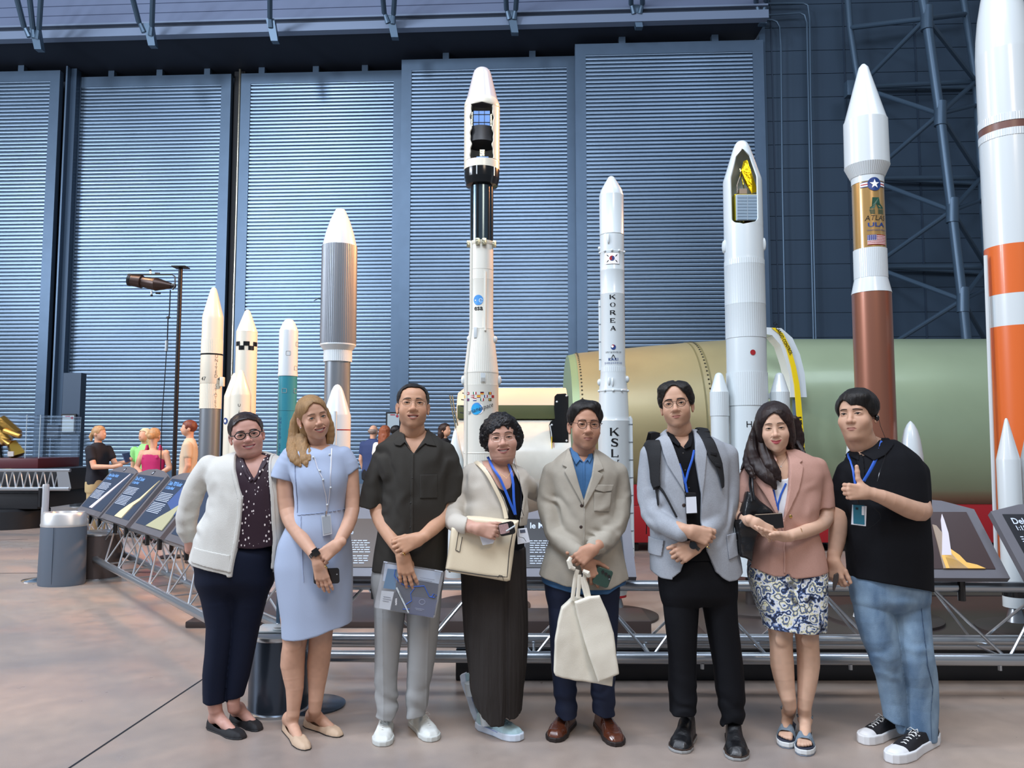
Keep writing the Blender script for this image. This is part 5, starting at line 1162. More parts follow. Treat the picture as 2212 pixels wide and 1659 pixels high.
def surf_y(prims, xz, y0=-.16, y1=.05):
 xz = np.array(xz, float); y = np.full(len(xz), y0)
 for _ in range(60):
  d = field(prims, np.stack([xz[:, 0], y, xz[:, 1]], 1)); y = np.minimum(y+np.clip(d, -.004, .02)*.8, y1)
 return y
def patch(base, poly, off, th, ylo, yhi, rnd=.0, grow=0):
 """a thin layer that lies on a body, cut to a front-view outline"""
 poly = np.array(poly, float)
 def f(P): return smax(np.abs(field(base, P)-off)-th/2, poly_sd(P[:, [0, 2]], poly)-grow, rnd)
 lo = np.array([poly[:, 0].min()-grow, ylo, poly[:, 1].min()-grow]); hi = np.array([poly[:, 0].max()+grow, yhi, poly[:, 1].max()+grow])
 base_cull = None
 return Pr(f, 'u', 0, lo, hi)
def add_head(root, o, X, neck_world, h=.0021, fat=0, hm=None):
 nl = X.inv(neck_world)[0]
 hp = head_prims(o, nl, fat)
 P, F = nets(hp, h); C = skin_color(o)(P)
 e = MB();
 for s in (-1, 1):
  q = MB().sphere((0, 0, 0), .0128, 16, 12); q.V = [tuple(v) for v in X(np.array(q.V)+(s*.031, -.0742, 0))]; eye = rel(q.build('eye', M_eyew, root))
  gz = o.get('gaze', 0); q = MB().sphere((0, 0, 0), (.0060, .003, .0060), 14, 8); q.V = [tuple(v) for v in X(np.array(q.V)+(s*.031+gz*.003, -.0852, -.0005))]; rel(q.build('iris', o.get('irism', M_iris), eye))
  n = 11; op = o['open']; pts = []
  for i in range(n):
   t = -1+2*i/(n-1); x = s*.0312+t*.0152; z = -.0006+(.0016+.0040*op)*(1-t*t)+(.0010*t*s if s > 0 else .0010*t*s)
   pts.append((x, z))
  y = surf_y(hp, pts)
  q = MB().tube(X([(a[0], min(b, -.078)-.0006, a[1]) for a, b in zip(pts, y)]), [.0006+.0011*math.sin(PI*i/(n-1)) for i in range(n)], 6); rel(q.build('lash_line', M_lash, root))
  bz, bl, bt, ba = o.get('bz', .0195), o.get('bl', .020), o.get('bt', .0032), o.get('ba', .004)
  n = 12; pts = []
  for i in range(n):
   t = i/(n-1); x = s*(.0125+bl*2*t*.92); z = bz+ba*math.sin(PI*min(t*.85+.08, 1))-.003*t*t; pts.append((x, z))
  y = surf_y(hp, pts); q = MB().tube(X([(a[0], b-.0007, a[1]) for a, b in zip(pts, y)]), [bt*.55*(.55+.75*math.sin(PI*min(1, (i/(n-1))*.8+.12))) for i in range(n)], 8, flat=None); rel(q.build('eyebrow', o.get('browm', M_brow), root))
 if o.get('teeth'):
  mc = mouth_curve(o); te = o['teeth']; q = MB(); pts = [np.array(m)+(0, .0052, -.0004-te*.0012) for m in mc[2:15]]
  V = [];
  for i, m in enumerate(pts): V += [tuple(m+(0, 0, .0045)), tuple(m+(0, -.0012, -.0045*te))]
  q.add(V, [(2*i, 2*i+1, 2*i+3, 2*i+2) for i in range(len(pts)-1)]); b = len(q.V); q.add([(v[0], v[1]+.003, v[2]) for v in V], [(2*i, 2*i+2, 2*i+3, 2*i+1) for i in range(len(pts)-1)]); q.V = [tuple(v) for v in X(q.V)]; rel(q.build('teeth', M_teeth, root))
 return hp, (X(P), F, C)
def hair_obj(root, X, prims, m, h=.0026, name='hair'):
 prims = prims[:1]+[ell((0, -.040, .050), (.066, .056, .060), .02)]+prims[1:]
 P, F = nets(prims, h); return rel(mkmesh(name, X(P), F, m, root))
def strands(freq=(70, 70, 12), amp=.003, seed=0):
 return disp(lambda P: noise(P, *freq, seed=seed)*.6+noise(P, freq[0]*2.1, freq[1]*2.1, freq[2]*2, seed=seed+9)*.4, amp)
def glasses(root, X, hp, r=(.021, .0185), m=None, th=.0011, style='round', dz=0.0, bz=.0, sep=.0315):
 t = bpy.data.objects.new('glasses', None); COL.objects.link(t); t.parent = root; y0 = surf_y(hp, [(0, dz+.004)])[0]-.0035
 for s in (-1, 1):
  pts = []
  for i in range(29):
   a = 2*PI*i/28; x = r[0]*math.cos(a); z = r[1]*math.sin(a)
   if style == 'square': x = r[0]*math.copysign(abs(math.cos(a))**.7, math.cos(a)); z = r[1]*math.copysign(abs(math.sin(a))**.75, math.sin(a))
   if style == 'keyhole' and z > 0: z *= .92; x *= 1.02+.05*(z/r[1])
   pts.append((s*sep+x, y0+.10*abs(x*s+sep-.02)*.6, dz+z))
  if style == 'rimless_top': pts = pts[1:14]
  rel(MB().tube(X(pts), th, 8, cap=(style == 'rimless_top')).build('rim', m, t));
  V = [np.mean(pts, 0)]+pts[:28]; F = [(0, i+1, (i+1) % (len(V)-1)+1) for i in range(len(V)-1)]
  rel(MB().add(X([tuple(v) for v in V]), F).build('lens', M_lens, t, smooth=False))
  rel(MB().tube(X([(s*(sep+r[0]), y0+.004, dz+.003), (s*.074, y0+.022, dz+.006), (s*.082, -.02, dz+.004), (s*.0835, .02, dz-.002)]), th*.9, 6).build('temple', m, t))
 rel(MB().tube(X([(-(sep-r[0]*.93), y0, dz+.004), (0, y0-.003, dz+.008), ((sep-r[0]*.93), y0, dz+.004)]), th*.95, 6).build('bridge', m, t))
 return t
M_lens = mat('lens_glass', 'ffffff', .0, trans=1, ior=1.02, alpha=.16, spec=.8)
# ================================================================ hands, cloth, shoes
def nrm(v): v = np.array(v, float); return v/np.linalg.norm(v)
def hand(wr, d, up, thumb=1, curl=(.35, .35, .35, .35), S=1.0, thumb_dir=None, spread=.06, thumb_curl=.3, c2=None, wrist_r=.024, thin=1.0, fan=None):
 """wr wrist, d towards the knuckles, up out of the back of the hand, thumb on side +1/-1 of d x up; S size"""
 d = nrm(d); up = np.array(up, float); up = nrm(up-d*(up @ d)); sd = np.cross(d, up)*thumb
 wr = np.array(wr, float); P = []; L = .088*S
 lat = [.029, .0095, -.0100, -.0285]; kl = [.96, 1.0, .955, .87]; fl = [.072, .080, .074, .058]; fr = [.0088, .0090, .0084, .0074]
 K = [wr+d*L*kl[i]+sd*lat[i]*S for i in range(4)]
 for i in range(4): P.append(cap(wr+d*.006*S+sd*lat[i]*.62*S, K[i], .0150*S*thin, .0105*S*thin, k=.014*S))
 P.append(cap(wr-d*.03*S, wr+d*.015*S, wrist_r, .021*S, k=.02, n=up, sq=1.22))
 F = []
 for i in range(4):
  c = curl[i] if hasattr(curl, '__len__') else curl; cc = c if c2 is None else c2
  a = K[i]; th = 0; sp = (fan[i] if fan else (1.5-i)*spread); base = nrm(d*math.cos(sp)+sd*math.sin(sp)); pr = [a-up*.001*S]; seg = [.46, .30, .24]
  for j in range(3):
   th += (c*1.45 if j == 0 else cc*1.6 if j == 1 else cc*1.1)
   v = base*math.cos(th)-up*math.sin(th); pr.append(pr[-1]+v*fl[i]*seg[j]*S)
  r = [fr[i]*S*thin*q for q in (1.1, 1.0, .92, .80)]
  F.append(chain(pr, r, k=.0045*S))
 tb = wr+d*.022*S+sd*.024*S-up*.006*S
 td = thumb_dir if thumb_dir is not None else (.75, .62, -.25)
 v1 = nrm(d*td[0]+sd*td[1]+up*td[2]); t1 = tb+v1*.040*S; bend = nrm(v1*math.cos(thumb_curl)+nrm(d-v1*(d @ v1)+1e-6)*math.sin(thumb_curl)); t2 = t1+bend*.033*S; t3 = t2+nrm(bend*1.0)*.024*S
 P.append(cap(wr+d*.01*S+sd*.014*S, t1, .0150*S, .0118*S, k=.016*S)); F.append(chain([t1, t2, t3], [.0115*S, .0105*S, .0088*S], k=.006*S))
 def f(Q):
  dd = field(P, Q)
  for ch in F:
   v = field(ch, Q); dd = smin(dd, v, .0045*S)
  return dd
 allp = P+[c for ch in F for c in ch]
 lo = np.min([p.lo for p in allp], 0); hi = np.max([p.hi for p in allp], 0)
 return Pr(f, 'u', .010, lo, hi)
def skin_plain(tone, seed=1):
 base = np.array(lin(tone)[:3])
 def f(P):
  n = noise(P, 60, seed=seed)*.05+noise(P, 18, seed=seed+2)*.06
  return np.concatenate([base[None]*(1+n[:, None])*np.ones((len(P), 1)), np.ones((len(P), 1))], 1)
 return f
def bodymesh(root, parts):
 """one mesh from several (P, F, C) surfaces that run into each other under the clothes"""
 V, F, C = [], [], []; b = 0
 x, y, _ = root.location; pr = [cap((x, y, 1.28), (x, y, .92), .055, .07)]
 for P, f, c in parts[1:]:
  lo, hi = P.min(0), P.max(0); m = (lo+hi)/2
  if .3 < hi[2] < .7: pr.append(cap((x, y+.0, .92), P[P[:, 2] > hi[2]-.02].mean(0)-(0, 0, .015), .045, .026))
 P, f = nets(pr, .009); parts = parts+[(P, f, np.tile(parts[0][2][:1], (len(P), 1)))]
 for P, f, c in parts: V.append(P); F.append(f+b); C.append(c); b += len(P)
 return rel(mkmesh('body', np.concatenate(V), np.concatenate(F), M_skin, root, colors=np.concatenate(C)))
def limb(prims, tone, h=.0028, seed=1):
 P, F = nets(prims, h); return P, F, skin_plain(tone, seed)(P)
class Px:
 """pixel rows of the photograph read at one person's own distance"""
 def __init__(s, Y, ox, oy, sc): s.Y = Y; s.o = (ox, oy, sc)
 def fr(s, x, y): return (s.o[0]+x/s.o[2], s.o[1]+y/s.o[2])
 def p(s, x, y, dy=0.0):
  X_, Y_ = s.fr(x, y); return at(X_, Y_, s.Y+dy)
 def P(s, *pts): return [s.p(*q) for q in pts]
 def xz(s, pts, dy=-.11): return [tuple(s.p(x, y, dy)[[0, 2]]) for x, y in pts]
 def w(s, npx, y=None): return npx/s.o[2]*s.Y/FPX
 def front(s, base, x, y, off=.004):
  p = s.p(x, y, -.11); yy = front_y(base, p[0], p[2], s.Y); return s.p(x, y, yy-s.Y-off)
 def rows(s, R):
  """(y, xl, xr, b, cy) -> (z, cx, cy, a, b); b is the half depth in metres"""
  out = []
  for y, xl, xr, b, cy in R:
   l = s.p(xl, y); r = s.p(xr, y); out.append((l[2], (l[0]+r[0])/2, s.Y+cy, (r[0]-l[0])/2, b))
  return out
def folds(amp=.004, fx=14, fz=6, seed=0, fy=14, warp=.5):
 def g(P):
  Q = P.copy(); Q[:, 0] = P[:, 0]+warp*.03*noise(P, 6, seed=seed+3)
  n = noise(Q, fx, fy, fz, seed); return (1-np.abs(n)*2)*.6+noise(Q, fx*2.3, fy*2.3, fz*2, seed+1)*.4
 return disp(g, amp)
def creases(c, r, dirv, amp=.006, freq=55, seed=0):
 """radiating pulls near a joint"""
 c = np.array(c, float); dirv = nrm(dirv)
 def g(P):
  q = P-c; w = np.exp(-(q*q).sum(1)/(r*r)); t = q @ dirv; return w*np.sin(t*freq+4*noise(P, 12, seed=seed))
 return disp(g, amp)
def cloth(name, prims, h, m, root): return sdf_obj(name, prims, h, m, root)
def on_body(name, base, poly, off, th, Y, m, root, h=.0025, depth=.22, rnd=.002, extra=None):
 pr = [patch(base, poly, off, th, Y-depth, Y+.0, rnd)]+(extra or [])
 return sdf_obj(name, pr, h, m, root)
def front_y(base, x, z, Y):
 y = np.full(1, Y-.35)
 for _ in range(70):
  d = field(base, np.array([[x, y[0], z]])); y = y+np.clip(d, -.004, .03)*.8
  if y[0] > Y+.1: return Y
 return float(y[0])
def draped(name, base, Px_, pts, r, m, root, off=.002, flat=None, n=8, sub=6, up=None):
 """a cord or ribbon lying on the front of a body along pixel points"""
 W = [np.array(Px_.p(x, y, -.11)) for x, y in pts]; out = []
 for i in range(len(W)-1):
  for k in range(sub): out.append(W[i]+(W[i+1]-W[i])*k/sub)
 out.append(W[-1]); Q = [(p[0], front_y(base, p[0], p[2], Px_.Y)-off, p[2]) for p in out]
 ys = [q[1] for q in Q]; ys = [float(np.mean(ys[max(0, i-2):i+3])) for i in range(len(ys))]; ys = [min(a, b) for a, b in zip(ys, [q[1] for q in Q])]
 return rel(MB().tube([(q[0], y, q[2]) for q, y in zip(Q, ys)], r, n, flat=flat, up=up).build(name, m, root))
def buttons(base, Px_, pts, m, root, r=.0055):
 for x, y in pts:
  p = Px_.p(x, y, -.11); yy = front_y(base, p[0], p[2], Px_.Y); q = MB().sphere((p[0], yy-.001, p[2]), (r, .0025, r), 12, 8); rel(q.build('button', m, root))
def sole_outline(L, W, n=36, toe=1.0, heel=.72):
 P = []
 for i in range(n):
  a = 2*PI*i/n; t = -math.cos(a)   # -1 heel .. 1 toe
  u = (t+1)/2; w = W*(heel+(1-heel)*math.sin(min(u*1.25, 1)*PI/2)) if u < .7 else W
  y = math.sin(a); w2 = w*(abs(y)**.75)*math.copysign(1, y); P.append((t*L/2, w2/2))
 return P
def shoe(root, toe, heel, W, kind, mats, z0=0, sole_h=.022, lift=0, side=1):
 """low shoe from heel point to toe point (x, y) on the floor; kind: sneaker, flat, derby, boot, sandal, platform"""
 toe = np.array(toe[:2], float); heel = np.array(heel[:2], float); L = np.linalg.norm(toe-heel); d = (toe-heel)/L
 ang = math.atan2(d[1], d[0]); mid = (toe+heel)/2
 M = Matrix.Translation((mid[0], mid[1], z0)) @ Matrix.Rotation(ang, 4, 'Z')
 if lift: M = M @ Matrix.Translation((L/2, 0, 0)) @ Matrix.Rotation(lift, 4, 'Y') @ Matrix.Translation((-L/2, 0, 0))
 s = bpy.data.objects.new('shoe', None); COL.objects.link(s); s.parent = root
 def X(P): P = np.array(P, float).reshape(-1, 3); R = np.array(M.to_3x3()); t = np.array(M.translation); return P @ R.T+t
 def put(prims, nm, m, h=.0028, dn=None):
  P, F = nets(prims, h); return rel(mkmesh(nm, X(P), F, m, s))
 def tub(pts, r, nm, m, n=6, flat=None): return rel(MB().tube(X(pts), r, n, flat=flat).build(nm, m, s))
 h0 = L/2
 def outline(P, grow=0, wob=0):      # 2-D sole distance
  x = np.clip(P[:, 0]/h0, -1, 1); u = (x+1)/2
  cw = np.interp(u, [0, .12, .3, .5, .72, .88, .96, 1], [.30, .66, .70, .74, 1.0, .88, .62, .30])*W/2
  cy = np.interp(u, [0, .5, .8, 1], [0, .002, .004, .010])*side
  dx = np.maximum(np.abs(P[:, 0])-(h0-.0), 0)
  return np.sqrt(np.maximum(np.abs(P[:, 1]-cy)-cw, 0)**2+dx**2)+np.where(dx > 0, 0, np.minimum(0, np.maximum(np.abs(P[:, 1]-cy)-cw, np.abs(P[:, 0])-h0)))-grow
 def solef(z1, z2, grow, k=.006, wave=0):
  def f(P):
   zz = P[:, 2]-(wave*np.maximum(0, (P[:, 0]/h0-.55))**2+wave*.8*np.maximum(0, (-P[:, 0]/h0-.6))**2)
   return smax(outline(P, grow), np.maximum(zz-z2, z1-zz), k)
  return Pr(f, 'u', 0, np.array([-h0-grow-.01, -W/2-grow-.012, z1-.002]), np.array([h0+grow+.01, W/2+grow+.012, z2+.03]))
 def upper(tops, k=.012, widen=0.0):
  ux = [t[0] for t in tops]; uz = [t[1] for t in tops]
  def f(P):
   u = (P[:, 0]/h0+1)/2; hh = np.interp(u, ux, uz); o = outline(P, widen-.002)
   zz = np.clip((P[:, 2]-sole_h*.5)/np.maximum(hh, .01), 0, 1.3); nar = np.interp(u, [0, .3, .6, .8, 1], [.008, .010, .014, .016, .012])
   return smax(o+nar*zz**2.2, P[:, 2]-hh-sole_h*.6, k)
  return Pr(f, 'u', 0, np.array([-h0-.01, -W/2-.014, sole_h*.5]), np.array([h0+.01, W/2+.014, max(uz)+sole_h+.01]))
 if kind in ('sneaker', 'canvas', 'runner'):
  put([solef(.0, sole_h, .003, .006, .012 if kind == 'runner' else .002)], 'sole', mats['sole'])
  tops = [(0, .062), (.12, .066), (.34, .062), (.46, .068), (.62, .050), (.78, .034), (.92, .028), (1, .018)]
  if kind == 'runner': tops = [(0, .070), (.1, .066), (.32, .058), (.46, .074), (.64, .056), (.8, .042), (.93, .034), (1, .022)]
  up = upper(tops); op_ = ell((-h0*.38, 0, .088+sole_h*.5), (h0*.34, W*.24, .040), .006, 's')
  put([up, op_, disp(lambda P: noise(P, 60, seed=4)*.5, .0016)], 'upper', mats['upper'])
  if kind == 'canvas': put([Pr(lambda P: smax(up.f(P)-.0016, (h0*.60-P[:, 0]), .002), 'u', 0, np.array([h0*.55, -W/2-.01, sole_h*.5]), up.hi)], 'toe_cap', mats['sole'])
  n = 5
  for i in range(n):
   u = .50+.055*i; x = -h0+2*h0*u; z = float(np.interp(u, [t[0] for t in tops], [t[1] for t in tops]))+sole_h*.6+.001
   tub([(x, -W*.24, z-.010), (x+.004, 0, z+.001), (x+.008, W*.24, z-.010)], .0024, 'lace', mats['lace']);
   if kind == 'canvas': tub([(x+.010, -W*.24, z-.010), (x+.004, 0, z+.002), (x, W*.24, z-.010)], .0024, 'lace', mats['lace'])
  x = -h0+2*h0*.49; z = .072+sole_h*.6
  for q in (-1, 1): tub([(x, 0, z), (x+.008, q*.016, z+.012), (x+.022, q*.026, z+.002), (x+.010, q*.010, z), (x+.026, q*.018, z-.016)], .002, 'lace_bow', mats['lace'])
  if kind == 'runner':
   tub([(-h0*.82, 0, .075+sole_h), (-h0*.4, W*.22, .062+sole_h), (0, 0, .078+sole_h), (-h0*.4, -W*.22, .062+sole_h), (-h0*.82, 0, .075+sole_h)], .005, 'collar', mats['trim'])
   for q in (-1, 1): tub([(-h0*.95, q*W*.2, .03), (-h0*.3, q*W*.39, .034), (h0*.2, q*W*.45, .03)], .0015, 'trim_line', mats['trim'])
 elif kind == 'flat':
  put([solef(0, .007, 0, .003)], 'sole', mats['sole'])
  tops = [(0, .050), (.15, .036), (.4, .030), (.62, .030), (.70, .036), (.85, .031), (1, .014)]
  up = upper(tops, .006); cut = ell((-h0*.18, 0, .048), (h0*.62, W*.29, .040), .003, 's'); put([up, cut], 'upper', mats['upper'])
 elif kind == 'derby':
  put([solef(0, .022, .004, .003)], 'sole', mats['sole']);
  tops = [(0, .060), (.12, .066), (.34, .068), (.46, .072), (.6, .056), (.74, .044), (.9, .036), (1, .020)]; up = upper(tops)
  seam = disp(lambda P: -np.exp(-((np.abs(P[:, 1])-W*.26-.004*(P[:, 0] < h0*.4))/.002)**2)*(P[:, 0] > -h0*.1)*(P[:, 0] < h0*.72)*(P[:, 2] > .03)-np.exp(-((P[:, 0]-h0*.72+P[:, 1]**2*14)/.0022)**2)*(P[:, 2] > .03), .0018)
  put([up, seam], 'upper', mats['upper'])
  for i in range(4):
   u = .50+.045*i; x = -h0+2*h0*u; z = float(np.interp(u, [t[0] for t in tops], [t[1] for t in tops]))+sole_h*.6+.001; tub([(x, -W*.16, z-.005), (x+.002, 0, z+.001), (x, W*.16, z-.005)], .0018, 'lace', mats['lace'])
 elif kind == 'boot':
  put([solef(0, .016, .003, .003)], 'sole', mats['sole']); put([solef(.015, .021, .0035, .002)], 'welt', mats['welt'])
  tops = [(0, .10), (.2, .118), (.42, .112), (.55, .076), (.72, .050), (.88, .042), (1, .022)]; put([upper(tops, .03), disp(lambda P: noise(P, 40, seed=4), .0015)], 'upper', mats['upper'])
 elif kind == 'sandal':
  put([solef(0, .006, .0, .002)], 'outsole', mats['out']); put([solef(.006, .030, .001, .003, .004)], 'platform', mats['sole']); put([solef(.030, .036, -.001, .002, .004)], 'footbed', mats['bed'])
  def strapf(x0, x1, tops2, th=.0035):
   up = upper(tops2, .012)
   def f(P):
    d = up.f(P); return smax(np.abs(d)-th/2, np.maximum(x0-P[:, 0], P[:, 0]-x1), .002)
   return Pr(f, 'u', 0, np.array([x0, -W/2-.012, .03]), np.array([x1, W/2+.012, .12]))
  put([strapf(h0*.18, h0*.62, [(0, .05), (.5, .062), (.65, .056), (.8, .046), (1, .04)])], 'toe_strap', mats['upper']);
 return X, s, h0
def foot_pts(heel, toe, lift=0.0):
 h = np.array(heel[:2]); t = np.array(toe[:2]); d = t-h
 a = h+d*.24; b = h+d*.50; c = h+d*.70
 return [(np.array([a[0], a[1], .075+lift]), .030), (np.array([b[0], b[1], .046+lift]), .0255), (np.array([c[0], c[1], .026+lift]), .0215)]
def leg_to_foot(u, pts, heel, toe, k=.02, lift=0.0):
 """pts (x, y, dy, r) down the shin, then the foot inside its shoe"""
 A = [u.p(x, y, dy) for x, y, dy, r in pts]; r = [q[3] for q in pts]; F = foot_pts(heel, toe, lift)
 return chain(A+[F[0][0]], r+[F[0][1]], k, sub=2)+chain([f[0] for f in F], [f[1] for f in F], .02)+[ell((F[0][0]+(np.array([*(np.array(heel[:2])+(np.array(toe[:2])-np.array(heel[:2]))*.10), .04+lift])))/2, (.028, .028, .03), .02)]
# ================================================================ the group
def grp(prims, op='u', k=.01):
 us = [p for p in prims if p.op == 'u']; return Pr(lambda P: field(prims, P), op, k, np.min([p.lo for p in us], 0), np.max([p.hi for p in us], 0))
def armc(u, pts, k=.015, **kw):
 """pts: (x, y, dy, r_m)"""
 W_ = [u.p(x, y, dy) for x, y, dy, r in pts]; kw.setdefault('sub', 2); return chain(W_, [r for *_, r in pts], k, **kw)
def cutp(u, pts, y0=-.6, y1=0.0, k=.004, grow=0): return extr(u.xz(pts, -.05 if y1 > .3 else -.11), u.Y+y0, u.Y+y1, 's', k, grow)
def shrink(rows, d): return [(z, cx, cy, max(a-d, .01), max(b-d, .01)) for z, cx, cy, a, b in rows]
def person(label, Y, px):
 p = onfloor(px, 1585); return thing('person', label, 'person', (at(px, 1585, Y)[0], Y, 0))
def face(px, py, Y, yaw=0, dy=-.03, **kw):
 c = at(px, py, Y+dy); return HX(c, yaw=yaw+math.degrees(math.atan2(-c[0], c[1])), **kw)
M_dots = None
def pattern_mat(name, base, fn, rough=.6, bump=.1):
 m = mat(name, base, rough, bump=bump, bscale=300); fn(m.node_tree, m.node_tree.nodes, m.node_tree.links, m.node_tree.nodes['Principled BSDF']); return m
def dots(nt, N, L, b):
 tc = N.new('ShaderNodeTexCoord'); mp = N.new('ShaderNodeMapping'); mp.inputs['Scale'].default_value = (1, .35, .62); mp.inputs['Rotation'].default_value = (0, .25, 0); L.new(tc.outputs['Object'], mp.inputs[0])
 v = N.new('ShaderNodeTexVoronoi'); v.inputs['Scale'].default_value = 62; v.inputs['Randomness'].default_value = .75; L.new(mp.outputs[0], v.inputs['Vector'])
 r = N.new('ShaderNodeValToRGB'); r.color_ramp.elements[0].position = .20; r.color_ramp.elements[0].color = lin('e8e0e0'); r.color_ramp.elements[1].position = .25; r.color_ramp.elements[1].color = lin('2c1826')
 L.new(v.outputs['Distance'], r.inputs[0]); L.new(r.outputs[0], b.inputs['Base Color'])
def floral(nt, N, L, b):
 tc = N.new('ShaderNodeTexCoord'); n0 = N.new('ShaderNodeTexNoise'); n0.inputs['Scale'].default_value = 13; n0.inputs['Detail'].default_value = 4; L.new(tc.outputs['Object'], n0.inputs['Vector'])
 mx = N.new('ShaderNodeVectorMath'); mx.operation = 'MULTIPLY_ADD'; mx.inputs[1].default_value = (.05, .05, .05); L.new(n0.outputs['Color'], mx.inputs[0]); L.new(tc.outputs['Object'], mx.inputs[2])
 v = N.new('ShaderNodeTexVoronoi'); v.inputs['Scale'].default_value = 19; L.new(mx.outputs[0], v.inputs['Vector'])
 w = N.new('ShaderNodeMath'); w.operation = 'MULTIPLY'; w.inputs[1].default_value = 9; L.new(v.outputs['Distance'], w.inputs[0])
 n2 = N.new('ShaderNodeTexNoise'); n2.inputs['Scale'].default_value = 34; n2.inputs['Detail'].default_value = 3; L.new(tc.outputs['Object'], n2.inputs['Vector'])
 s2 = N.new('ShaderNodeMath'); s2.operation = 'MULTIPLY_ADD'; s2.inputs[1].default_value = 9; L.new(n2.outputs['Fac'], s2.inputs[0]); L.new(w.outputs[0], s2.inputs[2])
 s = N.new('ShaderNodeMath'); s.operation = 'SINE'; L.new(s2.outputs[0], s.inputs[0])
 r = N.new('ShaderNodeValToRGB'); cr = r.color_ramp; cr.elements[0].position = 0; cr.elements[0].color = lin('1c2438'); cr.elements[1].position = .16; cr.elements[1].color = lin('6f8cc4')
 for p, c in ((.28, 'dfe8f2'), (.66, 'f2f5f0'), (.84, 'e9e6b0'), (.96, '5a6c90')): e = cr.elements.new(p); e.color = lin(c)
 mr = N.new('ShaderNodeMapRange'); mr.inputs[1].default_value = -1; mr.inputs[2].default_value = 1; L.new(s.outputs[0], mr.inputs[0]); L.new(mr.outputs[0], r.inputs[0])
 r2 = N.new('ShaderNodeValToRGB'); r2.color_ramp.elements[0].position = .36; r2.color_ramp.elements[0].color = lin('27304a'); r2.color_ramp.elements[1].position = .43; r2.color_ramp.elements[1].color = (1, 1, 1, 1); L.new(n0.outputs['Fac'], r2.inputs[0])
 mm = N.new('ShaderNodeMix'); mm.data_type = 'RGBA'; mm.blend_type = 'MULTIPLY'; mm.inputs[0].default_value = .85; L.new(r.outputs[0], mm.inputs[6]); L.new(r2.outputs[0], mm.inputs[7]); L.new(mm.outputs[2], b.inputs['Base Color'])
def denim(nt, N, L, b):
 tc = N.new('ShaderNodeTexCoord'); n = N.new('ShaderNodeTexNoise'); n.inputs['Scale'].default_value = 7; n.inputs['Detail'].default_value = 6; mp = N.new('ShaderNodeMapping'); mp.inputs['Scale'].default_value = (1.6, 1, .8); L.new(tc.outputs['Object'], mp.inputs[0]); L.new(mp.outputs[0], n.inputs['Vector'])
 r = N.new('ShaderNodeValToRGB'); r.color_ramp.elements[0].position = .32; r.color_ramp.elements[0].color = lin('4f6a86'); r.color_ramp.elements[1].position = .7; r.color_ramp.elements[1].color = lin('86a0b6'); L.new(n.outputs['Fac'], r.inputs[0]); L.new(r.outputs[0], b.inputs['Base Color'])
F_card = mat('cardigan_white', 'cecec8', .85, bump=.5, bscale=420, sheen=.2); F_blouse = pattern_mat('dotted_blouse', '2c1826', dots); F_navy = mat('navy_cloth', '10182c', .8, bump=.2, bscale=500, spec=.25)
F_dress = mat('pale_blue_cloth', 'a3b2cc', .75, bump=.25, bscale=600, sheen=.2); F_shirt = mat('olive_black_cloth', '33312d', .8, bump=.3, bscale=500, spec=.3); F_grey = mat('grey_trousers', '9a9c9c', .75, bump=.25, bscale=600)
F_knit = mat('beige_knit', 'c2bcb0', .85, bump=.4, bscale=450, sheen=.2); F_blacktop = mat('black_cloth', '0c0d12', .8, spec=.25); F_skirt = mat('crinkled_brown', '2e2a28', .8, bump=.4, bscale=300, spec=.3, stretch=(1, 1, .1))
F_jack = mat('stone_jacket', 'a39d90', .8, bump=.35, bscale=500, var=.05, vscale=20); F_denim = mat('blue_shirt', '3a6896', .7, bump=.3, bscale=500, var=.06, vscale=60); F_navy2 = mat('navy_trousers', '17223c', .75, bump=.2, bscale=500)
F_blaz = mat('grey_marl', '9aa0a8', .8, bump=.3, bscale=500, var=.07, vscale=160); F_blackp = mat('black_trousers', '0b0d13', .75, bump=.2, bscale=500, spec=.25); F_pink = mat('pink_linen', 'bd9486', .8, bump=.3, bscale=500, var=.04, vscale=200)
F_wtop = mat('white_top', 'dce2e8', .6); F_floral = pattern_mat('floral_skirt', 'dfe6ee', floral, .5, .05); F_polo = mat('black_polo', '0a0c12', .8, bump=.3, bscale=700, spec=.25); F_jeans = pattern_mat('denim_blue', '6c86a0', denim, .75, .35)
M_lan = mat('lanyard_blue', '2f62c8', .45); M_badge = mat('badge_white', 'dfe6f0', .4); M_wat = mat('watch_black', '141416', .2, coat=.6); M_ring = mat('ring_gold', 'd8b468', .2, 1); M_bagc = mat('cream_leather', 'ddd0b4', .42, bump=.15, bscale=300, coat=.1); M_tote = mat('canvas_cream', 'ddd8c8', .8, bump=.4, bscale=400)
M_bagb = mat('black_leather', '121316', .32, bump=.3, bscale=120, coat=.3); M_strap = mat('black_webbing', '131519', .7, bump=.4, bscale=300); M_piping = mat('piping_dark', '3c3a38', .6)
def neckw(u, x, y, dy=.03): return u.p(x, y, dy)
def lanyard(name, base, u, paths, root, m=M_lan, w=.006):
 t = bpy.data.objects.new(name, None); COL.objects.link(t); t.parent = root
 for k, pts in enumerate(paths): o = draped('strap', base, u, pts, w, m, t, off=.004, flat=.25, up=(0, 1, 0));
 return t
def slab(u, corners, dy, th, name, m, root, nrm_tilt=0, bev=True):
 """flat thing given by its corners in the photo, standing at one distance, with its thickness"""
 q = MB(); n = len(corners); A = [u.p(x, y, dy) for x, y in corners]; q.V = [tuple(a) for a in A]+[(a[0], a[1]+th, a[2]) for a in A]
 q.F = [tuple(range(n)), tuple(range(2*n-1, n-1, -1))]+[(i, i+n, (i+1) % n+n, (i+1) % n) for i in range(n)]
 o = q.build(name, m, root, smooth=False); o = rel(o) if root else o
 if bev: b = o.modifiers.new('b', 'BEVEL'); b.width = min(th*.35, .004); b.segments = 2
 return o
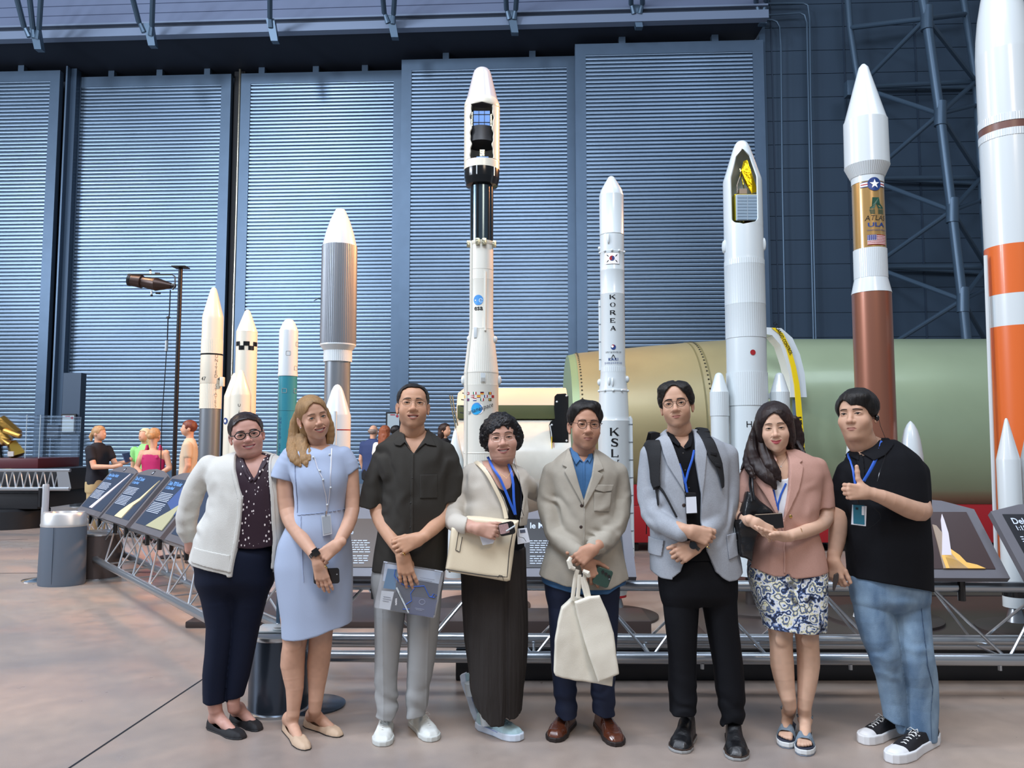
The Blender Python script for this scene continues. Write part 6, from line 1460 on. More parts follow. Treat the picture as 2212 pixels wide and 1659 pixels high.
def rounded(c, w, h, ang, r=.2, n=4):
 """corner list of a rounded rectangle in picture pixels, ang in degrees clockwise"""
 out = []; ca, sa = math.cos(math.radians(ang)), math.sin(math.radians(ang)); R_ = r*min(w, h)
 for sx, sy, a0 in ((1, 1, 0), (-1, 1, 90), (-1, -1, 180), (1, -1, 270)):
  for k in range(n+1):
   a = math.radians(a0+90*k/n); x = sx*(w/2-R_)+R_*math.cos(a); y = sy*(h/2-R_)+R_*math.sin(a); out.append((c[0]+x*ca-y*sa, c[1]+x*sa+y*ca))
 return out
def wristband(c, axis, r, w, m, name, root, face=None):
 c = np.array(c); d = nrm(axis); o = rel(MB().tube([c-d*w/2, c+d*w/2], r, 20).build(name, m, root)); return o
def ringat(p, d, r, root):
 p = np.array(p); d = nrm(d); return rel(MB().tube([p-d*.002, p+d*.002], r, 14).build('ring', M_ring, root))
SH_BL = dict(sole=M_black, upper=mat('black_suede', '17181c', .7), lace=M_black)
def person1():
 Y = 4.03; u = Px(Y, 360, 820, 3.77); v = Px(Y, 360, 1220, 3.78)
 t = person('woman in open white cardigan, dotted dark blouse and black trousers, smiling in round glasses', Y, 505)
 R = u.rows([(588, 545, 800, .06, .02), (612, 460, 880, .08, .02), (650, 370, 960, .10, .01), (720, 318, 1020, .118, 0), (820, 330, 1020, .128, -.005), (930, 365, 1010, .13, -.01), (1100, 325, 1000, .135, -.01), (1250, 255, 990, .145, 0), (1400, 210, 968, .145, 0), (1490, 190, 950, .145, 0), (1570, 188, 950, .145, 0)])
 base = [loft(R, 2.3)]
 sl = grp(armc(u, [(345, 705, .0, .058), (225, 900, .02, .057), (165, 1130, .05, .054), (185, 1270, .09, .047), (330, 1290, .14, .04)])); sl2 = grp(armc(u, [(1010, 705, .01, .055), (1070, 900, .06, .052), (1040, 1150, .12, .048), (900, 1280, .15, .04)]))
 sl.k = .03; sl2.k = .03
 cc = [cutp(u, [(500, 500), (528, 600), (560, 740), (632, 965), (622, 1130), (590, 1350), (545, 1600), (545, 1800), (838, 1800), (840, 1545), (862, 1300), (850, 950), (828, 740), (803, 600), (800, 500)]), cutp(u, [(100, 1480), (190, 1490), (545, 1568), (545, 1800), (100, 1800)], y1=.6), cutp(u, [(840, 1545), (1000, 1500), (1000, 1800), (840, 1800)], y1=.6)]
 wr = [folds(.0035, 10, 5, 2), creases(u.p(375, 930, -.1), .12, (.6, 0, 1), .003, 45), creases(u.p(150, 1150), .12, (.3, .2, 1), .003, 60, 4), creases(u.p(260, 1130, -.05), .1, (1, 0, .6), .005, 60, 7)]
 cloth('cardigan', base+[sl, sl2]+cc+wr, .0042, F_card, t)
 band_ = base+[cc[0]]
 on_body('hem_band', base+[sl]+wr, u.xz([(212, 1365), (540, 1420), (548, 1565), (192, 1488)]), .003, .006, Y, F_card, t, .004)
 for side in ([(632, 965), (622, 1130), (590, 1350), (548, 1560), (520, 1560), (562, 1350), (594, 1130), (600, 965), (535, 745), (505, 610), (528, 600), (560, 740)], [(850, 950), (862, 1300), (840, 1545), (862, 1545), (888, 1300), (878, 950), (845, 740), (822, 605), (803, 600), (828, 740)]):
  on_body('button_band', base+wr, u.xz(side), .003, .007, Y, F_card, t, .003)
 buttons(base, u, [(866, 966), (870, 1125), (876, 1278)], mat('button_brown', '5a4030', .4), t); buttons(base, u, [(598, 960), (600, 1110)], F_card, t, .004)
 Rb = shrink(R, .014); bl = [loft(Rb[:9]+[Rb[9]], 2.3), cutp(u, [(548, 560), (598, 640), (655, 725), (708, 815), (750, 735), (788, 640), (795, 560)], y1=-.02, k=.003), cutp(u, [(100, 1350), (560, 1352), (740, 1362), (1100, 1340), (1100, 1700), (100, 1700)], y1=.6), folds(.003, 16, 5, 5)]
 cloth('blouse', bl, .004, F_blouse, t)
 for pl_ in ([(548, 590), (575, 600), (640, 705), (660, 760), (708, 815), (690, 835), (640, 770), (580, 660)], [(795, 610), (765, 640), (752, 700), (735, 770), (708, 815), (722, 835), (762, 770), (800, 680)]): on_body('blouse_ruffle', [loft(Rb, 2.3)], u.xz(pl_), .005, .008, Y, F_blouse, t, .003)
 Rp = v.rows([(-190, 250, 900, .125, 0), (-80, 228, 890, .135, .0), (0, 230, 872, .14, .005), (110, 248, 862, .135, .01), (220, 268, 846, .11, .01)])
 pn = [loft(Rp, 2.2, rnd=.07)]+armc(v, [(415, 140, .0, v.w(152)), (442, 500, 0, v.w(112)), (397, 900, 0, v.w(96)), (387, 1125, 0, v.w(84))], k=.04)+armc(v, [(690, 140, .02, v.w(158)), (640, 500, .03, v.w(112)), (585, 900, .03, v.w(88)), (549, 1105, .03, v.w(66))], k=.03)+[cutp(v, [(250, 1148), (467, 1150), (475, 1125), (700, 1110), (700, 1300), (250, 1300)], y1=.6), folds(.003, 9, 3, 8)]
 cloth('trousers', pn, .0045, F_navy, t)
 o = dict(open=.62, mw=.034, smile=1.25, teeth=1.25, tone='c4988a', lipc='a86468', cheek=1.12, jaw=1.12, fold=.7, blush='b86a60', bt=.0035, gaze=.2)
 X = face(532.8, 938.6, Y, yaw=2, roll=-10, S=.96, wx=1.10, lz=1.0, uz=.98)
 hp, hd = add_head(t, o, X, at(538, 1012, Y+.04), fat=1.15)
 poly = [(-.09, -.25), (-.074, -.02), (-.068, .026), (-.058, .054), (-.026, .080), (.014, .084), (.052, .062), (.068, .026), (.074, -.02), (.09, -.25)]
 hair_obj(t, X, [ell((0, .020, .038), (.084, .100, .090)), ell((0, .10, -.03), (.06, .035, .04), .02), extr(poly, -.3, .012, 's', .006), rbox((0, -.05, -.16), (.2, .2, .125), .01, .02, 's'), strands((12, 60, 60), .0024), strands((80, 80, 14), .0015, 4)], mat('hair_p1', '241b1c', .38, spec=.4, bump=.3, bscale=60))
 glasses(t, X, hp, r=(.0240, .0195), m=M_blk, th=.0026, style='keyhole', dz=-.002, sep=.0335)
 rel(MB().sphere(X([(.078, -.0, -.046)])[0], .004, 8, 6).build('earring', M_chrome, t))
 tone = 'c4988a'
 ch = limb([loft(shrink(R[:6], .024), 2.2), cap(at(538, 1005, Y+.01), at(538, 1025, Y), .06, .07, k=.05)], tone, .004)
 fa = limb(armc(u, [(190, 1290, .085, .03), (185, 1385, .09, .024)]), tone, .004)
 a, b = onfloor(449, 1571), onfloor(524, 1598); a2, b2 = onfloor(498, 1557), onfloor(566, 1578)
 l1 = limb(leg_to_foot(v, [(385, 1080, .0, .038), (398, 1180, 0, .034)], a, b), tone, .003); l2 = limb(leg_to_foot(v, [(545, 1070, .03, .034), (548, 1170, .03, .031)], a2, b2), tone, .003)
 bodymesh(t, [hd, ch, fa, l1, l2])
 shoe(t, b, a, .088, 'flat', SH_BL, sole_h=.01); shoe(t, b2, a2, .085, 'flat', SH_BL, sole_h=.01, side=-1)
def person2():
 Y = 3.96; u = Px(Y, 360, 820, 3.77); v = Px(Y, 360, 1220, 3.78); tone = 'c69c84'
 t = person('tall blonde woman in pale blue short sleeved dress, hands crossed over a phone', Y, 680)
 R = u.rows([(528, 1120, 1350, .055, .02), (548, 1040, 1430, .078, .015), (590, 985, 1480, .095, .005), (680, 985, 1490, .105, 0), (780, 1022, 1490, .12, -.01), (860, 1040, 1482, .122, -.01), (980, 1050, 1462, .105, 0), (1080, 1046, 1452, .102, 0), (1200, 975, 1478, .115, .0), (1350, 905, 1500, .125, .01), (1500, 885, 1511, .13, .01)])+v.rows([(0, 880, 1513, .13, .01), (150, 895, 1513, .128, .01), (300, 915, 1509, .125, .01), (450, 935, 1504, .12, .01), (640, 945, 1500, .118, .01)])
 lo = loft(R, 2.3)
 sl = grp([*armc(u, [(1015, 625, .0, .050), (985, 700, 0, .060), (948, 800, 0, .066)]), cutp(u, [(820, 780), (845, 790), (1050, 842), (1120, 1000), (700, 1000)], y1=.6, k=.003)]); sr = grp([*armc(u, [(1440, 615, .0, .045), (1480, 690, 0, .048), (1505, 770, 0, .045)]), cutp(u, [(1470, 775), (1495, 768), (1552, 718), (1700, 700), (1700, 1000), (1440, 1000)], y1=.6, k=.003)]); sl.k = sr.k = .012
 cut = [cutp(v, [(900, 618), (945, 617), (1060, 606), (1150, 592), (1250, 565), (1350, 522), (1500, 486), (1600, 470), (1600, 900), (900, 900)], y1=.6), cutp(u, [(1100, 500), (1135, 548), (1190, 560), (1245, 578), (1300, 535), (1330, 500)], y1=.0, k=.002)]
 fo = [folds(.0022, 7, 3, 3), creases(u.p(1040, 870, -.08), .07, (1, 0, .8), .003, 90, 3)]
 bd = [lo, sl, sr]; cloth('dress', bd+cut+fo, .0042, F_dress, t)
 for pl_ in ([(1050, 1105), (1250, 1085), (1450, 1060), (1450, 1063), (1250, 1089), (1050, 1109)], [(1085, 1110), (1089, 1110), (1125, 1650), (1119, 1650)], [(1030, 620), (1052, 840), (1050, 1090), (1046, 1090), (1046, 840), (1024, 620)]): on_body('seam', [lo]+fo, u.xz(pl_), .0015, .0056, Y, mat('seam_blue_grey', '929fba', .8), t, .0024)
 X = face(677, 901.2, Y, yaw=14, roll=-13, pitch=2, S=1.0, wx=.93, lz=.98, uz=.97)
 o = dict(open=.7, mw=.034, smile=1.2, teeth=1.3, tone=tone, lipc='a0605c', cheek=1.05, jaw=.92, chin=.95, fold=.9, blush='b87058', irism=M_irisb, bt=.0024, nose=.92, neckr=.045, browm=mat('brow_fair', '5a4636', .7), gaze=-.3)
 hp, hd = add_head(t, o, X, at(692, 985, Y+.03))
 poly = [(-.12, -.3), (-.060, -.10), (-.060, -.02), (-.054, .030), (-.034, .062), (-.006, .080), (.026, .064), (.050, .034), (.066, -.02), (.062, -.10), (.12, -.3)]
 Q = [ell((0, .022, .036), (.085, .100, .086)), ell((0, .06, -.05), (.075, .055, .10), .03), extr(poly, -.3, .0, 's', .006), Pr(lambda P: -.9*(.004-np.sqrt((P[:, 0]+.002)**2+.2*np.maximum(0, P[:, 1]-.02)**2)), 's', .004)]
 Q = Q[:3]
 cap_ = hair_obj(t, X, Q+[strands((60, 40, 8), .0020, 3)], M_hbld)
 lk = []
 def lockp(pts, r, n=(0, 1, 0), sq=1.7): lk.extend([Pr(p.f, 'u', .004, p.lo, p.hi) for p in chain([u.p(x, y, dy) for x, y, dy in pts], r, .014, n, sq, sub=2)])
 lockp([(1085, 250, .02), (1045, 350, .03), (1030, 480, .02), (1020, 560, -.03), (1040, 640, -.085), (1085, 700, -.105)], [.020, .026, .030, .030, .026, .010])
 lockp([(1080, 330, .05), (1060, 450, .04), (1090, 560, -.03), (1120, 640, -.09), (1140, 705, -.11)], [.02, .026, .030, .024, .007])
 lockp([(1100, 420, .04), (1120, 520, 0), (1160, 590, -.07), (1165, 650, -.1)], [.02, .024, .016, .008])
 lockp([(1095, 470, .0), (1110, 560, -.05), (1120, 640, -.09)], [.03, .03, .018])
 lockp([(1290, 250, .02), (1325, 360, .03), (1335, 450, .035), (1325, 525, .03)], [.018, .021, .022, .018]); lockp([(1300, 330, .06), (1310, 430, .07), (1300, 520, .07)], [.02, .026, .026])
 lockp([(1150, 380, .09), (1200, 480, .09), (1250, 520, .08)], [.03, .04, .04])
 lk += [disp(lambda P: noise(P, 110, 6, 4, 4)*.6+noise(P, 230, 9, 6, 6)*.4, .0026)]
 P_, F_ = nets(lk, .003); rel(mkmesh('long_hair', P_, F_, M_hbld, t))
 rel(MB().sphere(X([(-.080, -.002, -.040)])[0], .0035, 8, 6).build('earring', M_rw, t))
 ch = limb([loft(shrink(R[:5], .012), 2.2)], tone, .004)
 A = armc(u, [(985, 700, .0, .046), (965, 870, 0, .0475), (985, 1060, -.01, .043), (1035, 1190, -.06, .040), (1130, 1330, -.13, .032), (1200, 1420, -.172, .026)]); d = u.p(1262, 1560, -.185)-u.p(1205, 1425, -.175)
 hB = hand(u.p(1235, 1492, -.18), (.28, -.02, -1), (0, -1, .05), -1, curl=(.10, .12, .14, .2), S=.93, thumb_dir=(.9, -.2, -.4), spread=.05)
 a1 = limb(A+[cap(u.p(1200, 1420, -.172), u.p(1235, 1492, -.18), .026, .022, k=.01), hB], tone, .0026)
 B = armc(u, [(1500, 720, .0, .038), (1510, 880, 0, .038), (1512, 1060, -.02, .036), (1465, 1210, -.09, .034), (1385, 1345, -.175, .024)])
 hA = hand(u.p(1385, 1350, -.19), (-.80, -.10, -.62), (-.2, -1, .2), 1, curl=(.35, .4, .42, .45), S=.95, thumb_dir=(.95, .25, -.35), c2=.5)
 a2 = limb(B+[hA], tone, .0026, 5)
 a_, b_ = onfloor(614, 1572), onfloor(660, 1623); c_, d_ = onfloor(657, 1568), onfloor(741, 1591)
 l1 = limb(leg_to_foot(v, [(1045, 420, .0, .072), (1047, 600, 0, .062), (1040, 670, -.005, .058), (1028, 810, .01, .060), (1045, 1000, .005, .045), (1035, 1180, 0, .033), (1030, 1240, 0, .032)], a_, b_)+[ell(v.p(1050, 640, -.055), (.030, .014, .03), .02)], tone, .003); l2 = limb(leg_to_foot(v, [(1260, 380, .03, .070), (1262, 560, .03, .058), (1240, 800, .045, .057), (1225, 1000, .04, .042), (1210, 1180, .03, .032)], c_, d_), tone, .003)
 bodymesh(t, [hd, ch, a1, a2, l1, l2])
 w = u.p(1210, 1418, -.178); ax = nrm(u.p(1250, 1480, -.18)-u.p(1190, 1400, -.17)); wristband(w, ax, .031, .018, M_wat, 'watch_strap', t); rel(MB().bbox((-.016, -.006, -.019), (.016, .004, .019), .004, trs(u.p(1216, 1406, -.205), 0, 0, -35)).build('watch', M_wat, t)); ringat(u.p(1300, 1525, -.222), (-.8, 0, -.6), .0095, t)
 L_ = lanyard('lanyard', [lo], u, [[(1195, 630), (1230, 720), (1275, 800), (1300, 950), (1298, 1080)], [(1328, 560), (1335, 700), (1338, 860), (1318, 980), (1300, 1080)]], t, mat('silver_cord', 'c8ccd8', .3, .5), .0028)
 for x, y in ((1195, 632), (1248, 742), (1275, 815), (1326, 610), (1336, 880), (1308, 1020)): rel(MB().sphere(u.front([lo], x, y, .006), .0055, 8, 6).build('bead', M_rw, L_))
 yy = front_y([lo], *u.p(1300, 1180)[[0, 2]], Y)-Y-.012; b_ = slab(u, [(1258, 1108), (1335, 1098), (1348, 1258), (1272, 1276)], yy, .003, 'badge', mat('badge_grey', 'b9c0c8', .3, coat=.5), L_); slab(u, [(1266, 1120), (1329, 1112), (1339, 1246), (1279, 1260)], yy-.0012, .001, 'badge_card', mat('badge_print', '9aa2aa', .4), b_, bev=False)
 rel(MB().tube([u.p(1298, 1070, yy), u.p(1297, 1108, yy)], .005, 6).build('clip', M_chrome, L_))
 a = onfloor(614, 1572); b = onfloor(660, 1623); S_ = dict(sole=M_black, upper=mat('nude_suede', 'c2a88e', .6), lace=M_black); shoe(t, b, a, .082, 'flat', S_, sole_h=.01); a = onfloor(657, 1568); b = onfloor(741, 1591); shoe(t, b, a, .08, 'flat', S_, sole_h=.01, side=-1)
 ph = slab(v, rounded((1303, 93), 212, 128, -2, .16), -.168, .009, 'phone', M_wat, None); tag(ph, 'black phone held below the crossed hands over the pale blue dress', 'phone'); o_ = slab(v, rounded((1390, 78), 9, 9, 0, .5), -.1695, .002, 'camera_lens', M_rw, ph, bev=False)
def person3():
 Y = 3.97; u = Px(Y, 760, 820, 3.77); v = Px(Y, 760, 1220, 3.78); tone = 'c09478'
 t = person('man in oversized dark olive short sleeved shirt and pale grey trousers, wearing thin glasses', Y, 880)
 R = u.rows([(398, 395, 605, .06, .02), (440, 330, 665, .085, .015), (490, 262, 742, .105, .005), (560, 218, 812, .12, 0), (650, 210, 825, .13, -.005), (800, 250, 790, .14, -.01), (1000, 262, 785, .14, -.01), (1200, 215, 780, .14, 0), (1400, 185, 776, .142, 0), (1575, 165, 762, .142, 0)])
 lo = loft(R, 2.25)
 sl = grp([*armc(u, [(275, 590, .0, .052), (200, 800, 0, .060), (160, 1040, 0, .068)]), cutp(u, [(40, 1035), (70, 1040), (150, 1055), (278, 1005), (300, 1300), (0, 1300)], y1=.6, k=.003)]); sr = grp([*armc(u, [(760, 590, .0, .052), (815, 790, 0, .060), (790, 1010, .0, .064)]), cutp(u, [(700, 1012), (735, 1002), (950, 985), (950, 1300), (700, 1300)], y1=.6, k=.003)]); sl.k = sr.k = .02
 vcut = cutp(u, [(400, 350), (428, 500), (455, 545), (505, 600), (560, 545), (596, 500), (612, 350)], y1=-.01, k=.003)
 fo = [folds(.0045, 9, 3, 13), creases(u.p(260, 620, -.1), .12, (1, 0, .5), .006, 55, 2), creases(u.p(760, 640, -.1), .12, (1, 0, -.5), .006, 55, 5), creases(u.p(330, 900, -.1), .15, (1, 0, .15), .006, 45, 6)]
 cloth('shirt', [lo, sl, sr, vcut, cutp(u, [(100, 1560), (165, 1562), (460, 1578), (765, 1566), (800, 1800), (100, 1800)], y1=.6)]+fo, .0042, F_shirt, t)
 on_body('collar', [lo], u.xz([(398, 400), (340, 510), (352, 535), (400, 540), (432, 512), (500, 590), (506, 600), (425, 470), (415, 400)]), .006, .008, Y, F_shirt, t, .003); on_body('collar', [lo], u.xz([(600, 395), (625, 430), (690, 545), (612, 530), (600, 520), (508, 602), (560, 520), (590, 470)]), .006, .008, Y, F_shirt, t, .003)
 on_body('placket', [lo]+fo, u.xz([(488, 605), (512, 605), (508, 1570), (480, 1570)]), .002, .005, Y, F_shirt, t, .003); buttons([lo], u, [(502, 800), (490, 1000), (487, 1198), (484, 1400)], mat('button_dark', '1c1a18', .4), t); on_body('chest_pocket', [lo]+fo, u.xz([(560, 770), (700, 770), (700, 965), (560, 965)]), .002, .004, Y, F_shirt, t, .003)
 Rp = v.rows([(-60, 195, 750, .125, 0), (60, 178, 755, .13, 0), (160, 175, 745, .12, 0), (250, 180, 735, .1, 0)])
 pn = [loft(Rp, 2.3, rnd=.07)]+armc(v, [(312, 120, 0, v.w(132)), (310, 400, 0, v.w(122)), (290, 700, 0, v.w(98)), (275, 950, 0, v.w(86)), (285, 1120, 0, v.w(84)), (288, 1240, -.01, v.w(88))], k=.03, n=(0, 1, 0), sq=.95)+armc(v, [(588, 120, 0, v.w(148)), (585, 400, 0, v.w(132)), (573, 700, 0, v.w(113)), (545, 950, 0, v.w(95)), (528, 1110, 0, v.w(84)), (520, 1225, 0, v.w(80))], k=.015, n=(0, 1, 0), sq=.95)
 cre = disp(lambda P: sum(np.exp(-(((P[:, 0]-np.interp(P[:, 2], zz, xx))/.004)**2))*(P[:, 1] < Y-.02) for zz, xx in CR3), .003)
 CR3 = []
 for ln in (((1150, 255), (700, 250), (380, 250)), ((1150, 600), (700, 620), (440, 632))):
  q = [v.p(x, y, -.07) for y, x in ln]; CR3.append((np.array([a[2] for a in q]), np.array([a[0] for a in q])))
 cloth('trousers', pn+[cutp(v, [(150, 1255), (195, 1262), (330, 1282), (390, 1180), (430, 1200), (440, 1270), (620, 1245), (700, 1300), (700, 1600), (150, 1600)], y1=.6), cre, folds(.003, 8, 3, 21), creases(v.p(290, 1130), .10, (.2, 0, 1), .007, 70, 3), creases(v.p(530, 1100), .10, (.3, 0, 1), .007, 70, 6)], .0042, F_grey, t)
 X = face(892.1, 875.8, Y, yaw=1, roll=1, pitch=-7, S=1.05, wx=.98, lz=1.04, uz=.86)
 o = dict(open=.35, mw=.030, smile=.55, teeth=1.1, tone=tone, lipc='986056', cheek=1.05, jaw=1.08, fold=.6, blush='b87860', bt=.0036, ba=.003, nose=1.2, neckr=.060, stubble=.18, bz=.021)
 hp, hd = add_head(t, o, X, at(893, 958, Y+.03))
 poly = [(-.12, -.3), (-.062, -.06), (-.063, .02), (-.062, .054), (-.053, .078), (-.028, .091), (.028, .091), (.053, .078), (.062, .054), (.063, .02), (.062, -.06), (.12, -.3)]
 hair_obj(t, X, [ell((0, .022, .044), (.083, .100, .088)), extr(poly, -.3, -.005, 's', .005), rbox((0, -.1, -.14), (.2, .14, .12), .01, .01, 's'), rbox((0, .1, -.18), (.2, .2, .12), .01, .01, 's'), strands((90, 90, 90), .0018)], M_hblk)
 glasses(t, X, hp, r=(.0225, .0205), m=mat('thin_metal', '8a8078', .25, .9), th=.0007, style='round')
 ch = limb([loft(shrink(R[:6], .014), 2.2), cap(at(893, 950, Y+.01), at(892, 985, Y-.02), .058, .05, k=.04)], tone, .004)
 hB = hand(u.p(412, 1425, -.175), (.22, -.02, -1), (0, -1, .05), -1, curl=(.12, .1, .1, .14), S=1.04, thumb_dir=(.8, .1, -.6), spread=.11)
 a1 = limb(armc(u, [(205, 950, 0, .047), (220, 1080, -.02, .044), (262, 1190, -.07, .040), (350, 1330, -.14, .033), (410, 1420, -.172, .027)])+[hB], tone, .0026)
 hA = hand(u.p(545, 1300, -.195), (-.93, -.12, -.36), (-.1, -1, .15), 1, curl=(.35, .38, .42, .46), S=1.05, thumb_dir=(.9, .35, -.4), c2=.5)
 a2 = limb(armc(u, [(775, 960, 0, .045), (765, 1070, -.02, .042), (700, 1170, -.09, .039), (610, 1255, -.165, .032), (545, 1300, -.192, .027)])+[hA], tone, .0026, 5); ringat(u.p(427, 1420, -.228), (-.6, 0, -.7), .0100, t)
 bodymesh(t, [hd, ch, a1, a2]); S_ = dict(sole=mat('sneaker_sole', 'c8ccc8', .6), upper=mat('white_leather', 'd4d8d4', .5, bump=.3, bscale=60), lace=mat('white_lace', 'dcdedc', .7))
 a = onfloor(836, 1567); b = onfloor(822, 1614); shoe(t, b, a, .105, 'sneaker', S_, sole_h=.026); a = onfloor(890, 1562); b = onfloor(942, 1602); shoe(t, b, a, .105, 'sneaker', S_, sole_h=.026, side=-1)
 w = Px(Y, 740, 1180, 4.424)
 M_clear = mat('clear_plastic', 'e8ecf4', .12, trans=.0, alpha=.16, coat=.6)
 fo_ = slab(w, [(390, 145), (960, 238), (968, 262), (885, 680), (868, 690), (305, 590), (300, 572)], -.163, .018, 'document_case', M_clear, None); tag(fo_, 'clear plastic document case held in front of the pale grey trousers', 'document case')
 def card(c, m, nm, d=-.155, par=fo_): return slab(w, c, d, .002, nm, m, par, bev=False)
 card([(405, 165), (945, 250), (905, 420), (385, 330)], mat('paper_pale', 'b8c6d8', .6), 'paper', -.150); card([(430, 215), (520, 222), (505, 415), (388, 400)], mat('booklet_teal', '2f6c94', .5), 'booklet', -.152); card([(520, 290), (918, 360), (880, 660), (500, 610)], mat('booklet_navy', '18243c', .5), 'booklet', -.153)
 card([(372, 425), (492, 435), (452, 610), (348, 592)], mat('card_white', 'c6ccd2', .5), 'name_card', -.156); card([(495, 440), (560, 450), (610, 640), (460, 610)], mat('notebook_black', '1c2228', .6), 'notebook', -.155)
 q_ = card([(668, 480), (905, 512), (866, 682), (636, 648)], mat('passport_navy', '22305c', .5), 'passport', -.158)
 rel(MB().tube([w.p(760+28*math.cos(a_), 558+24*math.sin(a_)-60+34, -.1595) for a_ in np.linspace(0, 2*PI, 16)], .0012, 5).build('passport_emblem', mat('emblem_grey', '8088a4', .5), q_))
 flat_lines(w, q_, [(690, 590, 90), (700, 604, 60)], -.1595, mat('emblem_grey', '8088a4', .5)); flat_lines(w, fo_, [(390, 480, 70), (386, 500, 80), (382, 520, 60), (740, 300, 140), (735, 320, 120)], -.1575, mat('ink_grey', '50586a', .6))
 k = Px(Y, 740, 1180, 4.424); V, F = text_geo('NARA', .012, 0, offset=.0006); o_ = w.p(512, 530, -.1575); q = MB().add([(o_[0]-v_[1], o_[1], o_[2]+v_[0]) for v_ in V], F); rel(q.build('notebook_lettering', M_prtw, fo_, smooth=False))
 rel(MB().tube([w.p(515, 395, -.165), w.p(630, 635, -.165)], [.0045, .0035], 10).build('pen', M_rw, fo_)); rel(MB().tube([w.p(540, 440, -.170), w.p(565, 490, -.170)], .0014, 6).build('pen_clip', M_chrome, fo_))
 rel(MB().tube([w.p(*q, -.162) for q in ((505, 220), (495, 280), (540, 340), (600, 380), (690, 385), (780, 378), (800, 420), (830, 480), (880, 490), (900, 470), (870, 455), (848, 490))], .0042, 8, flat=.4).build('lanyard', M_lan, fo_)); rel(MB().tube([w.p(*q, -.161) for q in ((690, 400), (650, 450), (660, 520), (600, 560), (575, 600), (640, 600))], .0042, 8, flat=.4).build('lanyard', M_lan, fo_))
 for a_, b_ in (((392, 150), (430, 158)), ((880, 232), (955, 246))): rel(MB().tube([w.p(*a_, -.168), w.p(*b_, -.168)], .004, 8).build('latch', mat('latch_grey', 'a8b0bc', .3), fo_))
def flat_lines(w, par, L_, d, m):
 for x, y, n in L_: rel(MB().tube([w.p(x, y, d), w.p(x+n, y+n*.16, d)], .0009, 4).build('text_line', m, par))
def person4():
 Y = 4.0; u = Px(Y, 760, 820, 3.77); v = Px(Y, 760, 1220, 3.78); tone = 'c49a88'
 t = person('smiling woman with short curly black hair, beige cardigan and long dark crinkled skirt', Y, 1070)
 R = u.rows([(660, 1035, 1275, .06, .02), (700, 950, 1345, .09, .01), (760, 905, 1400, .11, 0), (850, 900, 1440, .12, 0), (1000, 920, 1438, .125, -.01), (1130, 915, 1430, .13, -.01), (1190, 912, 1425, .13, 0), (1400, 900, 1425, .13, 0)])
 lo = loft(R, 2.3)
 sl = grp(armc(u, [(975, 765, 0, .050), (880, 930, -.01, .053), (820, 1105, -.06, .053), (855, 1172, -.14, .047), (945, 1192, -.215, .040)])+[cutp(u, [(965, 1050), (1200, 1050), (1200, 1300), (930, 1300), (933, 1252)], y1=.6, k=.003)]); sr = grp(armc(u, [(1370, 790, .0, .047), (1450, 880, .06, .045), (1520, 930, .12, .042), (1640, 960, .2, .036)])); sl.k = sr.k = .025
 cp = [(1030, 600), (1058, 690), (1165, 835), (1235, 960), (1272, 1060), (1258, 1300), (1345, 1300), (1372, 1130), (1398, 960), (1372, 850), (1292, 690), (1285, 600)]
 fo = [folds(.003, 9, 4, 31), creases(u.p(960, 900, -.08), .11, (1, 0, .7), .006, 60, 2), creases(u.p(1480, 930, 0), .1, (1, 0, -.5), .005, 70, 5)]
 cloth('cardigan', [lo, sl, sr, cutp(u, cp, k=.003), cutp(u, [(850, 1175), (1265, 1190), (1265, 1600), (700, 1600)], y1=.6) if False else cutp(u, [(1200, 1192), (1440, 1185), (1440, 1700), (1200, 1700)], y1=.6)]+fo, .004, F_knit, t)
 for bp in ([(1058, 690), (1165, 835), (1235, 960), (1272, 1060), (1262, 1190), (1238, 1190), (1250, 1060), (1212, 970), (1145, 850), (1035, 705)], [(1292, 690), (1372, 850), (1398, 960), (1372, 1130), (1394, 1130), (1420, 960), (1396, 850), (1315, 690)]): on_body('front_band', [lo]+fo, u.xz(bp), .002, .005, Y, F_knit, t, .003)
 Rb = shrink(R, .012); cloth('top', [loft(Rb, 2.3), cutp(u, [(950, 560), (1160, 825), (1200, 885), (1240, 907), (1290, 880), (1318, 790), (1400, 560)], y1=.0, k=.003), cutp(u, [(850, 640), (1120, 640), (1120, 760), (850, 760)], y1=.4), cutp(u, [(1345, 640), (1500, 640), (1500, 760), (1345, 760)], y1=.4)], .0045, F_blacktop, t)
 Rs = v.rows([(-150, 900, 1420, .12, 0), (60, 890, 1424, .125, 0), (300, 898, 1436, .135, 0), (600, 918, 1440, .145, 0), (830, 950, 1426, .15, 0), (1000, 965, 1402, .15, .0), (1140, 1000, 1388, .145, .0), (1290, 1040, 1380, .14, 0)])
 pleat = disp(lambda P: noise(P, 62, 62, 2.2, 3)*.6+noise(P, 130, 130, 7, 5)*.5+np.exp(-((P[:, 0]-np.interp(P[:, 2], [0, .5, .95], [v.p(1262, 1200, -.12)[0]]*3))/.012)**2)*-3*(P[:, 1] < Y), .0035)
 cloth('skirt', [loft(Rs, 2.2), cutp(v, [(800, 830), (960, 900), (948, 1000), (1000, 1135), (1060, 1205), (1135, 1272), (1252, 1275), (1262, 1228), (1330, 1226), (1385, 1205), (1500, 1190), (1500, 1700), (800, 1700)], y1=.6), pleat], .004, F_skirt, t)
 X = face(1082.6, 944.8, Y, yaw=4, roll=-5, S=1.03, wx=1.02, lz=1.0, uz=.95)
 o = dict(open=.28, mw=.033, smile=1.1, teeth=1.1, tone=tone, lipc='a06664', cheek=1.2, jaw=1.1, fold=1.0, blush='c08070', bt=.0026, ba=.0065, bz=.020, nose=1.15, neckr=.048)
 hp, hd = add_head(t, o, X, at(1082, 1030, Y+.04), fat=.6)
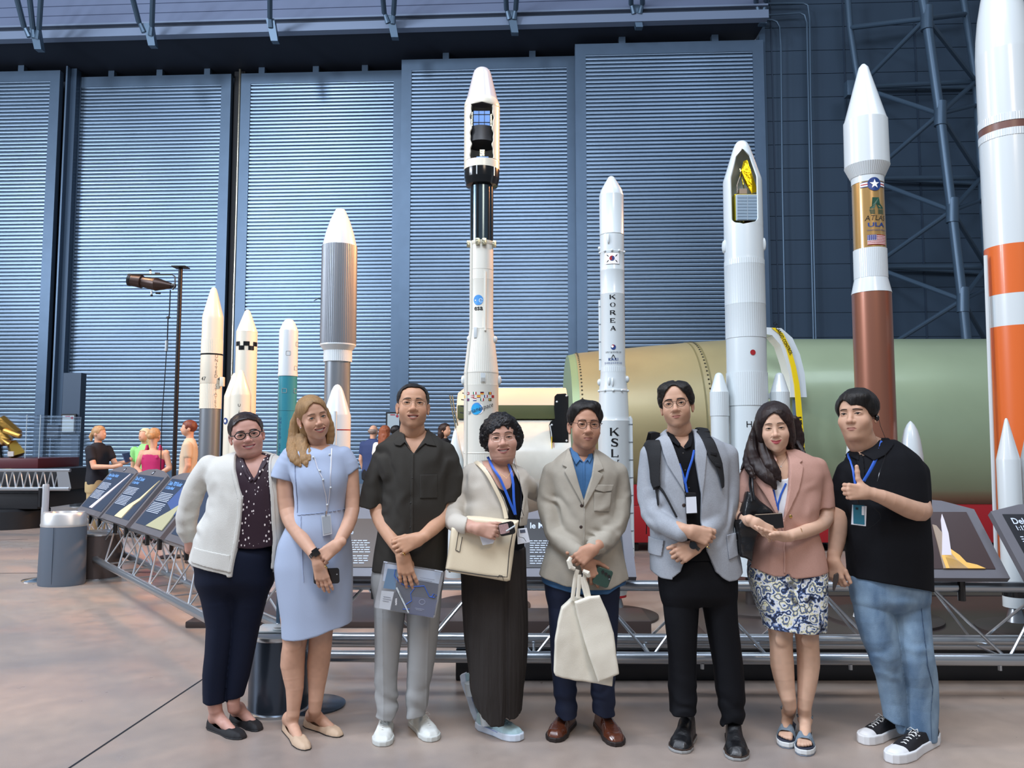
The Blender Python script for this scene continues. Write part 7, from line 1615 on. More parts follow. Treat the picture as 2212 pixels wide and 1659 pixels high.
 poly = [(-.13, -.3), (-.058, -.075), (-.061, -.02), (-.057, .014), (-.042, .030), (-.018, .047), (.004, .054), (.022, .046), (.040, .042), (.056, .016), (.062, -.02), (.062, -.08), (.13, -.3)]
 hp_ = [ell((0, .018, .046), (.089, .104, .088)), ell((-.072, .020, .005), (.036, .055, .055), .03), ell((.078, .020, .002), (.036, .055, .058), .03), ell((0, .07, -.03), (.075, .05, .07), .03), ell((-.064, -.005, -.045), (.018, .03, .028), .02), ell((.070, -.005, -.045), (.018, .03, .028), .02), ell((.012, -.052, .085), (.05, .032, .030), .02), extr(poly, -.3, .004, 's', .006), rbox((0, -.1, -.16), (.3, .3, .09), .01, .01, 's'),
  disp(lambda P: noise(P, 46, seed=8)*.7+noise(P, 100, seed=9)*.5+noise(P, 190, seed=10)*.25, .0075)]
 hair_obj(t, X, hp_, mat('hair_curly', '0f0e12', .5, spec=.45, bump=.4, bscale=160))
 glasses(t, X, hp, r=(.0235, .0150), m=mat('thin_metal', '8a8078', .25, .9), th=.0007, style='square', dz=-.003)
 q = rel(MB().tube(list(X([(.080, .0, -.045)]))+[u.p(1330, 600, -.02), u.p(1325, 690, -.09), u.p(1355, 760, -.13), u.p(1380, 900, -.16), u.p(1378, 1040, -.17), u.p(1400, 1110, -.17)], .0013, 5).build('earphone_cable', M_blk, t)); rel(MB().sphere(X([(-.080, -.008, -.058)])[0], (.008, .008, .006), 8, 6).build('earpiece', M_blk, t))
 ch = limb([loft(shrink(R[:7], .019), 2.2), cap(at(1082, 1020, Y+.01), at(1084, 1048, Y-.03), .052, .05, k=.05)], tone, .004)
 h_ = hand(u.p(1025, 1215, -.255), (1, -.10, -.20), (0, -1, .15), -1, curl=(.42, .5, .55, .6), S=.93, thumb_dir=(.85, .35, -.45), c2=.55, thumb_curl=.15)
 a1 = limb(armc(u, [(855, 1172, -.14, .036), (940, 1190, -.213, .033), (1025, 1213, -.252, .026)])+[h_], tone, .0026)
 bodymesh(t, [hd, ch, a1])
 for s_, x0 in ((-1, 1036),):
  rel(MB().tube([X([(-.035, -.103, -.165)])[0], X([(0, -.125, -.200)])[0], X([(.033, -.103, -.165)])[0]], .0007, 5).build('necklace', M_ring, t))
 lanyard('lanyard', [lo], u, [[(1100, 632), (1150, 720), (1205, 800), (1250, 900), (1290, 1000), (1330, 1095)], [(1275, 690), (1300, 760), (1315, 850), (1318, 960), (1325, 1040), (1332, 1100)]], t, w=.0065)
 b_ = slab(u, [(1345, 1215), (1425, 1208), (1452, 1325), (1350, 1342)], -.152, .003, 'badge', M_badge, t); slab(u, [(1368, 1225), (1410, 1220), (1415, 1245), (1372, 1250)], -.1535, .001, 'badge_print', mat('ink_grey', '50586a', .6), b_, bev=False); rel(MB().tube([u.p(1332, 1100, -.17), u.p(1345, 1150, -.17), u.p(1360, 1280, -.168), u.p(1400, 1290, -.165), u.p(1420, 1320, -.165)], .0014, 5).build('cable', M_blk, b_))
 S_ = dict(sole=mat('runner_sole', 'd0dcea', .5), upper=mat('runner_mesh', 'aecdd4', .6, bump=.4, bscale=300), lace=mat('lace_teal', '90b4ba', .6), trim=mat('runner_lilac', '8f9cd8', .5))
 a = onfloor(1031, 1572); b = onfloor(1124, 1602); shoe(t, b, a, .098, 'runner', S_, sole_h=.034)
 b = onfloor(1034, 1560); a = b+np.array([-.245, .07, 0]); shoe(t, b, a, .095, 'runner', S_, sole_h=.034, lift=math.radians(66), side=-1)
 rel(MB().tube([v.p(1095, 1180, 0), v.p(1110, 1300, .0)], [.036, .034], 14).build('sock', M_rw, t)); rel(MB().tube([v.p(985, 1060, .10), v.p(975, 960, .10)], [.034, .036], 14).build('sock', M_rw, t))
 bg_ = thing('shoulder_bag', 'cream leather shoulder bag with dark piping hanging at the beige cardigan', 'bag', tuple(u.p(1030, 1640, -.2))); bp = u.xz([(802, 1205), (935, 1108), (1370, 1145), (1335, 1330), (1296, 1640), (1260, 1650), (790, 1575), (752, 1545), (768, 1440)], -.2)
 body_ = [extr(bp, Y-.245, Y-.145, 'u', 0, -.012)]
 def fbag(P):
  d2 = poly_sd(P[:, [0, 2]], bp)+.012; dy = np.abs(P[:, 1]-(Y-.165))-(.046-.014*np.clip((P[:, 2]-u.p(0, 1400)[2])/.15, -.5, 1)); return smax(d2, dy, .03)-.008
 pb = Pr(fbag, 'u', 0, body_[0].lo-.03, body_[0].hi+.05); sdf_obj('body', [pb, disp(lambda P: noise(P, 8, 8, 8, 4), .004)], .004, M_bagc, bg_)
 yb = Y-.25
 def pipe(pts, nm='piping', r=.0022):
  W_ = []
  for i in range(len(pts)-1):
   for k_ in range(6):
    a_ = np.array(u.p(*pts[i], -.2)); b2 = np.array(u.p(*pts[i+1], -.2)); c_ = a_+(b2-a_)*k_/6; W_.append((c_[0], front_y([pb], c_[0], c_[2], Y)-.001, c_[2]))
  rel(MB().tube(W_, r, 6).build(nm, M_piping, bg_))
 pipe([(770, 1540), (900, 1560), (1100, 1590), (1265, 1600), (1282, 1400), (1325, 1160)]); pipe([(870, 1240), (848, 1385), (880, 1400), (905, 1255)], 'tab_outline', .0016); pipe([(790, 1560), (825, 1590), (850, 1610)], 'corner_patch', .0016); pipe([(1190, 1605), (1200, 1585), (1225, 1590), (1240, 1640)], 'corner_patch', .0016)
 st = [(1260, 1130, -.17), (1235, 1020, -.155), (1180, 900, -.15), (1110, 770, -.13), (1050, 700, -.09), (1010, 672, -.02), (990, 690, .06), (960, 800, .12), (930, 1110, .1), (925, 1130, -.1)]
 q = [u.p(*s_) for s_ in st]; sm = chain(q, [.011]*len(q), sub=3); c_ = [np.array(p.lo+p.hi)/2 for p in sm]
 q2 = [q[0]]+c_+[q[-1]]; rel(MB().tube(q2, .011, 8, flat=.22, up=(0, 1, 0)).build('strap', M_bagc, bg_)); rel(MB().tube([p_+np.array([.010, -.002, .002]) for p_ in q2], .0015, 5).build('strap_piping', M_piping, bg_))
 ph = slab(u, rounded((1262, 1215), 130, 108, -12, .22), -.268, .009, 'phone', M_wat, None); tag(ph, 'black phone held up against the cream shoulder bag', 'phone'); slab(u, rounded((1240, 1215), 78, 78, -12, .1), -.2695, .0015, 'screen', mat('screen_pattern', 'a88a88', .2, var=.3, vscale=300), ph, bev=False)
 pn_ = rel(MB().tube([u.p(1258, 1235, -.278), u.p(1330, 1190, -.278)], .004, 8).build('pen', M_rw, t)); pn_.parent = None; pn_.matrix_parent_inverse = Matrix.Identity(4); tag(pn_, 'white pen held over the phone by the woman in the beige cardigan', 'pen')
 pa = slab(u, [(1036, 1262), (1180, 1275), (1150, 1335), (1066, 1350)], -.243, .003, 'paper', M_badge, None); tag(pa, 'folded white paper held under the fingers on the cream shoulder bag', 'paper')
def person5():
 Y = 4.0; u = Px(Y, 1130, 820, 3.253); v = Px(Y, 1130, 1220, 3.778); tone = 'b88c74'
 t = person('man in stone coloured jacket over blue shirt, round brown glasses and wavy black hair', Y, 1265)
 R = u.rows([(480, 325, 505, .06, .02), (520, 272, 565, .09, .015), (570, 212, 640, .11, .005), (650, 178, 690, .125, 0), (800, 215, 655, .13, -.005), (1000, 225, 660, .135, -.01), (1200, 160, 695, .14, 0), (1380, 108, 738, .145, 0), (1480, 106, 742, .145, 0)])
 lo = loft(R, 2.3); base = [lo]
 sl = grp(armc(u, [(205, 655, 0, .052), (172, 850, 0, .054), (222, 1070, -.06, .052), (310, 1165, -.13, .046), (378, 1215, -.172, .040)])+[cutp(u, [(385, 1175), (440, 1180), (440, 1300), (340, 1300), (345, 1268)], y1=.6, k=.003)]); sr = grp(armc(u, [(662, 655, 0, .052), (690, 850, 0, .054), (655, 1030, -.06, .052), (570, 1130, -.14, .047), (500, 1180, -.185, .041)])+[cutp(u, [(470, 1130), (500, 1210), (520, 1260), (440, 1260), (420, 1130)], y1=.6, k=.003)]); sl.k = sr.k = .022
 cp = [(325, 400), (345, 560), (385, 720), (420, 850), (455, 760), (482, 680), (500, 560), (510, 400)]
 fo = [folds(.0035, 10, 4, 51), creases(u.p(250, 950, -.08), .12, (1, 0, .8), .006, 60, 2), creases(u.p(640, 950, -.08), .12, (1, 0, -.8), .006, 60, 5), creases(u.p(560, 1130, -.14), .07, (.5, 0, 1), .006, 100, 7)]
 cloth('jacket', [lo, sl, sr, cutp(u, cp, k=.003), cutp(u, [(50, 1372), (110, 1378), (300, 1432), (450, 1452), (600, 1455), (742, 1400), (800, 1395), (800, 1700), (50, 1700)], y1=.6), cutp(u, [(408, 1260), (420, 1260), (430, 1500), (410, 1500)], k=.002)]+fo, .004, F_jack, t)
 def pt(nm, poly, m=F_jack, off=.003, th=.006): return on_body(nm, [lo]+fo, u.xz(poly), off, th, Y, m, t, .0028)
 pt('lapel', [(318, 490), (300, 540), (275, 602), (308, 618), (288, 642), (416, 882), (424, 850), (385, 720), (346, 560), (330, 480)], off=.007, th=.007); pt('lapel', [(508, 480), (540, 560), (568, 628), (522, 645), (562, 668), (425, 900), (422, 850), (456, 760), (482, 680), (500, 560)], off=.007, th=.007)
 pt('pocket', [(492, 790), (622, 790), (606, 928), (494, 920)]); pt('pocket_flap', [(500, 734), (638, 740), (624, 782), (560, 790), (498, 772)], off=.006, th=.006); pt('front_edge', [(424, 880), (432, 880), (424, 1400), (416, 1400)], off=.004, th=.005)
 buttons([lo], u, [(408, 882), (403, 1030), (401, 1182)], mat('button_horn', '3a2e2a', .35), t, .0085)
 Rb = shrink(R, .016); cloth('shirt', [loft(Rb, 2.3), cutp(u, [(380, 400), (400, 545), (428, 585), (460, 545), (475, 400)], k=.002, y1=-.02), cutp(u, [(50, 1400), (165, 1440), (400, 1492), (585, 1492), (660, 1450), (760, 1440), (760, 1800), (50, 1800)], y1=.6), folds(.002, 14, 5, 3)], .004, F_denim, t)
 lb = [loft(Rb, 2.3)]; on_body('collar', lb, u.xz([(338, 478), (345, 540), (372, 602), (402, 566), (425, 585), (396, 535), (375, 480)]), .008, .007, Y, F_denim, t, .0025); on_body('collar', lb, u.xz([(498, 478), (492, 545), (468, 590), (458, 566), (430, 587), (462, 540), (472, 480)]), .008, .007, Y, F_denim, t, .0025); on_body('placket', lb, u.xz([(421, 590), (438, 590), (432, 840), (420, 840)]), .002, .004, Y, F_denim, t, .0025); buttons(lb, u, [(430, 640), (428, 712), (425, 785)], F_denim, t, .0045)
 Rp = v.rows([(60, 190, 780, .125, 0), (160, 190, 780, .125, 0), (250, 200, 775, .11, 0), (330, 210, 770, .09, 0)])
 cloth('trousers', [loft(Rp, 2.3, rnd=.07)]+armc(v, [(330, 150, 0, v.w(140)), (338, 500, 0, v.w(122)), (335, 850, 0, v.w(100)), (347, 1080, 0, v.w(86)), (352, 1245, -.01, v.w(82))], k=.03)+armc(v, [(640, 150, 0, v.w(140)), (652, 500, 0, v.w(118)), (652, 850, 0, v.w(98)), (652, 1050, 0, v.w(92)), (660, 1225, -.01, v.w(84))], k=.015)+[cutp(v, [(200, 1235), (272, 1238), (330, 1275), (430, 1262), (460, 1240), (560, 1215), (660, 1240), (742, 1245), (850, 1240), (850, 1700), (200, 1700)], y1=.6), folds(.003, 9, 3, 53), creases(v.p(350, 1090), .09, (.2, 0, 1), .006, 75, 3), creases(v.p(655, 1090), .09, (.3, 0, 1), .006, 75, 6)], .0042, F_navy2, t)
 X = face(1263, 917.8, Y, yaw=11, roll=1, pitch=-1, S=1.06, wx=.96, lz=1.05, uz=.93)
 o = dict(open=.30, mw=.026, smile=.15, tone=tone, lipc='94645a', cheek=1.05, jaw=1.05, fold=.5, blush='b07460', bt=.0030, ba=.003, nose=1.12, neckr=.058, stubble=.22)
 hp, hd = add_head(t, o, X, at(1259, 995, Y+.03))
 poly = [(-.12, -.3), (-.060, -.06), (-.061, .012), (-.055, .042), (-.036, .074), (-.006, .085), (.018, .078), (.038, .052), (.056, .020), (.063, -.01), (.062, -.08), (.12, -.3)]
 hair_obj(t, X, [ell((0, .020, .048), (.086, .104, .088)), ell((.030, -.045, .088), (.045, .040, .034), .02), ell((-.035, -.040, .085), (.040, .040, .034), .02), ell((.062, -.010, .045), (.026, .04, .045), .02), ell((-.062, -.010, .045), (.026, .04, .045), .02), extr(poly, -.3, -.002, 's', .007), rbox((0, -.1, -.15), (.2, .145, .13), .01, .01, 's'), rbox((0, .1, -.18), (.2, .2, .12), .01, .01, 's'), disp(lambda P: noise(P, 30, 40, 26, 8)*.7+noise(P, 95, 95, 30, 9)*.4, .0055)], M_hblk)
 glasses(t, X, hp, r=(.0225, .0205), m=mat('frame_brown', '4a3028', .3), th=.0016, style='round')
 ch = limb([loft(shrink(Rb[:4], .008), 2.2), cap(at(1262, 985, Y+.01), at(1262, 1010, Y-.02), .056, .045, k=.04)], tone, .004)
 hA = hand(u.p(490, 1190, -.205), (-.80, -.10, -.58), (-.15, -1, .15), 1, curl=(.5, .6, .65, .7), S=1.0, thumb_dir=(.95, .45, -.2), c2=.6, thumb_curl=.1)
 a2 = limb(armc(u, [(590, 1110, -.13, .036), (530, 1165, -.18, .033), (490, 1190, -.203, .028)])+[hA], tone, .0026, 5)
 hB = hand(u.p(435, 1262, -.18), (.38, -.05, -.92), (.1, -1, .1), -1, curl=(.15, .22, .35, .45), S=1.0, thumb_dir=(.55, .8, -.2), spread=.10)
 a1 = limb(armc(u, [(330, 1180, -.14, .036), (385, 1222, -.172, .032), (435, 1262, -.18, .027)])+[hB], tone, .0026)
 bodymesh(t, [hd, ch, a1, a2]); S_ = dict(sole=mat('sole_dark', '241c1a', .5), upper=mat('brown_leather', '5a3020', .22, coat=.6, bump=.15, bscale=120), lace=mat('lace_brown', '2e1c14', .6))
 a = onfloor(1236, 1560); b = onfloor(1190, 1603); shoe(t, b, a, .105, 'derby', S_, sole_h=.026); a = onfloor(1291, 1562); b = onfloor(1340, 1613); shoe(t, b, a, .105, 'derby', S_, sole_h=.026, side=-1)
 bg = thing('tote_bag', 'cream canvas tote bag hanging from the clasped hands in front of navy trousers', 'bag', tuple(v.p(500, 940, -.2)))
 def cl(poly, y_, th, nm, amp=.004, seed=0):
  pz = v.xz(poly, y_)
  def f(P):
   d2 = poly_sd(P[:, [0, 2]], pz)+.006; return smax(d2, np.abs(P[:, 1]-(Y+y_)-.010*noise(P, 7, 7, 5, seed))-th, .012)-.005
  e = extr(pz, Y+y_-.05, Y+y_+.05, 'u'); return sdf_obj(nm, [Pr(f, 'u', 0, e.lo, e.hi), disp(lambda P: noise(P, 12, 12, 9, seed+3)+.4*noise(P, 30, 30, 20, seed), amp)], .0038, M_tote, bg)
 cl([(310, 345), (395, 268), (470, 262), (560, 300), (640, 560), (735, 905), (728, 990), (600, 968), (420, 940), (262, 900), (245, 870), (250, 620), (275, 470)], -.185, .022, 'back_panel', .003, 2)
 cl([(415, 300), (540, 258), (625, 250), (690, 400), (742, 560), (762, 740), (785, 888), (690, 930), (610, 952), (560, 800), (500, 620), (440, 420)], -.225, .012, 'folded_front', .003, 5)
 for pts in ([(402, 290), (415, 180), (428, 95), (445, 40)], [(445, 270), (455, 170), (460, 80)], [(540, 270), (520, 180), (500, 120), (505, 60)], [(520, 275), (495, 180), (480, 100)]): rel(MB().tube([v.p(x, y, -.215 if i % 1 == 0 else -.2) for i, (x, y) in enumerate(pts)], .010, 8, flat=.22, up=(0, 1, 0)).build('handle', M_tote, bg))
 rel(MB().tube([u.p(335, 1250, -.225), u.p(322, 1275, -.23), u.p(335, 1320, -.23), u.p(362, 1330, -.225)], [.010, .013, .013, .010], 8).build('handle_loop', M_tote, bg)); rel(MB().tube([u.p(420, 1345, -.22), u.p(455, 1360, -.225), u.p(462, 1385, -.22)], [.010, .013, .009], 8).build('handle_loop', M_tote, bg))
 ph = slab(u, rounded((560, 1390), 118, 128, 20, .16), -.19, .010, 'phone', mat('phone_green', '26453c', .2, coat=.6), None); tag(ph, 'dark green phone with three camera lenses held above the tote bag', 'phone')
 for x, y in ((560, 1350), (582, 1366), (604, 1383)): c_ = u.p(x, y, -.192); rel(MB().tube([c_, c_+np.array([0, -.003, 0])], .0075, 14).build('camera_lens', M_wat, ph))
 rel(MB().tube([u.p(606, 1402, -.192), u.p(606, 1402, -.195)], .004, 10).build('camera_lens', M_chrome, ph))
def person6():
 Y = 3.88; u = Px(Y, 1130, 820, 3.253); v = Px(Y, 1130, 1220, 3.778); tone = 'bf9880'
 t = person('tall man in light grey blazer and black shirt wearing a black backpack and round glasses', Y, 1530)
 R = u.rows([(350, 1005, 1225, .06, .02), (390, 965, 1310, .09, .015), (435, 895, 1405, .112, .005), (540, 870, 1455, .13, 0), (700, 880, 1440, .135, -.01), (900, 890, 1450, .14, -.01), (1100, 895, 1488, .14, 0), (1300, 897, 1528, .145, 0), (1420, 900, 1540, .145, 0)])
 lo = loft(R, 2.3)
 sl = grp(armc(u, [(900, 530, 0, .056), (880, 760, 0, .058), (905, 930, -.04, .056), (985, 1010, -.11, .050), (1110, 1075, -.178, .043)])+[cutp(u, [(1140, 990), (1085, 1160), (1080, 1200), (1300, 1200), (1300, 980)], y1=.6, k=.003)]); sr = grp(armc(u, [(1430, 530, 0, .056), (1438, 760, 0, .058), (1410, 930, -.04, .055), (1340, 1020, -.10, .049), (1262, 1085, -.15, .042)])); sl.k = sr.k = .022
 cp = [(1010, 200), (1035, 400), (1065, 500), (1105, 640), (1138, 900), (1145, 1100), (1130, 1250), (1100, 1345), (1050, 1395), (1050, 1700), (1440, 1700), (1420, 1408), (1345, 1345), (1285, 1200), (1237, 1000), (1238, 800), (1222, 700), (1205, 560), (1215, 400), (1225, 200)]
 fo = [folds(.003, 10, 4, 61), creases(u.p(900, 930, -.06), .12, (1, 0, .5), .006, 60, 2), creases(u.p(1400, 960, -.06), .12, (1, 0, -.6), .006, 60, 5)]
 cloth('blazer', [lo, sl, sr, cutp(u, cp, k=.003), cutp(u, [(850, 1335), (903, 1345), (960, 1385), (1050, 1397), (1050, 1700), (850, 1700)], y1=.6), cutp(u, [(1370, 1372), (1420, 1398), (1480, 1396), (1540, 1362), (1600, 1350), (1600, 1700), (1340, 1700), (1340, 1345)], y1=.6)]+fo, .004, F_blaz, t)
 def pt(nm, poly, m=F_blaz, off=.003, th=.006): return on_body(nm, [lo]+fo, u.xz(poly), off, th, Y, m, t, .0028)
 pt('lapel', [(1010, 385), (965, 425), (985, 520), (1010, 600), (1130, 800), (1142, 1000), (1138, 900), (1105, 640), (1065, 500), (1036, 400)], off=.007, th=.007); pt('lapel', [(1218, 350), (1262, 400), (1290, 470), (1278, 560), (1262, 700), (1240, 860), (1238, 800), (1222, 700), (1205, 560), (1213, 400)], off=.007, th=.007)
 pt('pocket', [(905, 1120), (990, 1130), (975, 1245), (903, 1240)]); pt('pocket', [(1425, 1090), (1510, 1080), (1520, 1240), (1440, 1262)]); buttons([lo], u, [(1118, 878)], mat('button_horn', '3a2e2a', .35), t, .009)
 Rb = shrink(R, .016); lb = [loft(Rb, 2.3)]; cloth('shirt', lb+[cutp(u, [(700, 1260), (1700, 1260), (1700, 1800), (700, 1800)], y1=.6), cutp(u, [(1070, 200), (1080, 380), (1105, 455), (1140, 487), (1175, 440), (1195, 380), (1200, 200)], k=.002, y1=-.02), folds(.002, 14, 5, 3)], .0045, F_blacktop, t)
 on_body('collar', lb, u.xz([(1032, 370), (1045, 430), (1095, 470), (1112, 455), (1078, 400), (1060, 350)]), .008, .007, Y, F_blacktop, t, .0025); on_body('collar', lb, u.xz([(1205, 345), (1208, 400), (1182, 470), (1140, 490), (1130, 470), (1170, 420), (1190, 350)]), .008, .007, Y, F_blacktop, t, .0025); buttons(lb, u, [(1126, 518), (1136, 636), (1158, 760)], M_piping, t, .0045)
 Rp = v.rows([(-120, 1150, 1700, .12, 0), (20, 1125, 1730, .127, 0), (140, 1115, 1738, .13, 0), (240, 1125, 1736, .12, 0), (330, 1135, 1732, .1, 0)])
 cloth('trousers', [loft(Rp, 2.3, rnd=.07)]+armc(v, [(1282, 130, 0, v.w(158)), (1290, 450, 0, v.w(132)), (1298, 750, 0, v.w(110)), (1298, 980, 0, v.w(112)), (1305, 1215, -.02, v.w(104))], k=.03)+armc(v, [(1585, 130, 0, v.w(150)), (1618, 450, 0, v.w(128)), (1670, 800, 0, v.w(115)), (1692, 1040, 0, v.w(110)), (1708, 1200, -.01, v.w(92)), (1700, 1330, -.02, v.w(84))], k=.015)+[cutp(v, [(1100, 1200), (1190, 1205), (1225, 1232), (1400, 1225), (1450, 1205), (1560, 1240), (1640, 1335), (1700, 1280), (1790, 1320), (1900, 1320), (1900, 1700), (1100, 1700)], y1=.6), folds(.003, 9, 3, 63), creases(v.p(1700, 1200), .09, (.2, 0, 1), .008, 70, 3), creases(v.p(1300, 1100), .09, (.3, 0, 1), .005, 75, 6)], .0042, F_blackp, t)
 X = face(1461.3, 874.7, Y, yaw=-5, roll=-6, pitch=-3, S=1.0, wx=.99, lz=1.02, uz=1.0)
 o = dict(open=.42, mw=.025, smile=.25, tone=tone, lipc='9a6258', cheek=1.0, jaw=1.02, fold=.4, blush='b87c66', bt=.0040, ba=.002, nose=1.12, neckr=.058, stubble=.15)
 hp, hd = add_head(t, o, X, at(1464, 950, Y+.03))
 poly = [(-.12, -.3), (-.060, -.06), (-.061, .010), (-.054, .034), (-.036, .066), (-.008, .088), (.012, .090), (.034, .072), (.054, .042), (.062, .010), (.060, -.06), (.12, -.3)]
 hair_obj(t, X, [ell((0, .020, .042), (.087, .104, .088)), ell((-.035, -.030, .078), (.050, .050, .036), .02), ell((.040, -.030, .074), (.044, .050, .036), .02), ell((-.070, .0, .030), (.022, .04, .042), .02), ell((.070, .0, .030), (.022, .04, .042), .02), extr(poly, -.3, -.002, 's', .007), ell((.008, -.06, .128), (.006, .08, .014), .012, 's'), rbox((0, -.1, -.15), (.2, .145, .14), .01, .01, 's'), rbox((0, .1, -.18), (.2, .2, .12), .01, .01, 's'), strands((60, 18, 60), .0025, 3), strands((110, 30, 110), .0014, 6)], M_hblk)
 glasses(t, X, hp, r=(.0225, .0205), m=mat('frame_black', '1a1616', .3), th=.0012, style='round')
 ch = limb([loft(shrink(Rb[:4], .008), 2.2), cap(at(1465, 940, Y+.01), at(1470, 965, Y-.02), .056, .045, k=.04)], tone, .004)
 hA = hand(u.p(1175, 1068, -.205), (.95, -.08, -.30), (.1, -1, .1), -1, curl=(.55, .6, .65, .65), S=1.05, thumb_dir=(.85, .25, -.5), c2=.6)
 a1 = limb(armc(u, [(1010, 1020, -.12, .036), (1110, 1052, -.182, .032), (1175, 1068, -.203, .028)])+[hA], tone, .0026); ringat(u.p(1300, 1180, -.225), (-.5, 0, -.8), .0095, t)
 hB = hand(u.p(1215, 1172, -.165), (-.88, -.12, -.48), (-.1, -1, .2), 1, curl=(.55, .6, .7, .75), S=1.05, thumb_dir=(.9, .5, -.2), c2=.7)
 a2 = limb(armc(u, [(1290, 1070, -.14, .036), (1250, 1130, -.16, .032), (1215, 1172, -.165, .028)])+[hB], tone, .0026, 5); bodymesh(t, [hd, ch, a1, a2])
 wristband(u.p(1205, 1172, -.165), u.p(1240, 1130, -.165)-u.p(1200, 1180, -.165), .034, .016, M_wat, 'watch_strap', t); rel(MB().tube([u.p(1195, 1165, -.195), u.p(1195, 1165, -.205)], .018, 20).build('watch', M_wat, t))
 lanyard('lanyard', [lo], u, [[(1197, 495), (1180, 560), (1150, 640), (1128, 720), (1140, 790)], [(1090, 590), (1110, 660), (1128, 730)]], t, w=.0055)
 bs_ = slab(u, [(1140, 792), (1214, 796), (1226, 942), (1146, 948)], -.158, .003, 'badge', mat('badge_black', '14151a', .4), t); slab(u, [(1144, 826), (1216, 822), (1222, 936), (1148, 940)], -.1592, .001, 'badge_card', mat('badge_white', 'dfe6f0', .4), bs_, bev=False)
 S_ = dict(sole=mat('sole_pale', '9a9c9c', .6), welt=mat('welt_brown', '3a2c24', .5), upper=mat('black_shoe_leather', '101114', .42, coat=.15, bump=.4, bscale=90), lace=M_black)
 a = onfloor(1492, 1588); b = onfloor(1461, 1627); shoe(t, b, a, .115, 'boot', S_, sole_h=.02); a = onfloor(1582, 1588); b = onfloor(1597, 1645); shoe(t, b, a, .115, 'boot', S_, sole_h=.02, side=-1)
 bk = thing('backpack', 'black backpack whose padded straps cross the grey blazer shoulders', 'backpack', tuple(u.p(1160, 1000, .2)))
 pk = [rbox((u.p(1160, 700)[0], Y+.21, u.p(1160, 740)[2]), (.155, .075, .24), .05), folds(.004, 8, 8, 3)]; sdf_obj('pack', pk, .006, M_strap, bk)
 def stp(nm, poly, off=.012, th=.012): return on_body(nm, [lo], u.xz(poly), off, th, Y, M_strap, bk, .003)
 stp('padded_strap', [(866, 440), (885, 425), (968, 422), (972, 470), (962, 600), (958, 700), (962, 745), (918, 765), (905, 720), (898, 620), (885, 520)]); stp('padded_strap', [(1238, 358), (1262, 350), (1318, 372), (1345, 420), (1368, 500), (1395, 590), (1406, 700), (1404, 752), (1386, 764), (1374, 700), (1350, 620), (1300, 560), (1270, 460)])
 stp('thin_strap', [(930, 755), (945, 755), (958, 880), (946, 890)], .008, .005); stp('thin_strap', [(958, 742), (985, 775), (1078, 965), (1062, 965), (985, 810), (950, 760)], .008, .005)
 for c_, a_ in (((925, 482), 4), (930, 455) and ((930, 460), 4), ((1340, 520), -12), ((1290, 372), 12), ((935, 760), 10), ((1368, 600), -14)):
  q_ = u.front([lo], c_[0], c_[1], .024); rel(MB().bbox((-.016, -.004, -.008), (.016, .004, .008), .002, trs(q_, 0, 0, -a_)).build('buckle', M_black, bk))
 rel(MB().tube([u.p(868, 1000, .1), u.p(866, 1085, .1)], .006, 8, flat=.4).build('strap_end', M_strap, bk))
 for y_ in (420, ):
  for x0, x1 in ((885, 968), (1262, 1318)):
   a_ = u.front([lo], (x0+x1)/2, y_+(20 if x0 < 1000 else -10), .01); rel(MB().tube([a_, (a_[0], Y-.03, a_[2]+.045), (a_[0], Y+.05, a_[2]+.05), (a_[0], Y+.13, a_[2]+.0)], .024, 10, flat=.25, up=(0, 0, 1)).build('shoulder_strap', M_strap, bk))
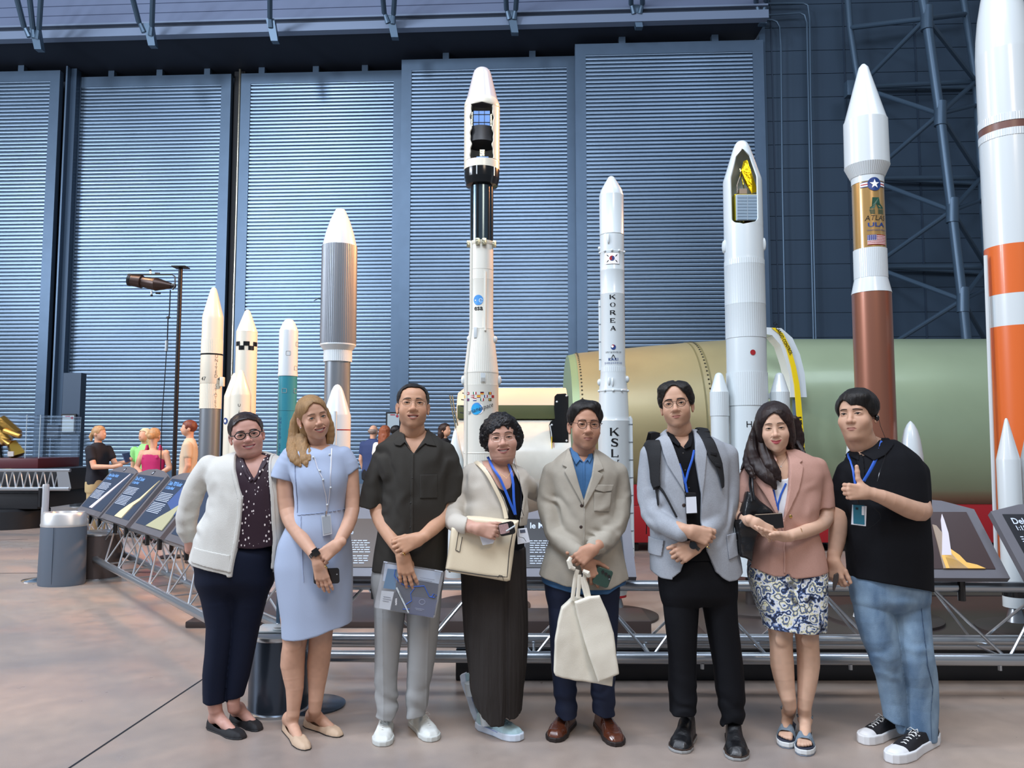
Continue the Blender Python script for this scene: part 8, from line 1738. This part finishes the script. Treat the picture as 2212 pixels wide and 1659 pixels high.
def person7():
 Y = 3.88; u = Px(Y, 1560, 820, 3.190); v = Px(Y, 1560, 1220, 3.779); tone = 'cca890'
 t = person('woman with long dark brown hair, short sleeved pink blazer and blue floral skirt', Y, 1710)
 R = u.rows([(480, 385, 520, .055, .02), (515, 320, 600, .08, .015), (560, 215, 680, .10, .005), (650, 178, 705, .115, 0), (780, 200, 665, .12, -.005), (900, 218, 648, .12, -.01), (1060, 232, 652, .112, 0), (1160, 208, 688, .122, 0), (1290, 180, 714, .13, 0), (1365, 176, 718, .13, 0)])
 lo = loft(R, 2.3)
 sl = grp(armc(u, [(205, 610, 0, .044), (165, 740, 0, .048), (150, 870, 0, .048)])+[cutp(u, [(60, 850), (240, 850), (240, 1100), (60, 1100)], y1=.6, k=.003)]); sr = grp(armc(u, [(655, 600, 0, .046), (695, 740, 0, .050), (708, 880, 0, .050)])+[cutp(u, [(620, 900), (640, 896), (775, 884), (850, 884), (850, 1200), (620, 1200)], y1=.6, k=.003)]); sl.k = sr.k = .02
 cp = [(385, 400), (395, 560), (320, 640), (345, 760), (378, 915), (402, 985), (420, 950), (452, 760), (470, 600), (478, 400)]
 fo = [folds(.0025, 10, 4, 71), creases(u.p(620, 850, -.08), .08, (1, 0, -.6), .005, 70, 2), creases(u.p(440, 1060, -.1), .09, (.5, 0, 1), .003, 80, 4)]
 cloth('blazer', [lo, sl, sr, cutp(u, cp, k=.002), cutp(u, [(120, 1275), (180, 1290), (330, 1340), (395, 1338), (412, 1322), (426, 1322), (440, 1345), (472, 1356), (716, 1332), (800, 1330), (800, 1700), (120, 1700)], y1=.6)]+fo, .004, F_pink, t)
 def pt(nm, poly, m=F_pink, off=.003, th=.006): return on_body(nm, [lo]+fo, u.xz(poly), off, th, Y, m, t, .0028)
 pt('lapel', [(470, 490), (500, 500), (565, 560), (540, 575), (562, 600), (520, 760), (420, 965), (424, 900), (452, 760), (468, 600)], off=.007, th=.006); pt('lapel', [(390, 490), (360, 520), (250, 600), (215, 650), (290, 780), (395, 985), (378, 915), (345, 760), (322, 640), (390, 560)], off=.007, th=.006); pt('front_edge', [(400, 985), (420, 960), (432, 1100), (428, 1330), (414, 1330), (420, 1100)], off=.003, th=.005); pt('waist_seam', [(232, 1078), (640, 1078), (640, 1084), (232, 1084)], off=.002, th=.004); pt('sleeve_tab', [(700, 860), (770, 850), (770, 884), (700, 890)]) if False else None
 buttons([lo], u, [(463, 940)], M_ring, t, .0085); rel(MB().sphere(u.p(764, 878, -.03), (.004, .006, .010), 8, 6).build('cuff_button', M_rw, t))
 Rb = shrink(R, .012); cloth('white_top', [loft(Rb[:8], 2.3), cutp(u, [(200, 400), (260, 500), (330, 640), (345, 712), (380, 700), (420, 690), (455, 685), (478, 640), (600, 500), (650, 400)], k=.002, y1=.0), cutp(u, [(100, 400), (340, 400), (300, 690), (100, 690)], y1=.4), cutp(u, [(470, 400), (800, 400), (800, 690), (470, 690)], y1=.4)], .004, F_wtop, t)
 Rs = v.rows([(-30, 215, 830, .105, 0), (20, 215, 842, .112, 0), (60, 208, 852, .118, 0), (200, 240, 846, .128, 0), (330, 285, 843, .125, 0), (450, 335, 840, .12, 0), (560, 352, 836, .115, 0)]); cloth('skirt', [loft(Rs, 2.3), cutp(v, [(200, 515), (352, 520), (520, 530), (640, 545), (836, 549), (1000, 549), (1000, 900), (200, 900)], y1=.6), folds(.002, 9, 3, 5)], .004, F_floral, t)
 X = face(1674, 923, Y, yaw=0, roll=-4, pitch=3, S=1.03, wx=.90, lz=1.03, uz=1.0)
 o = dict(open=.16, mw=.029, smile=1.25, tone=tone, lipc='a8404e', cheek=1.12, jaw=.95, chin=.9, fold=.5, blush='d09484', bt=.0022, ba=.004, nose=.98, neckr=.044, lips=1.1)
 hp, hd = add_head(t, o, X, at(1680, 1000, Y+.04))
 poly = [(-.12, -.3), (-.058, -.12), (-.063, -.03), (-.052, .022), (-.030, .054), (.004, .073), (.024, .060), (.044, .030), (.056, -.01), (.056, -.12), (.12, -.3)]
 M_h7 = mat('hair_p7', '221615', .34, spec=.45, var=.3, vscale=18, bump=.4, bscale=60, stretch=(9, 9, 1))
 hair_obj(t, X, [ell((0, .020, .040), (.096, .104, .090)), ell((0, .06, -.06), (.095, .055, .11), .03), ell((-.075, .01, -.02), (.028, .05, .07), .03), ell((.075, .015, -.03), (.028, .05, .07), .03), extr(poly, -.3, .004, 's', .006), strands((14, 40, 60), .0022), strands((90, 60, 12), .0014, 3)], M_h7)
 lk = []
 def lockp(pts, r, n=(0, 1, 0), sq=1.6): lk.extend([Pr(p.f, 'u', .004, p.lo, p.hi) for p in chain([u.p(x, y, dy) for x, y, dy in pts], r, .016, n, sq, sub=2)])
 lockp([(255, 300, .04), (230, 400, .04), (215, 500, .02), (240, 580, -.05), (290, 650, -.095), (340, 700, -.115), (368, 750, -.12)], [.028, .032, .036, .038, .034, .024, .008]); lockp([(250, 330, .06), (210, 450, .06), (180, 560, 0), (190, 620, -.06), (220, 680, -.09)], [.03, .032, .03, .022, .008]); lockp([(270, 380, .0), (290, 480, -.03), (330, 580, -.09), (375, 640, -.11), (400, 700, -.12)], [.02, .028, .032, .022, .007]); lockp([(200, 500, .03), (160, 580, .0), (130, 620, -.02)], [.02, .016, .005])
 lockp([(500, 280, .04), (525, 380, .04), (520, 450, .04), (480, 500, .03), (500, 540, .01)], [.024, .028, .030, .024, .010]); lockp([(440, 350, .08), (420, 450, .09), (380, 520, .1)], [.04, .05, .05]); lockp([(520, 440, .02), (560, 500, -.02), (590, 555, -.05)], [.014, .009, .003])
 lk += [disp(lambda P: noise(P, 100, 6, 4, 4)*.6+noise(P, 220, 9, 6, 6)*.4, .0028)]; P_, F_ = nets(lk, .003); rel(mkmesh('long_hair', P_, F_, M_h7, t))
 ch = limb([loft(shrink(R[:7], .018), 2.2), cap(at(1680, 985, Y+.01), at(1690, 1010, Y-.02), .046, .04, k=.04)], tone, .004)
 hA = hand(u.p(225, 985, -.165), (.80, -.12, -.5), (.1, -1, .35), -1, curl=(.22, .25, .3, .3), S=.92, thumb_dir=(.85, .2, -.4), thumb_curl=.1)
 a1 = limb(armc(u, [(150, 800, 0, .040), (120, 910, -.01, .038), (130, 950, -.05, .036), (180, 970, -.12, .031), (225, 985, -.163, .024)])+[hA], tone, .0026)
 hB = hand(u.p(430, 1082, -.185), (-.97, -.1, .12), (-.1, -.6, -1), 1, curl=(.10, .16, .22, .28), S=.92, thumb_dir=(.8, .35, .35), thumb_curl=.1)
 a2 = limb(armc(u, [(705, 800, 0, .038), (720, 920, -.01, .036), (700, 985, -.04, .035), (600, 1035, -.11, .033), (520, 1062, -.155, .029), (430, 1082, -.183, .024)])+[hB], tone, .0026, 5)
 A_, B_ = onfloor(1708, 1572), onfloor(1693, 1617); C_, D_ = onfloor(1740, 1590), onfloor(1741, 1635)
 l1 = limb(leg_to_foot(v, [(470, 400, 0, .066), (478, 560, 0, .058), (483, 680, -.0, .054), (490, 820, .01, .056), (518, 1000, .005, .044), (552, 1150, 0, .032)], A_, B_, lift=.03)+[ell(v.p(480, 610, -.052), (.026, .012, .03), .02)], tone, .003); l2 = limb(leg_to_foot(v, [(690, 400, 0, .066), (690, 560, 0, .057), (700, 680, 0, .054), (704, 820, .01, .054), (690, 1000, .005, .044), (672, 1160, 0, .033)], C_, D_, lift=.03)+[ell(v.p(692, 610, -.052), (.026, .012, .03), .02)], tone, .003, 4)
 toes = []
 for (a, b, sd) in ((A_, B_, 1), (C_, D_, -1)):
  a = np.array(a); b = np.array(b); d = nrm(b-a); n_ = np.array([-d[1], d[0], 0]); L = np.linalg.norm(b-a)
  for i, (w_, l_, r_) in enumerate(((.028, .93, .0115), (.013, .94, .0085), (.001, .92, .0082), (-.011, .89, .0078), (-.022, .85, .0075))): toes += [cap(a+d*L*.66+n_*w_*sd*.8+np.array([0, 0, .055]), a+d*L*l_+n_*w_*sd+np.array([0, 0, .046]), r_*1.2, r_, k=.006)]
 l3 = limb(toes, tone, .0024); bodymesh(t, [hd, ch, a1, a2, l1, l2, l3])
 S_ = dict(out=mat('outsole_grey', '7c8898', .7), sole=mat('platform_white', 'd4d8d8', .5), bed=mat('footbed_navy', '2a3040', .7), upper=mat('denim_strap', '72828f', .8, bump=.4, bscale=500))
 for (a, b, sd) in ((A_, B_, 1), (C_, D_, -1)):
  X_, s_, h0 = shoe(t, b, a, .095, 'sandal', S_, sole_h=.036, side=sd)
  P3 = X_([(-h0*.52+.036*math.cos(a_)*1.0, .034*math.sin(a_), .112+.006*math.cos(a_)) for a_ in np.linspace(0, 2*PI, 20)]); rel(MB().tube(P3, .0125, 8, flat=.22, up=(1, 0, 0)).build('ankle_strap', S_['upper'], s_))
 rel(MB().sphere(u.p(405, 600, -.108), .004, 8, 6).build('pendant', M_chrome, t)); rel(MB().tube([u.p(370, 545, -.07), u.p(405, 598, -.106), u.p(455, 520, -.06)], .0006, 5).build('necklace', M_chrome, t))
 wristband(u.p(150, 955, -.085), u.p(180, 970, -.12)-u.p(120, 945, -.05), .036, .008, mat('bracelet_dark', '3a2a2c', .4), 'bracelet', t); rel(MB().tube([u.p(540+10*math.cos(a_), 1055+32*math.sin(a_), -.150-.03*math.cos(a_+.4)) for a_ in np.linspace(0, 2*PI, 16)], .0012, 5).build('bracelet', M_ring, t))
 lanyard('lanyard', [loft(Rb, 2.3)], u, [[(358, 760), (370, 830), (382, 900)], [(440, 715), (405, 790), (385, 860), (384, 900)]], t, w=.005)
 bg = thing('leather_handbag', 'soft black leather handbag hanging at the pink blazer elbow', 'bag', tuple(u.p(170, 1250, -.02))); pz = u.xz([(165, 770), (215, 790), (280, 850), (345, 905), (360, 940), (230, 960), (250, 1030), (225, 1120), (195, 1250), (120, 1215), (100, 1120), (88, 980), (120, 940), (140, 850)], -.08)
 def fb(P): return smax(poly_sd(P[:, [0, 2]], pz)+.012, np.abs(P[:, 1]-(Y-.085))-.035, .03)-.010
 e = extr(pz, Y-.15, Y-.02, 'u'); sdf_obj('body', [Pr(fb, 'u', 0, e.lo, e.hi), disp(lambda P: noise(P, 13, 13, 13, 4)+.5*noise(P, 30, 30, 30, 2), .006)], .004, M_bagb, bg)
 for pts in ([(208, 690, -.09), (212, 760, -.12), (222, 830, -.13)], [(190, 720, -.07), (198, 780, -.12), (205, 840, -.13)]): rel(MB().tube([u.p(195, 610, -.02)]+[u.p(*q) for q in pts], .006, 8).build('handle', M_bagb, bg))
 ph = slab(u, [(222, 928), (415, 918), (428, 1022), (372, 1028), (250, 985)], -.172, .010, 'phone', M_wat, None); tag(ph, 'dark phone held flat against the pink blazer above the joined hands', 'phone')
def person8():
 Y = 3.86; u = Px(Y, 1560, 820, 3.190); v = Px(Y, 1560, 1220, 3.779); tone = 'c29c84'
 t = person('young man in black polo and light blue jeans giving a thumbs up', Y, 1930)
 R = u.rows([(415, 1010, 1200, .065, .02), (460, 935, 1270, .10, .015), (530, 868, 1350, .125, .005), (640, 832, 1388, .145, 0), (800, 838, 1388, .155, -.01), (950, 850, 1396, .16, -.01), (1150, 862, 1412, .16, -.01), (1370, 884, 1426, .155, 0), (1480, 888, 1430, .15, 0)])
 lo = loft(R, 2.25)
 sl = grp(armc(u, [(865, 640, .0, .055), (825, 760, .01, .055), (822, 900, .02, .050)])+[cutp(u, [(700, 884), (765, 888), (860, 918), (860, 1200), (700, 1200)], y1=.6, k=.003)]); sr = grp(armc(u, [(1338, 640, 0, .060), (1340, 780, -.01, .064), (1340, 880, -.03, .062)])+[cutp(u, [(1220, 790), (1250, 802), (1330, 850), (1430, 908), (1600, 910), (1600, 1200), (1220, 1200)], y1=.6, k=.003)]); sl.k = sr.k = .022
 fo = [folds(.003, 8, 3, 81), creases(u.p(900, 850, -.1), .12, (1, 0, .7), .005, 55, 2)]
 cloth('polo_shirt', [lo, sl, sr, cutp(u, [(935, 300), (945, 470), (975, 500), (1040, 462), (1110, 420), (1120, 300)], y1=.0, k=.003), cutp(u, [(700, 1350), (884, 1362), (1100, 1385), (1300, 1420), (1450, 1460), (1600, 1470), (1600, 1900), (700, 1900)], y1=.6)]+fo, .0042, F_polo, t)
 on_body('collar', [lo], u.xz([(930, 460), (938, 540), (960, 560), (978, 505), (960, 480), (950, 440)]), .005, .008, Y, F_polo, t, .003); on_body('collar', [lo], u.xz([(1190, 400), (1215, 440), (1120, 520), (1040, 560), (1020, 540), (980, 505), (1060, 462), (1130, 420), (1170, 395)]), .006, .008, Y, F_polo, t, .003); on_body('placket', [lo], u.xz([(955, 520), (990, 515), (975, 720), (940, 720)]), .003, .006, Y, F_polo, t, .003); buttons([lo], u, [(972, 560), (958, 632)], M_piping, t, .005)
 Rp = v.rows([(20, 1070, 1670, .135, 0), (150, 1066, 1675, .14, 0), (260, 1085, 1672, .135, 0), (380, 1110, 1672, .11, 0)])
 cloth('jeans', [loft(Rp, 2.3, rnd=.07)]+armc(v, [(1215, 120, 0, v.w(160)), (1248, 430, -.01, v.w(148)), (1322, 720, -.02, v.w(124)), (1368, 900, 0, v.w(106)), (1400, 1100, .02, v.w(96)), (1425, 1290, .02, v.w(90))], k=.03)+armc(v, [(1490, 120, 0, v.w(172)), (1518, 430, 0, v.w(165)), (1560, 740, -.02, v.w(152)), (1600, 930, 0, v.w(142)), (1615, 1150, .01, v.w(132)), (1622, 1400, .0, v.w(116))], k=.02)+[cutp(v, [(1200, 1240), (1320, 1248), (1430, 1318), (1510, 1335), (1510, 1430), (1620, 1440), (1735, 1462), (1850, 1460), (1850, 1900), (1200, 1900)], y1=.6), folds(.0035, 8, 3, 83), creases(v.p(1570, 760, -.08), .13, (.4, 0, 1), .003, 45, 3), creases(v.p(1310, 760, -.05), .1, (-.3, 0, 1), .003, 50, 6), creases(v.p(1480, 240, -.1), .11, (.5, 0, 1), .004, 80, 7)], .0042, F_jeans, t)
 on_body('leg_seam', [Pr(lambda P: field(armc(v, [(1490, 120, 0, v.w(172)), (1518, 430, 0, v.w(165)), (1560, 740, -.02, v.w(152)), (1600, 930, 0, v.w(142)), (1615, 1150, .01, v.w(132)), (1622, 1400, .0, v.w(116))]), P), 'u', 0)], v.xz([(1590, 130), (1600, 130), (1606, 300), (1650, 800), (1720, 1000), (1712, 1250), (1722, 1440), (1716, 1440), (1706, 1250), (1712, 1000), (1640, 800), (1598, 300)], -.08), .003, .004, Y, mat('seam_denim', '3c5068', .8), t, .003)
 X = face(1852, 894.3, Y, yaw=-19, roll=-2, pitch=0, S=1.08, wx=1.0, lz=1.05, uz=.93)
 o = dict(open=.55, mw=.024, smile=-.1, tone=tone, lipc='a06c62', cheek=1.12, jaw=1.14, chin=1.05, fold=0, blush='c4907c', bt=.0036, ba=.0022, nose=1.05, neckr=.062)
 hp, hd = add_head(t, o, X, at(1874, 975, Y+.03), fat=1.1)
 poly = [(-.12, -.3), (-.060, -.06), (-.063, .004), (-.060, .028), (-.048, .056), (-.030, .068), (-.012, .058), (.004, .040), (.030, .038), (.052, .030), (.063, .008), (.062, -.05), (.12, -.3)]
 hair_obj(t, X, [ell((0, .020, .044), (.088, .106, .090)), ell((.015, -.045, .078), (.060, .045, .036), .02), ell((.068, .0, .030), (.024, .05, .046), .02), ell((-.068, .0, .030), (.024, .05, .046), .02), extr(poly, -.3, -.002, 's', .006), rbox((0, -.1, -.16), (.2, .145, .14), .01, .01, 's'), rbox((0, .1, -.18), (.2, .2, .12), .01, .01, 's'), strands((70, 60, 18), .0026, 3), strands((140, 120, 30), .0014, 6)], M_hblk)
 q_ = X([(.083, .004, -.022)])[0]; rel(MB().sphere(q_, (.012, .012, .015), 12, 8).build('earpiece', M_blk, t)); rel(MB().tube([q_+np.array([.004, -.01, 0]), q_+np.array([.012, -.01, -.04]), u.p(1135, 430, -.03), u.p(1125, 520, -.13), u.p(1085, 640, -.175), u.p(1070, 700, -.18)], .0012, 5).build('earphone_cable', M_blk, t)); rel(MB().tube([u.p(1040, 880, -.185), u.p(1085, 920, -.185), u.p(1092, 960, -.185), u.p(1050, 1000, -.185), u.p(1005, 1025, -.185)], .0012, 5).build('earphone_cable', M_blk, t))
 ch = limb([loft(shrink(R[:5], .016), 2.2), cap(at(1874, 965, Y+.01), at(1868, 985, Y-.02), .062, .055, k=.04)], tone, .004)
 hA = hand(u.p(995, 778, -.225), (-1, -.10, .06), (-.05, -1, .05), 1, curl=(1.0, 1.02, 1.05, 1.08), S=1.02, thumb_dir=(.42, .95, .02), c2=1.0, thumb_curl=-.28)
 a2 = limb(armc(u, [(1345, 820, -.03, .052), (1372, 900, -.09, .050), (1330, 905, -.15, .048), (1220, 860, -.20, .042), (1100, 808, -.222, .034), (995, 778, -.224, .026)])+[hA], tone, .0026, 5)
 hB = hand(u.p(766, 1245, -.02), (.10, -.12, -1), (-.80, -.6, 0), -1, curl=(.30, .35, .4, .42), S=1.0, thumb_dir=(.85, .45, -.3), c2=.5)
 a1 = limb(armc(u, [(812, 880, .02, .046), (800, 1010, .01, .045), (790, 1110, .0, .040), (766, 1245, -.018, .028)])+[hB], tone, .0026); bodymesh(t, [hd, ch, a1, a2])
 lanyard('lanyard', [lo], u, [[(1135, 425), (1100, 480), (1050, 560), (1005, 640), (972, 700)], [(938, 510), (932, 580), (930, 660), (935, 740)]], t, w=.0085)
 b_ = slab(u, [(893, 855), (1003, 868), (994, 1016), (886, 1003)], -.188, .003, 'badge', mat('badge_black', '14151a', .4), t); slab(u, [(897, 862), (996, 872), (990, 1010), (890, 998)], -.1892, .001, 'badge_card', M_badge, b_, bev=False); slab(u, [(903, 862), (980, 866), (982, 1000), (905, 992)], -.191, .001, 'transit_card', mat('teal_card', '2a6f86', .4), b_, bev=False); rel(MB().tube([u.p(936, 825, -.19), u.p(940, 858, -.19)], .004, 6).build('clip', M_blk, b_))
 slab(u, [(921, 880), (938, 882), (937, 897), (920, 895)], -.1925, .001, 'card_mark', mat('ink_dark', '1c2430', .5), b_, bev=False); slab(u, [(963, 872), (978, 873), (978, 935), (962, 933)], -.1925, .001, 'card_label', M_badge, b_, bev=False)
 S_ = dict(sole=mat('canvas_sole', 'd8dadc', .5), upper=mat('canvas_black', '131318', .8, bump=.3, bscale=400), lace=mat('white_lace', 'dcdedc', .7)); a = onfloor(1955, 1578); b = onfloor(1857, 1606); shoe(t, b, a, .105, 'canvas', S_, sole_h=.044); a = onfloor(2024, 1600); b = onfloor(1926, 1650); shoe(t, b, a, .11, 'canvas', S_, sole_h=.044, side=-1)
 ph = slab(u, [(772, 1345), (800, 1330), (806, 1345), (803, 1385), (775, 1460), (765, 1452), (765, 1400)], -.055, .010, 'phone', mat('phone_brown', '3a3432', .25, coat=.5), None); tag(ph, 'dark phone in the lowered hand of the young man in the black polo', 'phone')
# ================================================================ visitors further back
def bgperson(label, px, pytop, Y, yaw, top, legs, hair, tone='c79a80', style='short', sleeve='short', arms=None, H_=None, wide=1.0, grp_='visitors standing in the background', extra=None):
 ct = at(px, pytop, Y); H = ct[2]-.0; t = thing('person', label, 'person', (ct[0], Y, 0), 0, grp_)
 R3 = np.array(rot('Z', yaw).to_3x3()); X = lambda P: np.array(P).reshape(-1, 3) @ R3.T+np.array([ct[0], Y, 0])
 s = H/1.70; W_ = wide
 def put(nm, prims, m, h=.011, tn=None):
  P, F = nets(prims, h); C = skin_plain(tn)(P) if tn else None; return rel(mkmesh(nm, X(P*s), F, m, t, colors=C))
 hd = [ell((0, 0, 1.58), (.070, .085, .090)), ell((0, -.03, 1.53), (.055, .06, .06), .03), ell((0, -.092, 1.555), (.012, .016, .016), .015), cap((0, .02, 1.50), (0, .02, 1.36), .046, .05, k=.02), ell((.074, .01, 1.56), (.01, .02, .03), .005), ell((-.074, .01, 1.56), (.01, .02, .03), .005), loft([(1.36, 0, .02, .13*W_, .08), (1.30, 0, .02, .17*W_, .10), (1.0, 0, .02, .13*W_, .09)], k=.03)]
 A = arms or [[(-.19, 0, 1.34), (-.23, .02, 1.08), (-.20, -.05, .86), (-.19, -.07, .78)], [(.19, 0, 1.34), (.23, .02, 1.08), (.20, -.05, .86), (.19, -.07, .78)]]
 for a in A: hd += chain(a, [.045, .038, .028, .032][:len(a)], .02)
 if legs[0] == 'bare': hd += [cap((-.08, 0, .8), (-.08, 0, .1), .06, .035), cap((.08, 0, .8), (.08, 0, .1), .06, .035)]
 put('body', hd, M_skin, .008, tone)
 tp = [loft([(1.44, 0, .02, .06, .055), (1.40, 0, .02, .12*W_, .075), (1.34, 0, .02, .185*W_, .10), (1.2, 0, .015, .175*W_, .115), (1.05, 0, .01, .155*W_, .11), (.92, 0, .01, .17*W_, .12), (.84, 0, .01, .175*W_, .12)])]
 if sleeve != 'none':
  for a in A: n_ = 2 if sleeve == 'short' else 3; tp += chain(a[:n_] if sleeve != 'short' else [a[0], tuple((np.array(a[0])+np.array(a[1]))/2)], [.062, .056, .045][:n_], .03)
 else: tp = [loft([(1.30, 0, .02, .15*W_, .10), (1.2, 0, .015, .165*W_, .112), (1.05, 0, .01, .15*W_, .11), (.84, 0, .01, .165*W_, .12)]), cap((-.10, .10, 1.25), (-.10, .02, 1.42), .018), cap((.10, .10, 1.25), (.10, .02, 1.42), .018), cap((-.10, -.08, 1.25), (-.10, .02, 1.42), .018), cap((.10, -.08, 1.25), (.10, .02, 1.42), .018)]
 put('top', tp+[folds(.004, 9, 4, 3)], top)
 lg = [loft([(1.0, 0, .01, .155*W_, .11), (.86, 0, .01, .175*W_, .125), (.74, 0, .01, .17*W_, .12)])]
 for sx in (-1, 1): lg += [cap((sx*.085, 0, .80), (sx*.085, 0, .10), .085, .06, k=.03)]
 put('trousers', lg, legs[1] if legs[0] != 'bare' else legs[1])
 for sx in (-1, 1): put('shoe', [ell((sx*.085, -.05, .045), (.048, .13, .045))], M_black, .012)
 hr = [ell((0, .015, 1.60), (.082, .098, .090)), rbox((0, -.12, 1.52), (.058, .1, .10), .03, .01, 's'), rbox((0, 0, 1.38), (.3, .3, .11 if style != 'long' else .0001), .0, .01, 's')]
 if style == 'bun': hr += [ell((0, .12, 1.56), (.045, .045, .045), .02)]
 if style == 'pony': hr += chain([(0, .10, 1.60), (0, .14, 1.53), (0, .135, 1.47)], [.03, .03, .015], .02)
 if style == 'long': hr = [ell((0, .015, 1.60), (.084, .100, .090)), loft([(1.62, 0, .045, .085, .07), (1.5, 0, .05, .095, .07), (1.36, 0, .07, .095, .05)]), rbox((0, -.12, 1.50), (.058, .1, .14), .03, .01, 's')]
 if style == 'bald': hr = [ell((0, .03, 1.57), (.078, .085, .06)), rbox((0, 0, 1.66), (.3, .3, .055), .02, .02, 's'), rbox((0, -.12, 1.5), (.3, .12, .3), .02, .01, 's')]
 put('hair', hr+[disp(lambda P: noise(P, 60, 60, 30, 3), .004)], hair, .008)
 if extra: extra(t, X, s)
 return t
M_hlb = mat('hair_light_brown', 'a8845c', .5); M_hbl2 = mat('hair_pale_blonde', 'd2c09a', .5); M_hgr = mat('hair_grey', '8a7a70', .5); M_hor = mat('hair_copper', '84482c', .5); M_khaki = mat('khaki_cloth', 'a8946c', .8); M_nvt = mat('navy_top', '10141f', .8); M_pkt = mat('magenta_top', 'b01f5e', .7); M_lime = mat('lime_pink_top', '8cd07c', .7); M_bge = mat('beige_shirt', 'c2b098', .8); M_blu = mat('blue_shirt_far', '2c3c66', .8); M_wht = mat('white_far', 'd8d6d0', .7); M_blk2 = mat('black_far', '0e0f14', .8); M_pk2 = mat('pink_skirt', 'c06878', .8)
def visitors():
 L_ = thing
 def tab(t, X, s):
  P = X(np.array([(-.10, -.52, 1.16), (.10, -.46, 1.18), (.10, -.40, 1.30), (-.10, -.46, 1.28)])*s); q = MB(); n_ = np.array([.01, .01, 0]); q.V = [tuple(p) for p in P]+[tuple(p+n_) for p in P]; q.F = [(0, 1, 2, 3), (7, 6, 5, 4), (0, 4, 5, 1), (1, 5, 6, 2), (2, 6, 7, 3), (3, 7, 4, 0)]
  o = q.build('tablet', mat('tablet_navy', '1c2c50', .3), smooth=False); tag(o, 'dark tablet held out by the woman in the navy top', 'tablet')
 bgperson('woman in navy top and khaki trousers holding a tablet, hair in a low ponytail', 216, 917, 11.2, 78, M_nvt, ('', M_khaki), M_hlb, style='pony', arms=[[(-.18, 0, 1.34), (-.20, -.10, 1.10), (-.14, -.36, 1.10), (-.12, -.46, 1.12)], [(.18, 0, 1.34), (.20, -.12, 1.12), (.12, -.36, 1.16), (.08, -.46, 1.20)]], extra=tab, wide=1.0)
 bgperson('woman with long pale blonde hair in a pink and green top, facing the magenta top', 313, 923, 12.0, -20, M_lime, ('', M_blk2), M_hbl2, style='long', wide=.8)
 bgperson('woman seen from behind in a magenta tank top with her hair up', 335, 922, 11.2, 176, M_pkt, ('', M_pk2), M_hlb, style='bun', sleeve='none', arms=[[(-.18, 0, 1.32), (-.25, .02, 1.10), (-.10, .12, .98), (-.02, .13, .98)], [(.18, 0, 1.32), (.23, .05, 1.10), (.08, .14, 1.0), (.0, .14, 1.0)]])
 bgperson('person with short red hair in a beige rolled sleeve shirt, seen from the side', 408, 905, 11.0, -70, M_bge, ('', M_khaki), M_hred, style='short', wide=.95)
 bgperson('balding man in a dark blue shirt at the door, seen from behind', 807, 915, 14.0, 160, M_blu, ('', M_blk2), M_hgr, style='bald', wide=1.15)
 bgperson('woman with long copper hair in a white top at the door', 833, 917, 13.6, 150, M_wht, ('', M_blk2), M_hor, style='long', wide=.85)
 bgperson('visitor with black hair half hidden by the ear of the man in the dark shirt', 857, 917, 14.5, 100, M_wht, ('', M_blk2), M_hblk, style='short', wide=.9)
 bgperson('dark haired woman in a black top standing left of the tallest rocket', 962, 912, 13.2, 60, M_blk2, ('', M_blk2), M_hbrn, style='long', wide=.9)
visitors()
for i in range(1, 9): globals()['person%d' % i]()
# ================================================================ light and camera
W = bpy.data.worlds.new('world'); SC.world = W; W.use_nodes = True
bg = W.node_tree.nodes['Background']; bg.inputs[0].default_value = lin('b0bccc'); bg.inputs[1].default_value = .45
def area(name, loc, tgt, size, power, col, sy=None, spread=180):
 l = bpy.data.lights.new(name, 'AREA'); l.energy = power; l.color = lin(col)[:3]; l.size = size; l.spread = math.radians(spread)
 if sy: l.shape = 'RECTANGLE'; l.size_y = sy
 o = bpy.data.objects.new(name, l); COL.objects.link(o); o.location = loc
 o.rotation_euler = (Vector(tgt)-Vector(loc)).to_track_quat('-Z', 'Y').to_euler(); return o
area('skylight', (-4, -3, 17), (-1, 8, 0), 14, 2500, 'dfe8f8', 8)
area('skylight', (9, 3, 19), (4, 16, 3), 8, 700, 'd8e4fa', 5)
for x, y, z, e in ((-20, -1, 8.5, 1500), (-21, -1, 14, 1800), (-15.5, 0, 20, 2600), (-31, 0, 12, 2200), (-38, 0, 13, 2000), (-1, 0, 10, 700)):
 area('hall_lamp', (x, y, z), (x*.55-1, 26, z*.6), 3, e, 'dfe8f6', 3)
area('spot_lamp', (5.5, 10.5, 7), (-4, 8.5, 2.0), 1.2, 230, 'ffb070', 1.2, 60)
area('spot_lamp', (-9, 9, 9), (0, 11, 1.5), 1.5, 160, 'ffd2a0', 1.5, 80)
area('spot_lamp', (3, -3, 7.5), (.5, 4, .9), 2.4, 200, 'ffe6cc', 2.4)
cam = bpy.data.cameras.new('camera'); co = bpy.data.objects.new('camera', cam); COL.objects.link(co)
cam.sensor_fit = 'HORIZONTAL'; cam.sensor_width = 36; cam.lens = FPX/2212*36; cam.clip_end = 200; cam.clip_start = .05
co.location = (0, 0, ZC); co.rotation_euler = (PI/2+PITCH, 0, 0); SC.camera = co
SC.view_settings.view_transform = 'Standard'; SC.view_settings.look = 'None'; SC.view_settings.gamma = 1; SC.view_settings.exposure = 0.0
SC.view_settings.use_curve_mapping = False
